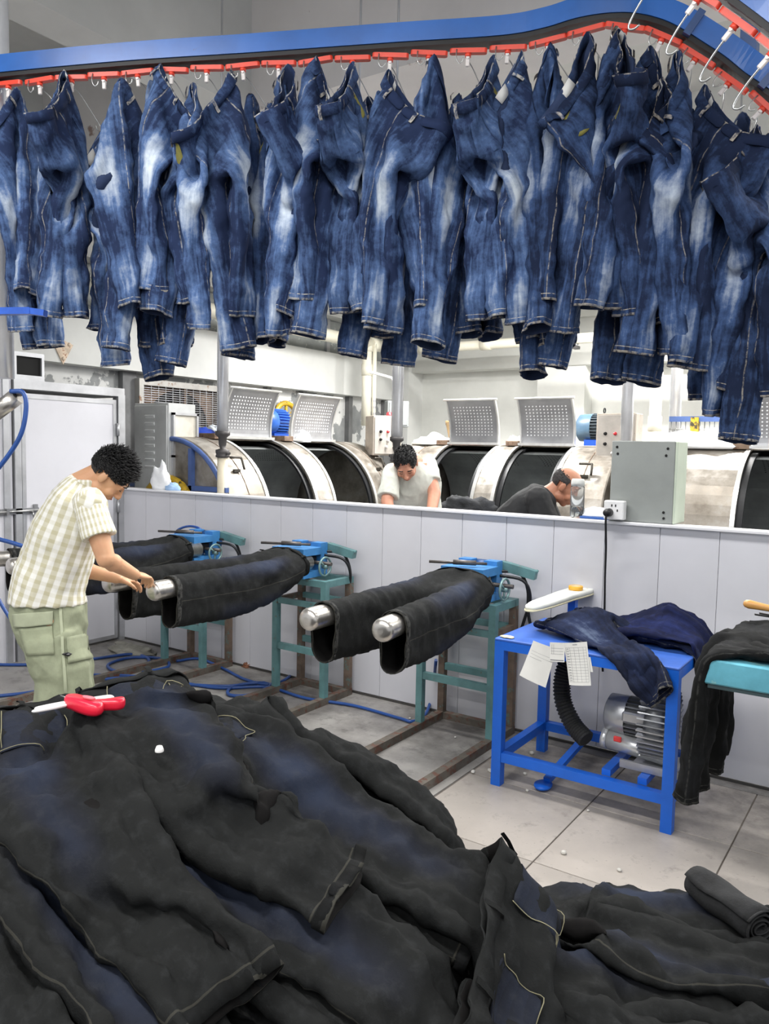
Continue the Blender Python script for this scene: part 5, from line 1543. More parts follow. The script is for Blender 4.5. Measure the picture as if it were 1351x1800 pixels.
# small sleeve board
sb = empty('sleeve_board', (-1.55, 3.78, .722), 0, 'narrow white padded sleeve board on a blue post at back of table', 'board')
pa, pb = at_z(935, 1066, .865), at_z(1045, 1030, .865)
L_ = Vector(sb.location)
dv = (pb-pa).normalized(); sv = Vector((-dv.y, dv.x, 0))
ring = []
for k in range(28):
    an = 2*PI*k/28; ca, sa = math.cos(an), math.sin(an); w_ = .05 if ca < 0 else .062
    ring.append((pa+pb)/2 + dv*(math.copysign(abs(ca)**.6, ca)*(pb-pa).length*.55) + sv*(math.copysign(abs(sa)**.6, sa)*w_))
m = MB(); m.loft([[p+Vector((0, 0, -.012)) for p in ring], [p+Vector((0, 0, .004)) for p in ring], [(pa+pb)/2+(p-(pa+pb)/2)*.93+Vector((0, 0, .012)) for p in ring]]); at_root(m, sb).build('padded_top', paint('pad_white', rgb(214, 216, 210), .8, var=.06, scale=8, wear=rgb(196, 190, 140), wear_amt=.6, bump=.3), sb)
m = MB(); m.loft([[pa+(p-(pa+pb)/2)*.0+(p-(pa+pb)/2)*1.02-dv*.0+((pa+pb)/2-pa)+Vector((0, 0, z)) for p in ring] for z in (-.02, -.012)]); at_root(m, sb).build('wooden_base', paint('base_wood', rgb(206, 200, 170), .7), sb)
pm = pa.lerp(pb, .62)
at_root(MB().box((pm.x-.02, pm.y-.02, .722), (pm.x+.02, pm.y+.02, .844)), sb).build('post', M_tblue, sb)
pe = pa.lerp(pb, 1.02); at_root(MB().bar((pe.x, pe.y, .845), (pe.x+.01, pe.y, .75), .018, .03), sb).build('strap', paint('strap_yellow', rgb(206, 196, 120), .7), sb)
tp = pa.lerp(pb, .66)
m = MB(); m.lathe([(.024, .0), (.036, .0), (.038, .003), (.038, .019), (.036, .022), (.024, .022), (.024, 0)], 26)
tape = empty('tape_roll', (tp.x, tp.y, .878), 0, 'roll of orange-yellow tape lying on the sleeve board', 'tape roll')
m.build('tape', paint('tape_yellow', rgb(226, 170, 60), .4, var=.05), tape)
MB().lathe([(.021, .001), (.024, .001), (.024, .021), (.021, .021), (.021, .001)], 26).build('core', paint('tape_core', rgb(214, 200, 170), .8), tape)

# hanging papers
M_paper = paint('paper_white', rgb(228, 228, 224), .7, var=.03)
M_ink = paint('ink_grey', rgb(128, 130, 136), .8, var=.05)
def sheet(name, corners, label, bend=.01, lines=None, tab=None):
    c = [Vector(p) for p in corners]; t = empty(name, c[0], 0, label, 'paper'); n = 8
    nrm = (c[1]-c[0]).cross(c[3]-c[0]).normalized()
    if nrm.y > 0: nrm = -nrm
    def P(a, b): return c[0]*(1-a)*(1-b)+c[1]*a*(1-b)+c[2]*a*b+c[3]*(1-a)*b + nrm*(bend*math.sin(PI*a)*.6+bend*b*b)
    m = MB(); m.grid([[P(i/n, j/n) for i in range(n+1)] for j in range(n+1)]); m.grid([[P(i/n, j/n)-nrm*.001 for i in range(n, -1, -1)] for j in range(n+1)])
    at_root(m, t).build('sheet', M_paper, t)
    m = MB()
    for (a0, b0, a1, b1, w) in (lines or []):
        pts = [P(a0+(a1-a0)*k/6, b0+(b1-b0)*k/6)+nrm*.0012 for k in range(7)]
        d = (pts[-1]-pts[0]).normalized().cross(nrm)*w
        m.grid([[p-d for p in pts], [p+d for p in pts]])
    if lines: 
        o = at_root(m, t).build('printed_lines', M_ink, t); tag(o, kind='stuff')
    return t
yf = 3.355
grid = [(.06, b, .94, b, .0004) for b in np.linspace(.12, .92, 13)]+[(a, .12, a, .92, .0004) for a in (.06, .25, .44, .63, .82, .94)]
grid += [(.4, .05, .6, .05, .0014)]
grid += [(.09+.19*((k*5) % 5), .15+.0615*(k % 13), .09+.19*((k*5) % 5)+.10, .15+.0615*(k % 13), .0009) for k in range(0, 26)]
sheet('work_sheet', [at_y(990, 1130, yf), at_y(1031, 1128, yf), at_y(1040, 1204, yf), at_y(1002, 1203, yf)], 'white work sheet with a printed table hanging from the blue table edge', .012, grid)
sheet('work_sheet', [at_y(937, 1126, yf+.004), at_y(977, 1140, yf+.004), at_y(960, 1208, yf+.004), at_y(914, 1186, yf+.004)], 'crooked blank white sheet hanging at left of the table edge', .01, [(.1, .25, .9, .27, .0004), (.1, .33, .95, .36, .0004), (.1, .42, .6, .42, .0006)])
sheet('small_card', [at_y(966, 1129, yf-.003), at_y(992, 1130, yf-.003), at_y(992, 1164, yf-.003), at_y(966, 1162, yf-.003)], 'small printed card between the two hanging sheets', .003, [(.08, .3, .92, .3, .0005), (.08, .45, .92, .45, .0005), (.08, .6, .92, .6, .0005), (.05, .92, .95, .92, .0022), (.15, .1, .15, .6, .0005), (.28, .1, .28, .6, .0005)])
sheet('paper_tab', [at_y(1032, 1155, yf+.003), at_y(1037, 1155, yf+.003), at_y(1042, 1181, yf+.003), at_y(1034, 1181, yf+.003)], 'narrow paper tab behind the printed work sheet', .002)

# ---------------------------------------------------------------- jeans thrown over the blue table
BX0, BX1, BY0, BY1 = -1.645, -.795, 3.36, 3.95
def table_field(x0, x1, y0, y1, z, extra=()):
    def f(x, y, l):
        inside = (x > x0) & (x < x1) & (y > y0) & (y < y1)
        h = np.where(inside, z, 0.0)
        for (cx, cy, r, hh) in extra: h = np.maximum(h, np.where(inside, z+hh*np.exp(-((x-cx)**2+(y-cy)**2)/(r*r)), 0))
        # keep cloth off the table sides
        return np.where(h > 0, h+(l if l is not None else .006), .004)
    return f
def drape(pt, X, field, label, name, mat_, grp=None, steps=300, layer=None, crease=.004, seed=0, thread=None, inner=None, grav=7.0, sides=None, cat='jeans'):
    rg2 = np.random.default_rng(seed)
    sc = 1+.03*smooth_noise(rg2, (len(pt.rest), 1), 6)
    X = X+rg2.normal(size=X.shape)*.003
    Y = simulate(pt, X[:, None, :], steps, None, rest_scale=sc, hf=field, layer=layer, open_leg=.03, open_hip=.03, damp=.984, h=1/220., fric=.8, grav=grav, relax=30, box=sides)[:, 0]
    Nn = vert_normals(Y, pt.F); flip = pt.flip
    F = [f if flip > 0 else f[::-1] for f in pt.F]; UV = pt.UV if flip > 0 else pt.UV[:, ::-1]
    c = Vector(Y.mean(0)); c.z = 0
    t = empty(name, c, 0, label, cat, grp)
    b_ = cloth_mesh('denim_body', Y, F, UV, [mat_, inner or mat_], 1, .003, crease, 10.0, seed); b_.transform(Matrix.Translation(-c)); link('denim_body', b_, t)
    for nme, me in garment_parts(pt, Y, Nn*flip, mat_, thread, 1, False):
        me.transform(Matrix.Translation(-c)); link(nme, me, t)
    return t, Y
def flat_layout(pt, cx, cy, z, ang, face_up=1, squeeze=.94, gap=.02, spread=.02, half_legs=None):
    P = pt.P; along = pt.z*squeeze; lat = P[:, 0].copy()
    for r in range(pt.nh):
        ids = pt.hip[r]; a = np.abs(P[ids, 0]).max(); w = sum(np.linalg.norm(P[ids[(k+1) % pt.N]]-P[ids[k]]) for k in range(pt.N))/4
        th = np.arccos(np.clip(P[ids, 0]/a, -1, 1)); lat[ids] = w*(1-th/(PI/2))
    for li, rows in enumerate(pt.legs):
        s = -1 if li == 0 else 1
        for r in range(1, pt.nl+1):
            ids = rows[r]; c = P[ids].mean(0); a = np.abs(P[ids, 0]-c[0]).max()
            w = sum(np.linalg.norm(P[ids[(k+1) % pt.m]]-P[ids[k]]) for k in range(pt.m))/4
            th = np.arccos(np.clip((P[ids, 0]-c[0])/a, -1, 1)); lat[ids] = s*(w*1.02+.005+spread*r/pt.nl)+w*(1-th/(PI/2))
    lat *= .94; up = np.where(-P[:, 1]*face_up > 0, 1.0, 0.0)
    ca, sa = math.cos(ang), math.sin(ang); X = np.zeros((pt.n, 3))
    X[:, 0] = cx+along*ca-lat*sa*face_up; X[:, 1] = cy+along*sa+lat*ca*face_up; X[:, 2] = z+up*gap
    return X, up
M_jnavy = denim_material('denim_navy_used', rgb(22, 27, 44), rgb(34, 43, 70), rgb(96, 108, 130), .55, edge=rgb(120, 118, 112), vary=.05)
PD = Pants(32, 9, 24, waist=.39, hip=.45, rise=.25, thigh=.24, knee=.18, hem=.17, inseam=.60)
PW = Pants(32, 9, 24, waist=.42, hip=.50, rise=.26, thigh=.31, knee=.28, hem=.28, inseam=.64)
X, up = flat_layout(PD, -1.46, 3.80, .80, rad(-25), 1, .94, .02, .13)
drape(PD, X, table_field(BX0, BX1, BY0, BY1, .722, [(-1.33, 3.68, .13, .10)]), 'faded navy jeans thrown across the blue table, one leg hanging over the front', 'draped_jeans', M_jnavy, steps=340, layer=(.004+up*.02)[:, None], seed=21, sides=(BX0, BX1, BY0, BY1, .722))
X, up = flat_layout(PD, -1.22, 3.86, .84, rad(-8), 1, .8)
drape(PD, X, table_field(BX0, BX1, BY0, BY1, .75, [(-.95, 3.80, .14, .10)]), 'dark indigo jeans crumpled at the back right of the blue table', 'draped_jeans', denim_material('denim_indigo', rgb(18, 22, 46), rgb(26, 34, 72), rgb(48, 58, 104), .3, vary=.04), steps=260, layer=(.004+up*.02)[:, None], seed=22, sides=(BX0, BX1, BY0, BY1, .75))

# ================================================================ TEAL BENCH AT THE RIGHT EDGE
tb = empty('teal_bench', (-.2, 3.1, 0), 0, 'pale teal steel bench end with jeans hanging off it at right', 'bench')
c0 = at_y(1235, 1157, 2.92); zt = c0.z
M_pteal = paint('bench_teal', rgb(104, 178, 198), .4, .1, var=.12, scale=6, wear=rgb(150, 190, 180), wear_amt=.6)
MB().cbox((.35, .12, zt-.045), (1.52, .60, .09), b=.006).build('bench_beam', M_pteal, tb)
MB().box((-.395, -.17, zt-.105), (1.08, .39, zt-.091)).build('under_channel', paint('channel_dark', rgb(52, 70, 74), .6), tb)
for x in (.75, 1.0):
    for y in (-.12, .36): MB().box((x-.025, y-.025, 0), (x+.025, y+.025, zt-.106)).build('leg', M_pteal, tb)
X, up = flat_layout(PW, -.24, 3.22, zt+.06, rad(180), 1, .96, .02, .06)
drape(PW, X, table_field(-.60, 1.0, 2.93, 3.52, zt+.006), 'black jeans draped over the teal bench with legs hanging down its end', 'draped_jeans', M_jraw, steps=420, layer=(.004+up*.02)[:, None], seed=23, crease=.006, sides=(-.60, 1.0, 2.93, 3.52, zt))
X, up = flat_layout(PD, .5, 3.30, zt+.12, rad(176), 1, .85)
drape(PD, X, table_field(-.5, 1.4, 2.93, 3.52, zt+.06), 'faded grey-black jeans lying on the teal bench behind the draped pair', 'draped_jeans', M_jnavy, steps=200, layer=(.004+up*.03)[:, None], seed=24, sides=(-.5, 1.4, 2.93, 3.52, zt+.06))
# wooden handled brush and a black clip above the bench
a, b = at_d(1306, 1060, 2.9), at_d(1375, 1074, 2.84)
t = empty('brush', (b.x, b.y, b.z-.02), 0, 'tool with a varnished wooden handle on the teal bench at right edge', 'brush')
d = (b-a).normalized(); pts = [a+d*k for k in (0, .006, .02, .05, .09, .13, .17)]
at_root(MB().tube(pts, [.006, .013, .0165, .014, .012, .014, .016], 14), t).build('handle', paint('handle_wood', rgb(206, 152, 84), .35, var=.1, sc=(1, 1, 1)), t)
e = a+d*.17; at_root(MB().cbox((e.x+.05, e.y+.03, e.z-.03), (.14, .06, .05), b=.008), t).build('brush_head', paint('brush_wood', rgb(120, 84, 52), .5), t)
a, b = at_d(1326, 1080, 2.86), at_d(1365, 1086, 2.84)
t = empty('metal_clip', a, 0, 'small black metal clip just below the wooden handle', 'clip')
at_root(MB().bar(a, b, .012, .005), t).build('upper_jaw', M_black, t); a2 = at_d(1334, 1078, 2.84); b2 = at_d(1365, 1084, 2.82); at_root(MB().bar(a2, b2, .012, .005), t).build('lower_jaw', M_black, t)

# ================================================================ TAGGING GUN ON THE HEAP
def heap_z(x, y): return float(hf_sample(np.array([x]), np.array([y]), HF)[0])
g0 = at_d(120, 1250, 1.88); g1 = at_d(212, 1243, 1.86)
def heap_hit(u, v):
    d = ray(u, v); k = .6
    while k < 3.2:
        p = CAMP+d*k
        if p.z < heap_z(p.x, p.y): return p
        k += .006
    return at_d(u, v, 1.9)
gp = heap_hit(160, 1256); gz = gp.z
gun = empty('tagging_gun', gp.to_tuple(), 0, 'red and white tagging gun lying on top of the big heap of jeans', 'tagging gun')
gun.location.z = gz+.010
M_gred = paint('gun_red', rgb(226, 30, 58), .3, var=.04); M_gwhite = paint('gun_white', rgb(236, 234, 232), .4, var=.03); M_glabel = paint('gun_label', rgb(232, 120, 130), .5, var=.02)
# local frame: x = image right, y = away, built flat on the heap
ex = Vector((_r.x, _r.y, 0)).normalized(); ey = Vector((-ex.y, ex.x, 0))
def G(u, v, z=0.0): return ex*((u-163)/1388*1.88) + ey*(-(v-1253)/1388*1.88*1.35) + Vector((0, 0, z))
def slab(pts, z0, z1, rnd=.006):
    P = spline([G(u, v) for u, v in pts], 3, True); c = sum(P, Vector())/len(P)
    def sh(k, z): return [c+(p-c)*k+Vector((0, 0, z)) for p in P]
    return MB().loft([sh(.93, z0), sh(1, z0+rnd), sh(1, z1-rnd), sh(.92, z1)])
slab([(113, 1238), (117, 1232), (130, 1232), (150, 1241), (170, 1251), (186, 1260), (189, 1268), (184, 1276), (170, 1275), (150, 1266), (130, 1254), (117, 1246)], .0, .024).build('gun_body', M_gred, gun)
slab([(166, 1249), (180, 1246), (195, 1240), (205, 1236), (212, 1239), (213, 1248), (206, 1254), (192, 1256), (178, 1258), (170, 1256)], .001, .022).build('grip', M_gred, gun)
slab([(154, 1240), (172, 1230), (184, 1227), (193, 1236), (180, 1242), (164, 1245)], .004, .020, .004).build('trigger', M_gwhite, gun)
slab([(148, 1248), (160, 1250), (172, 1256), (166, 1259), (152, 1254)], .026, .030, .001).build('gun_label', M_glabel, gun)
slab([(82, 1270), (116, 1245), (122, 1251), (88, 1273)], .004, .010, .002).build('tag_barbs', M_gwhite, gun)
slab([(84, 1264), (118, 1241), (121, 1246), (87, 1269)], .008, .013, .002).build('tag_barbs', M_gwhite, gun)
MB().tube([G(118, 1240, .018), G(103, 1232, .018)], .0016, 6).build('needle', M_wire, gun)
# white cap on the seam
tag(MB().lathe([(0, .012), (.006, .011), (.009, .004), (.009, 0)], 14).build('white_button', M_gwhite, None, tuple(heap_hit(280, 1324)+Vector((0, 0, .004)))), 'white round plastic button lying on the seam of the top jeans', 'button')

# ================================================================ HOSES ON THE FLOOR, STONES, BITS
def floor_hose(pix, label, r=.011, mat_=None, name='air_hose', n=6):
    pts = []
    for q in pix:
        u, v = q[0], q[1]; z = q[2] if len(q) > 2 else .012
        pts.append(at_z(u, v, z))
    o = MB().tube(spline(pts, n), r, 8).build(name, mat_ or M_hoseblue); tag(o, label, 'hose'); return o
floor_hose([(-20, 1168), (60, 1168), (150, 1160), (230, 1150), (262, 1160), (240, 1178), (205, 1180), (190, 1168), (230, 1156), (285, 1158), (295, 1172), (250, 1182)], 'dark blue air hose coiled loosely on the floor behind the man', .011)
floor_hose([(-20, 1225), (60, 1216), (165, 1196), (240, 1192), (330, 1203), (400, 1206), (450, 1200), (475, 1205), (440, 1221), (405, 1222), (402, 1212), (425, 1203), (465, 1200)], 'blue air hose crossing the floor with a loop beside the middle machine', .011)
floor_hose([(165, 1186), (230, 1188), (300, 1196), (380, 1209), (460, 1207), (488, 1212), (540, 1228), (620, 1240), (700, 1262), (725, 1268), (748, 1255), (760, 1215, .10), (766, 1160, .36)], 'blue air hose running along the floor and up the right machine frame', .010)
floor_hose([(310, 1162), (350, 1158), (392, 1175), (430, 1194), (470, 1203), (500, 1195), (528, 1172), (560, 1145, .05), (575, 1110, .2)], 'blue air hose curling below the middle machine towards the wall', .010)
# hoses hanging at the left edge
def hang_hose(pts, label, r=.010):
    o = MB().tube(spline(pts, 6), r, 8).build('air_hose', M_hoseblue); tag(o, label, 'hose'); return o
hang_hose([at_d(18, 688, 3.3), at_d(40, 690, 3.3), at_d(46, 715, 3.3), at_d(38, 760, 3.3), at_d(15, 800, 3.3), at_d(-25, 850, 3.3)], 'blue air hose looping down from the clad post at left edge')
hang_hose([at_d(-10, 946, 4.3), at_d(14, 952, 4.3), at_d(40, 960, 4.3)], 'blue hose end just behind the man at the left edge', .012)
hang_hose([at_d(-10, 1040, 4.4), at_d(10, 1075, 4.4), at_d(40, 1120, 4.4), at_d(60, 1160, 4.4), at_d(90, 1176, 4.42)], 'blue hose sagging behind the man towards the floor')
hang_hose([at_y(306, 946, 3.9), at_y(312, 932, 3.92), at_y(332, 925, 3.95), at_y(352, 930, 3.98), at_y(356, 945, 4.0)], 'short blue hose arching over the left machine head', .009)
# clad post with steel nozzle at the left edge
p = at_d(6, 690, 3.35)
t = empty('steam_post', (p.x, p.y, 0), 0, 'metal-clad post with an angled steel nozzle at the left frame edge', 'post')
MB().tube([(0, 0, 1.87), (0, 0, CEIL-.01)], .045, 16).build('cladding', M_lag, t)
q = at_d(30, 692, 3.33)-Vector((p.x, p.y, 0)); q2 = at_d(-14, 700, 3.33)-Vector((p.x, p.y, 0))
MB().tube([q+Vector((0, 0, -.01)), q2+Vector((0, 0, -.07))], .035, 16).build('nozzle', M_bright, t)
MB().tube([q+Vector((-.03, 0, .0)), q+Vector((.03, 0, .0))], .012, 8).build('elbow', M_iron, t)
MB().tube([q2+Vector((.03, 0, .04)), q2+Vector((.03, 0, .42))], .012, 8).build('blue_line', M_hoseblue, t)
# pumice stones / lint on the floor
rs_ = random.Random(7)
M_stone = paint('pumice', rgb(206, 204, 198), .9, var=.1, scale=30)
stones = [(806, 1330), (831, 1358), (922, 1361), (1033, 1425), (926, 1390), (720, 1263), (860, 1355), (712, 1427), (934, 1325), (862, 1357), (1168, 1352), (800, 1296), (880, 1346), (990, 1500), (1088, 1530)]
STW = ['under the right machine', 'by the right machine foot', 'between machine and blue table', 'in front of the blue table', 'at the blue table foot', 'beside the right machine front leg', 'left of the blue table', 'at the near end of a rail', 'below the hanging sheets', 'next to the table left leg', 'behind the table right leg', 'on the concrete between rails', 'between rail and blue table leg', 'on the pale tiles', 'on the pale tiles nearest the low heap']
for (u, v), wdesc in zip(stones, STW):
    p = at_z(u, v, .004); k = rs_.uniform(.006, .013)
    m = MB(); rings = []
    for i in range(6):
        ph = PI*i/5; rings.append([Vector((math.cos(2*PI*j/8)*math.sin(ph)*k*rs_.uniform(.8, 1.3), math.sin(2*PI*j/8)*math.sin(ph)*k*rs_.uniform(.8, 1.2), k*.7+math.cos(ph)*k*.7)) for j in range(8)])
    m.loft(rings); tag(m.build('pumice_stone', M_stone, None, (p.x, p.y, .0005)), 'small white pumice stone on the floor '+wdesc, 'stone', 'pumice stones')
# dirty rag in the corner, dry leaves by the wall
crumpled('rag', tuple(at_z(232, 1146, .0)), (.24, .10, .05), paint('rag_grey', rgb(150, 148, 138), .9, var=.2, bump=.4), 'flattened grey rag on the floor behind the man', 'rag', 15, .45)
crumpled('dry_leaf', tuple(at_z(436, 1172, .0)), (.05, .04, .035), paint('leaf_brown', rgb(120, 78, 56), .8, var=.2), 'brown crumpled leaf at the wall foot between two machines', 'leaf', 16, .6)
# loose scraps on the blue tabletop
crumpled('paper_scrap', (-1.60, 3.40, .7225), (.035, .025, .006), paint('scrap_cream', rgb(214, 206, 176), .8), 'cream scrap at the front left corner of the blue table', 'paper', 17, .3)
# rolled-up jeans on the far side of the right heap
rp_ = heap_hit(1290, 1625); 
t = empty('rolled_jeans', (rp_.x, rp_.y, rp_.z-.02), 0, 'rolled-up black jeans bundle with a spiral end on the low right heap', 'jeans')
ax_ = (ex*.35-ey*.94).normalized(); sd_ = Vector((-ax_.y, ax_.x, 0)); m = MB(); prof = []
for k in range(90):
    a = k*.24; r_ = .018+.0032*k*.24+.004*math.sin(a*2.3); prof.append((r_*math.cos(a), r_*math.sin(a)*.78))
for s0, s1 in ((-.13, .22),):
    rows = []
    for i in range(9):
        f = i/8; o_ = ax_*(s0*-1*(1-f)+(-s1)*f)
        rows.append([o_+sd_*(x*(1+.10*math.sin(f*5+x*20)))+Vector((0, 0, .095+y+.006*math.sin(f*9+x*30))) for x, y in prof])
    m.grid(rows)
rm = m.mesh('roll_raw', MATS['heap_denim']); rm2 = eval_mesh(rm, [('SOLIDIFY', dict(thickness=.004, offset=0))]); rm2.name = 'roll'
link('roll', rm2, t); t.scale = (.6, .6, .6)
mm = MB(); mm.grid([[ax_*(.125)+sd_*x+Vector((0, 0, .095+y)) for x, y in prof], [ax_*(.136)+sd_*x*1.03+Vector((0, 0, .095+y*1.03)) for x, y in prof]])
link('hem_edge', eval_mesh(mm.mesh('hem_raw', MATS['heap_denim']), [('SOLIDIFY', dict(thickness=.005, offset=0))]), t)
# ================================================================ PEOPLE
def skin_material(name, c, red):
    t = NT(name); co = t.coord('Object')
    col = t.mix(t.ramp(t.noise(co, 9, 4), [(.35, (0, 0, 0, 1)), (.7, (.6, .6, .6, 1))]), c, red)
    m = t.done(col, .5, 0, t.bump(t.noise(co, 160, 3), .12, .001), .4)
    t.b.inputs['Subsurface Weight'].default_value = .12; t.b.inputs['Subsurface Radius'].default_value = (.02, .008, .005)
    return m
M_skin1 = skin_material('skin_a', rgb(206, 160, 124), rgb(196, 140, 108))
M_skin2 = skin_material('skin_b', rgb(204, 150, 124), rgb(188, 124, 102))
M_skin3 = skin_material('skin_c', rgb(176, 124, 98), rgb(160, 104, 80))
M_hair = paint('hair_black', rgb(22, 21, 22), .55, var=.25, scale=40, bump=.5)
M_hairgrey = paint('hair_dark_short', rgb(44, 40, 40), .7, var=.25, scale=60, bump=.5)
M_lash = paint('eye_line', rgb(40, 28, 24), .6, var=.1)
M_lip = paint('lip', rgb(170, 98, 88), .5, var=.06)
class Blob(MB):
    def ball(s, c, r, M=None, n=14):
        c = Vector(c); rx, ry, rz = r if isinstance(r, (tuple, list)) else (r, r, r)
        rings = []
        for i in range(n//2+1):
            ph = PI*(i+.001)/(n//2+.002)
            rings.append([(M if M is not None else Matrix.Identity(4)) @ (c+Vector((rx*math.sin(ph)*math.cos(2*PI*j/n), ry*math.sin(ph)*math.sin(2*PI*j/n), rz*math.cos(ph)))) for j in range(n)])
        return s.loft(rings)
    def limb(s, pts, rs, n=14):
        """tapered limb with round ends through joints"""
        P = [Vector(p) for p in pts]; out = []; R = []
        for i in range(len(P)-1):
            for k in range(5):
                t = k/5; out.append(P[i].lerp(P[i+1], t)); R.append(rs[i]*(1-t)+rs[i+1]*t)
        out.append(P[-1]); R.append(rs[-1])
        s.tube(out, R, n); s.ball(P[0], rs[0]); s.ball(P[-1], rs[-1])
        for i in range(1, len(P)-1): s.ball(P[i], rs[i])
        return s
    def trunk(s, pts, lat, ws, ds, n=24, pw=.85):
        P = [Vector(p) for p in pts]; rings = []; k = len(P)
        Pn = spline(P, 3); m = len(Pn)
        lats = lat if isinstance(lat, list) else [lat]*k
        for i, p in enumerate(Pn):
            f = i/(m-1)*(k-1); a = min(int(f), k-2); t = f-a
            w = ws[a]*(1-t)+ws[a+1]*t; d = ds[a]*(1-t)+ds[a+1]*t; L = (Vector(lats[a])*(1-t)+Vector(lats[a+1])*t)
            tg = (Pn[min(i+1, m-1)]-Pn[max(i-1, 0)]).normalized(); L = (L-tg*L.dot(tg)).normalized(); D_ = tg.cross(L)
            rings.append([p+L*(math.copysign(abs(math.cos(2*PI*j/n))**pw, math.cos(2*PI*j/n))*w)+D_*(math.copysign(abs(math.sin(2*PI*j/n))**pw, math.sin(2*PI*j/n))*d) for j in range(n)])
        return s.loft(rings)
    def fused(s, name, mat_, voxel=.006, smooth=6, parent=None, wrinkle=0, seed=0, wscale=9):
        me = bpy.data.meshes.new(name+'_raw'); me.from_pydata([tuple(v) for v in s.v], [], s.f)
        bm = bmesh.new(); bm.from_mesh(me); bmesh.ops.recalc_face_normals(bm, faces=bm.faces); bm.to_mesh(me); bm.free()
        out = eval_mesh(me, [('REMESH', dict(mode='VOXEL', voxel_size=voxel)), ('SMOOTH', dict(factor=.5, iterations=smooth))])
        if wrinkle:
            nv = len(out.vertices); co = np.zeros(nv*3, np.float32); no = np.zeros(nv*3, np.float32)
            out.vertices.foreach_get('co', co); out.vertices.foreach_get('normal', no); co = co.reshape(-1, 3); no = no.reshape(-1, 3)
            d = np.array([mnoise.ridged_multi_fractal(Vector((p[0]*wscale+seed, p[1]*wscale, p[2]*wscale*.6)), 1.0, 2.0, 3, 1.0, 2.0) for p in co]); d = (d-d.mean())/(d.std()+1e-6)
            co += no*(np.clip(d, -2, 2)*wrinkle)[:, None]; out.vertices.foreach_set('co', co.reshape(-1)); out.update()
        out.polygons.foreach_set('use_smooth', [True]*len(out.polygons)); out.name = name
        out.materials.clear(); out.materials.append(mat_)
        return link(name, out, parent)
def frame(c, fwd, up):
    f = Vector(fwd).normalized(); u = Vector(up); u = (u-f*u.dot(f)).normalized(); r_ = f.cross(u)
    M = Matrix((r_, f, u)).transposed().to_4x4(); M.translation = Vector(c); return M
def add_head(b, M):
    """head in its own frame: x right, y forward, z up, origin between the ears"""
    b.ball((0, -.012, .035), (.074, .094, .085), M, 22)
    b.ball((0, .020, .005), (.066, .078, .085), M, 18)
    b.ball((0, .030, -.045), (.058, .062, .058), M, 18)
    b.ball((0, .062, -.083), (.026, .024, .022), M)
    for s in (-1, 1):
        b.ball((s*.040, .062, -.028), (.024, .026, .026), M)
        b.ball((s*.052, .015, -.065), (.018, .03, .025), M)
        b.ball((s*.033, .080, .032), (.024, .014, .010), M)
        b.ball((s*.031, .080, .012), (.014, .012, .010), M)
        b.ball((s*.079, -.006, -.004), (.008, .020, .031), M); b.ball((s*.076, .004, -.022), (.007, .009, .014), M)
        b.ball((s*.012, .100, -.030), (.010, .010, .008), M)
    b.tube([M @ Vector(p) for p in ((0, .086, .022), (0, .100, -.005), (0, .112, -.024))], [.009, .010, .012], 10)
    b.ball((0, .110, -.026), .0125, M)
    b.ball((0, .089, -.052), (.024, .012, .007), M); b.ball((0, .086, -.064), (.021, .012, .008), M)
    b.limb([M @ Vector((0, -.03, -.04)), M @ Vector((0, -.045, -.15))], [.056, .058])
def face_parts(M, parent):
    for s in (-1, 1):
        MB().tube([M @ Vector(p) for p in ((s*.018, .0915, .010), (s*.030, .0945, .0075), (s*.043, .087, .011))], .0018, 6).build('eyelashes', M_lash, parent)
        MB().tube([M @ Vector(p) for p in ((s*.016, .0945, .034), (s*.032, .0965, .041), (s*.050, .083, .036))], [.003, .004, .002], 6).build('eyebrow', M_hair, parent)
    MB().tube([M @ Vector(p) for p in ((-.022, .094, -.058), (0, .1005, -.057), (.022, .094, -.058))], [.0015, .003, .0015], 6).build('lips', M_lip, parent)
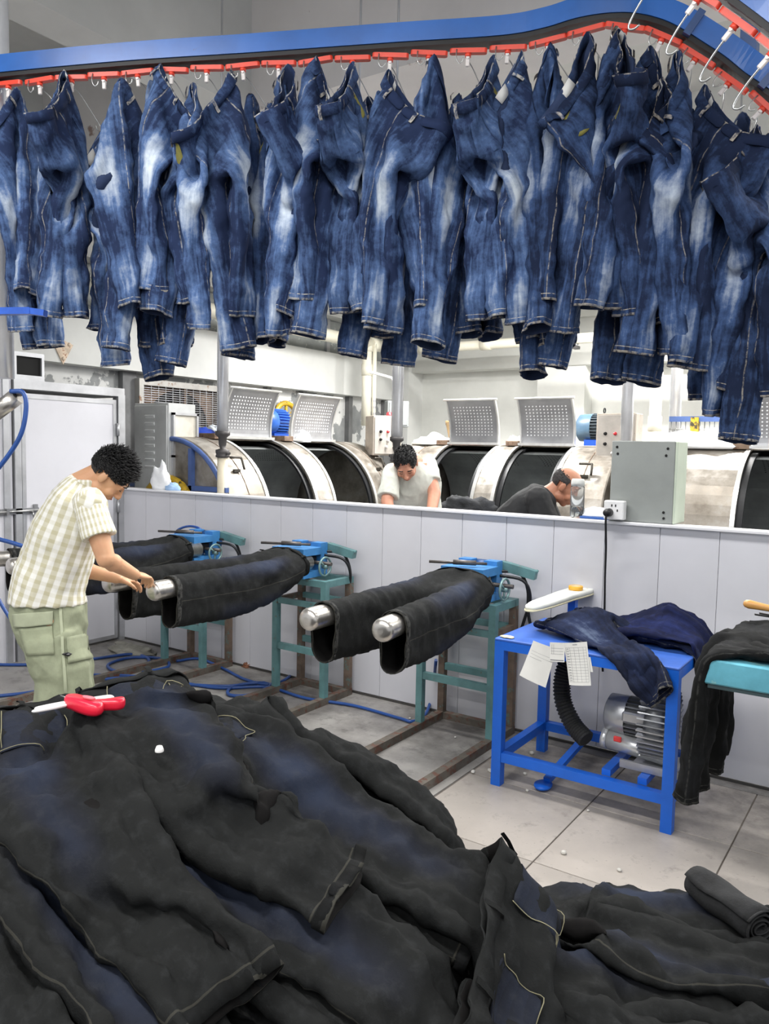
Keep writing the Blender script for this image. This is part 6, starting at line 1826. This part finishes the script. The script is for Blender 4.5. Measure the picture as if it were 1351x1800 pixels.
def hair_mesh(M, name, mat_, parent, tufts=420, length=.035, low=-.02, front=.055, seed=0, thin=None, shell=1.05):
    rg_ = random.Random(seed); m = MB(); n = 34; k = 20
    c = Vector((0, -.012, .035)); R_ = (.076*shell, .097*shell, .088*shell)
    def ok(d):
        # d unit direction in head frame
        z = c.z+d.z*R_[2]; y = c.y+d.y*R_[1]
        lim = low + .075*max(0, d.y)*1.2
        if y > front and z < .085: return False
        if d.y > .0 and abs(d.x) > .55 and z < .02 and y > .02: return False
        if z < lim: return False
        if abs(d.x) > .70 and z < .018 and y > -.03: return False
        if thin and thin(d): return False
        return True
    P = {}
    for i in range(k+1):
        ph = PI*i/k
        for j in range(n):
            a = 2*PI*j/n; d = Vector((math.sin(ph)*math.cos(a), math.sin(ph)*math.sin(a), math.cos(ph)))
            q = 1+.03*mnoise.noise(d*6)
            P[i, j] = (d, M @ (c+Vector((d.x*R_[0]*q, d.y*R_[1]*q, d.z*R_[2]*q))), ok(d))
    for i in range(k):
        for j in range(n):
            qd = [(i, j), (i, (j+1) % n), (i+1, (j+1) % n), (i+1, j)]
            if all(P[x][2] for x in qd): m.add([P[x][1] for x in qd], [(0, 1, 2, 3)], 0, True)
    made = 0; tries = 0
    while made < tufts and tries < tufts*6:
        tries += 1
        z = rg_.uniform(-.5, 1); a = rg_.uniform(0, 2*PI); s_ = math.sqrt(max(0, 1-z*z)); d = Vector((s_*math.cos(a), s_*math.sin(a), z))
        if not ok(d): continue
        made += 1
        root = c+Vector((d.x*R_[0]*.97, d.y*R_[1]*.97, d.z*R_[2]*.97))
        g = (d*.7+Vector((rg_.uniform(-.15, .15), rg_.uniform(.1, .8), rg_.uniform(.0, .35)))).normalized()
        L = length*rg_.uniform(.5, 1.2)*(.22+.85*max(0, d.z+.1))
        tip = root+g*L; r0 = rg_.uniform(.0018, .0042)
        m.tube([M @ root, M @ (root.lerp(tip, .55)+d*.003), M @ tip], [r0, r0*.7, .0008], 5)
    return m.build(name, mat_, parent)
def add_hand(b, wrist, d, pn, side, curl=.5, size=1.0, spread=.12):
    """d = direction of the palm, pn = back-of-hand normal, side = thumb side vector"""
    d = Vector(d).normalized(); pn = Vector(pn); pn = (pn-d*pn.dot(d)).normalized(); s = Vector(side); s = (s-d*s.dot(d)-pn*s.dot(pn)).normalized()
    w = Vector(wrist); k = size
    M = Matrix((s, d, pn)).transposed().to_4x4(); M.translation = w
    b.ball((0, .048*k, 0), (.040*k, .054*k, .0165*k), M, 16)
    b.ball((.012*k, .03*k, -.006*k), (.024*k, .034*k, .017*k), M, 12)
    for i, (x, L) in enumerate(((.030, .072), (.010, .080), (-.011, .074), (-.030, .058))):
        p = Vector((x*k, .088*k-abs(i-1.2)*.004*k, .002)); a = 0; pts = [p.copy()]; x_ = (1-i)*spread*.12
        for seg, f in enumerate((.45, .32, .23)):
            a += curl*(.75 if seg == 0 else 1.0)
            p = p+Vector((x_*L*f, math.cos(a)*L*f, -math.sin(a)*L*f))*k; pts.append(p.copy())
        b.limb([M @ q for q in pts], [.0092*k, .0086*k, .0078*k, .0068*k], 10)
    th = [Vector((.030*k, .018*k, -.004*k)), Vector((.050*k, .044*k, -.014*k)), Vector((.052*k, .070*k, -.024*k)), Vector((.044*k, .090*k, -.034*k))]
    b.limb([M @ q for q in th], [.013*k, .0115*k, .0095*k, .008*k], 10)

def plaid_material():
    t = NT('plaid_shirt'); tc = t.n('ShaderNodeTexCoord'); sp = t.n('ShaderNodeSeparateXYZ'); t.l(tc.outputs['Object'], sp.inputs[0])
    ang = t.math('ARCTAN2', sp.outputs[1], sp.outputs[0]); wob = t.math('MULTIPLY', t.math('SUBTRACT', t.noise(tc.outputs['Object'], 6, 3), .5), .9)
    v = t.math('SINE', t.math('ADD', t.math('MULTIPLY', ang, 23), wob)); h_ = t.math('SINE', t.math('ADD', t.math('MULTIPLY', sp.outputs[2], 160), wob))
    kv = t.ramp(t.math('ADD', t.math('MULTIPLY', v, .5), .5), [(.42, (0, 0, 0, 1)), (.58, (1, 1, 1, 1))])
    kh = t.ramp(t.math('ADD', t.math('MULTIPLY', h_, .5), .5), [(.5, (0, 0, 0, 1)), (.64, (1, 1, 1, 1))])
    k = t.mix(.5, kv, kh); k2 = t.math('ADD', t.math('MULTIPLY', kv, .72), t.math('MULTIPLY', kh, .26))
    col = t.mix(k2, rgb(236, 235, 229), rgb(196, 190, 160))
    return t.done(col, .85, 0, t.bump(t.noise(tc.outputs['Object'], 18, 4), .25, .006), .2)
M_plaid = plaid_material()
M_sage = paint('sage_cotton', rgb(150, 156, 130), .85, var=.09, scale=10, bump=.3)
M_sage2 = paint('sage_light', rgb(168, 174, 148), .85, var=.06, scale=14)

# ---------------------------------------------------------------- the man fitting jeans
def to_local(ob, origin, axes=None):
    pass
D0 = 3.74
pel = at_d(92, 1078, D0); chest = at_d(118, 935, D0-.0); nb = at_d(150, 868, D0); 
foot0 = at_d(110, 1215, D0)
man = empty('person', (foot0.x, foot0.y, 0), 0, 'man in beige plaid shirt and sage cargo trousers bending to fit jeans', 'person')
MO = Vector(man.location)
latv = (at_d(100, 900, D0-.2)-at_d(100, 900, D0+.2)).normalized()      # towards his right (near side)
fw = Vector((_r.x, _r.y, 0)).normalized()*.93+Vector((_f.x, _f.y, 0)).normalized()*.30; fw.normalize()
latv = Vector((fw.y, -fw.x, 0)).normalized()
if latv.dot(Vector((_f.x, _f.y, 0))) > 0: latv = -latv
rsho = at_d(158, 888, 3.58); lsho = at_d(146, 880, 3.92)
relb = at_d(186, 982, 3.55); rwri = at_d(236, 1010, 3.74)
lelb = at_d(140, 1000, 3.92); lwri = at_d(205, 1016, 3.95)
headc = at_d(190, 836, D0)
# head frame: looks right and down
hf_ = (at_d(212, 858, D0)-at_d(196, 834, D0)).normalized()*1.0+Vector((_f.x, _f.y, 0))*.22
hu_ = (at_d(216, 822, D0)-at_d(196, 834, D0)).normalized()
HM = frame(headc, hf_, hu_)
b = Blob(); add_head(b, HM)
b.limb([HM @ Vector((0, -.03, -.04)), nb+Vector((0, 0, .0)), nb-Vector((0, 0, .04))], [.055, .062, .07])
b.trunk([nb, chest, pel], latv, [.13, .16, .14], [.08, .10, .095])
b.limb([rsho, relb, rwri], [.056, .043, .028]); b.limb([lsho, lelb, lwri], [.056, .043, .028])
b.ball(rsho.lerp(relb, .45), .052); b.ball(relb.lerp(rwri, .25), .043); b.ball(lelb.lerp(lwri, .25), .043)
add_hand(b, rwri+(at_d(262, 1014, 3.86)-rwri)*.08, at_d(262, 1014, 3.86)-rwri, Vector((0, 0, 1))+latv*.4, -latv*.6+fw*.4, .62)
add_hand(b, lwri, at_d(236, 1022, 4.02)-lwri, Vector((0, 0, 1)), latv, .5)
hipr = pel+latv*.09-Vector((0, 0, .02)); hipl = pel-latv*.09-Vector((0, 0, .02))
kr = at_d(112, 1190, D0-.08); kl = at_d(118, 1190, D0+.12)
fr_ = Vector((kr.x-.02, kr.y-.02, .09)); fl_ = Vector((kl.x+.0, kl.y+.02, .09))
for hp_, kn, ft in ((hipr, kr, fr_), (hipl, kl, fl_)):
    b.limb([hp_, kn, ft], [.085, .058, .042]); b.limb([ft-Vector((0, 0, .045)), ft-Vector((0, 0, .055))+fw*.15], [.042, .032])
def rel(mb, o=MO): mb.v = [tuple(Vector(p)-o) for p in mb.v]; return mb
rel(b).fused('body', M_skin1, .0052, 4, man)
HL_ = Matrix.Translation(-MO) @ HM
face_parts(HL_, man)
hair_mesh(HL_, 'hair', M_hair, man, 2600, .040, -.035, .075, 5, shell=1.06)
# shirt
spine = [at_d(156, 852, D0), at_d(140, 878, D0), at_d(116, 935, D0), at_d(98, 990, D0), at_d(86, 1030, D0), at_d(84, 1060, D0)]
b = Blob(); b.trunk(spine, latv, [.095, .185, .205, .195, .19, .192], [.085, .120, .155, .160, .165, .172], 32, .8)
b.ball(rsho+Vector((0, 0, .0)), .078); b.ball(lsho, .078)
def stripes(o, axis_p, axis_d):
    """give the cloth its own frame so the woven stripes follow the body"""
    z = Vector(axis_d).normalized(); x = latv-z*latv.dot(z); x.normalize(); y = z.cross(x)
    M = Matrix((x, y, z)).transposed().to_4x4(); M.translation = Vector(axis_p)-MO
    o.data.transform(M.inverted()); o.matrix_local = M
sh = rel(b).fused('shirt', M_plaid, .007, 5, man, .0032, 2, 8); stripes(sh, spine[3], spine[1]-spine[4])
for nme, s0, e0 in (('sleeve', rsho, relb), ('sleeve', lsho, lelb)):
    b = Blob(); b.ball(s0+(s0-e0)*.06, .070); b.tube([s0+(s0-e0)*.06, s0.lerp(e0, .3), s0.lerp(e0, .60)], [.068, .073, .079], 24)
    o = rel(b).fused(nme, M_plaid, .006, 1, man, .0022, 4, 9); stripes(o, s0, s0-e0)
b = Blob(); b.tube([HM @ Vector((0, -.048, -.095)), nb+Vector((0, 0, .005)), nb-Vector((0, 0, .03))], [.071, .082, .098], 24)
o = rel(b).fused('collar', M_plaid, .005, 2, man); stripes(o, nb, Vector((0, 0, 1)))
# trousers
b = Blob()
b.trunk([at_d(86, 1040, D0), at_d(86, 1075, D0), at_d(92, 1115, D0), at_d(100, 1140, D0)], latv, [.165, .18, .185, .17], [.155, .165, .155, .13], 32, .8)
for s, kn, ft in ((1, kr, fr_), (-1, kl, fl_)):
    hp_ = at_d(94, 1110, D0)+latv*s*.085
    b.tube(spline([hp_, hp_.lerp(kn, .5), kn, kn.lerp(ft, .5), ft+Vector((0, 0, .05))], 4), [.135]*4+[.13]*4+[.12]*4+[.108]*4+[.10], 24)
rel(b).fused('trousers', M_sage, .008, 4, man, .0045, 6, 6)
# shoes
for ft in (fr_, fl_):
    b = Blob(); b.limb([ft-Vector((0, 0, .045)), ft-Vector((0, 0, .05))+fw*.16], [.050, .038]); o = rel(b).fused('shoe', M_black, .007, 3, man)
# back pocket flap, cargo pocket, badge: patches that follow the trouser surface
def patch_on(pix, D_, mat_, name, out=.004, th=.006, cols=6):
    pts = [at_d(u, v, D_)-MO for u, v in pix]; c = sum(pts, Vector())/len(pts)
    return pts
dgp = bpy.context.evaluated_depsgraph_get()
def surf(u, v, ob, push=.004):
    """point on a cloth surface along the line of sight used only to find where a pocket sits"""
    o_ = CAMP-MO; d_ = ray(u, v).normalized()
    ok_, loc, nor, fi = ob.ray_cast(o_, d_)
    return (loc+nor*push) if ok_ else None
trs = [c for c in man.children if c.name.startswith('trousers')][0]
bpy.context.view_layer.update()
def surf_patch(name, quad, mat_, n=8, push=.005, th=.004):
    (a, b_, c_, d_) = [Vector((q[0], q[1])) for q in quad]; rows = []
    for i in range(n+1):
        row = []
        for j in range(n+1):
            s, t = j/n, i/n; q = a*(1-s)*(1-t)+b_*s*(1-t)+c_*s*t+d_*(1-s)*t
            p = surf(q.x, q.y, trs, push); row.append(p)
        rows.append(row)
    flat = [p for r in rows for p in r if p is not None]
    if len(flat) < 4: return None
    av = sum(flat, Vector())/len(flat)
    rows = [[p if p is not None else av for p in r] for r in rows]
    F_ = [(i*(n+1)+j, i*(n+1)+j+1, (i+1)*(n+1)+j+1, (i+1)*(n+1)+j) for i in range(n) for j in range(n)]
    me = cloth_mesh(name, np.array([tuple(p) for r in rows for p in r]), F_, None, [mat_, mat_], 0, th, 0)
    return link(name, me, man)
surf_patch('back_pocket_flap', [(26, 1080), (94, 1074), (93, 1098), (28, 1103)], M_sage2, push=.010, th=.005)
surf_patch('back_pocket', [(34, 1104), (92, 1100), (96, 1150), (48, 1152)], M_sage, push=.004)
surf_patch('cargo_pocket', [(116, 1120), (158, 1112), (160, 1158), (118, 1166)], M_sage, push=.006, th=.006)
surf_patch('side_seam', [(103, 1062), (108, 1062), (118, 1228), (113, 1228)], M_sage2, push=.005, th=.003)
bd = surf_patch('badge', [(109, 1149), (117, 1145), (125, 1149), (117, 1154)], M_black, 4, .013, .002)
if bd: surf_patch('badge_emblem', [(114, 1149), (117, 1147.5), (121, 1149), (117, 1151)], paint('badge_grey', rgb(120, 120, 122), .5), 2, .016, .001)

# ---------------------------------------------------------------- worker in the grey tee behind the partition
D2 = 5.6
fw2 = (Vector((-_f.x, -_f.y, 0)).normalized()*.92+Vector((_r.x, _r.y, 0)).normalized()*-.18).normalized()
lat2 = Vector((-fw2.y, fw2.x, 0)); 
g0_ = at_d(728, 900, D2+.28)
p2 = empty('person', (g0_.x, g0_.y, 0), 0, 'man in grey tee shirt leaning over behind the partition, face down', 'person'); O2 = Vector(p2.location)
hc = at_d(713, 815, D2-.08); HM2 = frame(hc, fw2*.62+Vector((0, 0, -.80))+Vector((_r.x, _r.y, 0))*.12, fw2*.75+Vector((0, 0, .62)))
nb2 = at_d(728, 812, D2+.07)
rs2, ls2 = at_d(688, 832, D2-.02), at_d(750, 818, D2+.10)
re2, rw2 = at_d(680, 882, D2-.12), at_d(690, 930, D2-.26); le2, lw2 = at_d(763, 868, D2-.02), at_d(755, 918, D2-.18)
b = Blob(); add_head(b, HM2); b.limb([HM2 @ Vector((0, -.03, -.05)), nb2], [.055, .065])
sp2 = [nb2, at_d(727, 850, D2+.10), at_d(728, 890, D2+.22), at_d(730, 925, D2+.30)]
b.trunk(sp2, lat2, [.10, .16, .15, .15], [.08, .11, .11, .10])
b.limb([rs2, re2, rw2], [.055, .044, .03]); b.limb([ls2, le2, lw2], [.055, .046, .03])
add_hand(b, rw2, (Vector((0, 0, -1))+fw2*.8), fw2*.5+Vector((0, 0, .6)), lat2, .5); add_hand(b, lw2, (Vector((0, 0, -1))+fw2*.8), fw2*.5+Vector((0, 0, .6)), -lat2, .5)
for s in (-1, 1):
    hp_ = sp2[-1]+lat2*.09*s; kn = Vector((hp_.x, hp_.y, .48))+fw2*.04; ft = Vector((hp_.x, hp_.y, .08))
    b.limb([hp_, kn, ft], [.085, .06, .042]); b.limb([ft-Vector((0, 0, .03)), ft-Vector((0, 0, .045))+fw2*.15], [.045, .033])
rel(b, O2).fused('body', M_skin2, .006, 4, p2)
HL2 = Matrix.Translation(-O2) @ HM2; face_parts(HL2, p2)
hair_mesh(HL2, 'hair', M_hair, p2, 1100, .018, -.045, .070, 9, shell=1.06)
M_tee = paint('tee_grey', rgb(204, 206, 196), .85, var=.05, scale=9, bump=.3)
b = Blob(); b.trunk([at_d(727, 812, D2+.06), at_d(725, 828, D2+.07), at_d(725, 850, D2+.11), at_d(728, 890, D2+.23), at_d(730, 925, D2+.31)], lat2, [.08, .17, .205, .195, .20], [.09, .13, .145, .15, .15], 28)
b.ball(rs2, .068); b.ball(ls2, .07)
b.tube([rs2, rs2.lerp(re2, .85)], [.068, .074], 20)
b.tube([ls2, ls2.lerp(le2, .60)], [.070, .072], 20)
rel(b, O2).fused('tee_shirt', M_tee, .007, 4, p2, .004, 3, 7)
b = Blob()
b.trunk([at_d(730, 915, D2+.30), at_d(730, 950, D2+.31)], lat2, [.18, .17], [.13, .13])
for s in (-1, 1):
    hp_ = sp2[-1]+lat2*.09*s; b.tube([hp_, Vector((hp_.x, hp_.y, .48))+fw2*.04, Vector((hp_.x, hp_.y, .10))], [.11, .09, .075], 18)
rel(b, O2).fused('trousers', paint('dark_trousers', rgb(44, 46, 52), .85), .009, 3, p2)

# ---------------------------------------------------------------- balding worker in black
D3 = 5.0
fr3 = Vector((_r.x, _r.y, 0)).normalized(); ff3 = Vector((_f.x, _f.y, 0)).normalized()
fw3 = (fr3*.88-ff3*.35).normalized(); lat3 = Vector((fw3.y, -fw3.x, 0))
g3 = at_d(900, 900, D3+.1)
p3_ = empty('person', (g3.x, g3.y, 0), 0, 'balding man in black tee shirt bent low behind the partition beside the bottle', 'person'); O3 = Vector(p3_.location)
hc3 = at_d(993, 856, D3); HM3 = frame(hc3, fw3*.72+Vector((0, 0, -.66)), fw3*.62+Vector((0, 0, .74)))
nb3 = at_d(962, 872, D3+.03)
rs3, ls3 = at_d(946, 880, D3-.15), at_d(950, 876, D3+.18)
b = Blob(); add_head(b, HM3); b.limb([HM3 @ Vector((0, -.03, -.05)), nb3], [.056, .066])
sp3 = [nb3, at_d(935, 893, D3+.05), at_d(905, 925, D3+.08), at_d(890, 950, D3+.1)]
b.trunk(sp3, lat3, [.11, .17, .16, .16], [.08, .11, .11, .10])
re3, rw3 = at_d(968, 950, D3-.2), at_d(1000, 985, D3-.12); le3, lw3 = at_d(975, 945, D3+.22), at_d(1005, 985, D3+.15)
b.limb([rs3, re3, rw3], [.056, .045, .03]); b.limb([ls3, le3, lw3], [.056, .045, .03])
add_hand(b, rw3, fw3+Vector((0, 0, -.5)), Vector((0, 0, 1)), -lat3, .5); add_hand(b, lw3, fw3+Vector((0, 0, -.5)), Vector((0, 0, 1)), lat3, .5)
for s in (-1, 1):
    hp_ = sp3[-1]+lat3*.09*s; kn = Vector((hp_.x, hp_.y, .46))+fw3*.08; ft = Vector((hp_.x, hp_.y, .08))
    b.limb([hp_, kn, ft], [.09, .062, .044]); b.limb([ft-Vector((0, 0, .03)), ft-Vector((0, 0, .045))+fw3*.15], [.045, .033])
rel(b, O3).fused('body', M_skin3, .006, 4, p3_)
HL3 = Matrix.Translation(-O3) @ HM3; face_parts(HL3, p3_)
hair_mesh(HL3, 'hair', M_hairgrey, p3_, 260, .008, -.05, .03, 12, thin=lambda d: d.z > .42 or (d.y > .25), shell=1.045)
b = Blob(); b.trunk([at_d(964, 868, D3+.03), at_d(955, 876, D3+.03), at_d(935, 893, D3+.05), at_d(905, 925, D3+.08), at_d(890, 950, D3+.1)], lat3, [.085, .18, .21, .20, .20], [.07, .115, .14, .15, .15], 28)
b.ball(rs3, .085); b.ball(ls3, .085); b.limb([rs3, rs3.lerp(re3, .55)], [.082, .084]); b.limb([ls3, ls3.lerp(le3, .55)], [.082, .084])
rel(b, O3).fused('tee_shirt', paint('tee_black', rgb(24, 25, 27), .85, var=.15, scale=9, bump=.3), .007, 4, p3_, .003, 5, 7)
b = Blob(); b.trunk([at_d(893, 940, D3+.1), at_d(888, 975, D3+.1)], lat3, [.18, .17], [.14, .13])
for s in (-1, 1):
    hp_ = sp3[-1]+lat3*.09*s; b.tube([hp_, Vector((hp_.x, hp_.y, .46))+fw3*.08, Vector((hp_.x, hp_.y, .10))], [.11, .09, .075], 18)
rel(b, O3).fused('trousers', MATS['dark_trousers'], .009, 3, p3_)
# dark jeans bundle on the bench behind the partition, and the bench itself
t = empty('sorting_bench', (-2.75, 5.50, 0), 0, 'steel sorting bench behind the partition, mostly hidden', 'bench')
MB().cbox((0, 0, 1.10), (1.5, .45, .04), b=.004).build('bench_top', M_lid, t)
for x in (-.68, .68):
    for y in (-.18, .18): MB().box((x-.02, y-.02, 0), (x+.02, y+.02, 1.08)).build('leg', M_alu, t)
p = at_d(815, 880, 6.1)
crumpled('jeans_bundle', (p.x, p.y-.0, 1.122), (.24, .18, .13), paint('bundle_dark', rgb(34, 36, 40), .9, var=.35, scale=16, bump=.8), 'crumpled dark jeans bundle on the bench right of the man in grey', 'jeans', 31, .5)
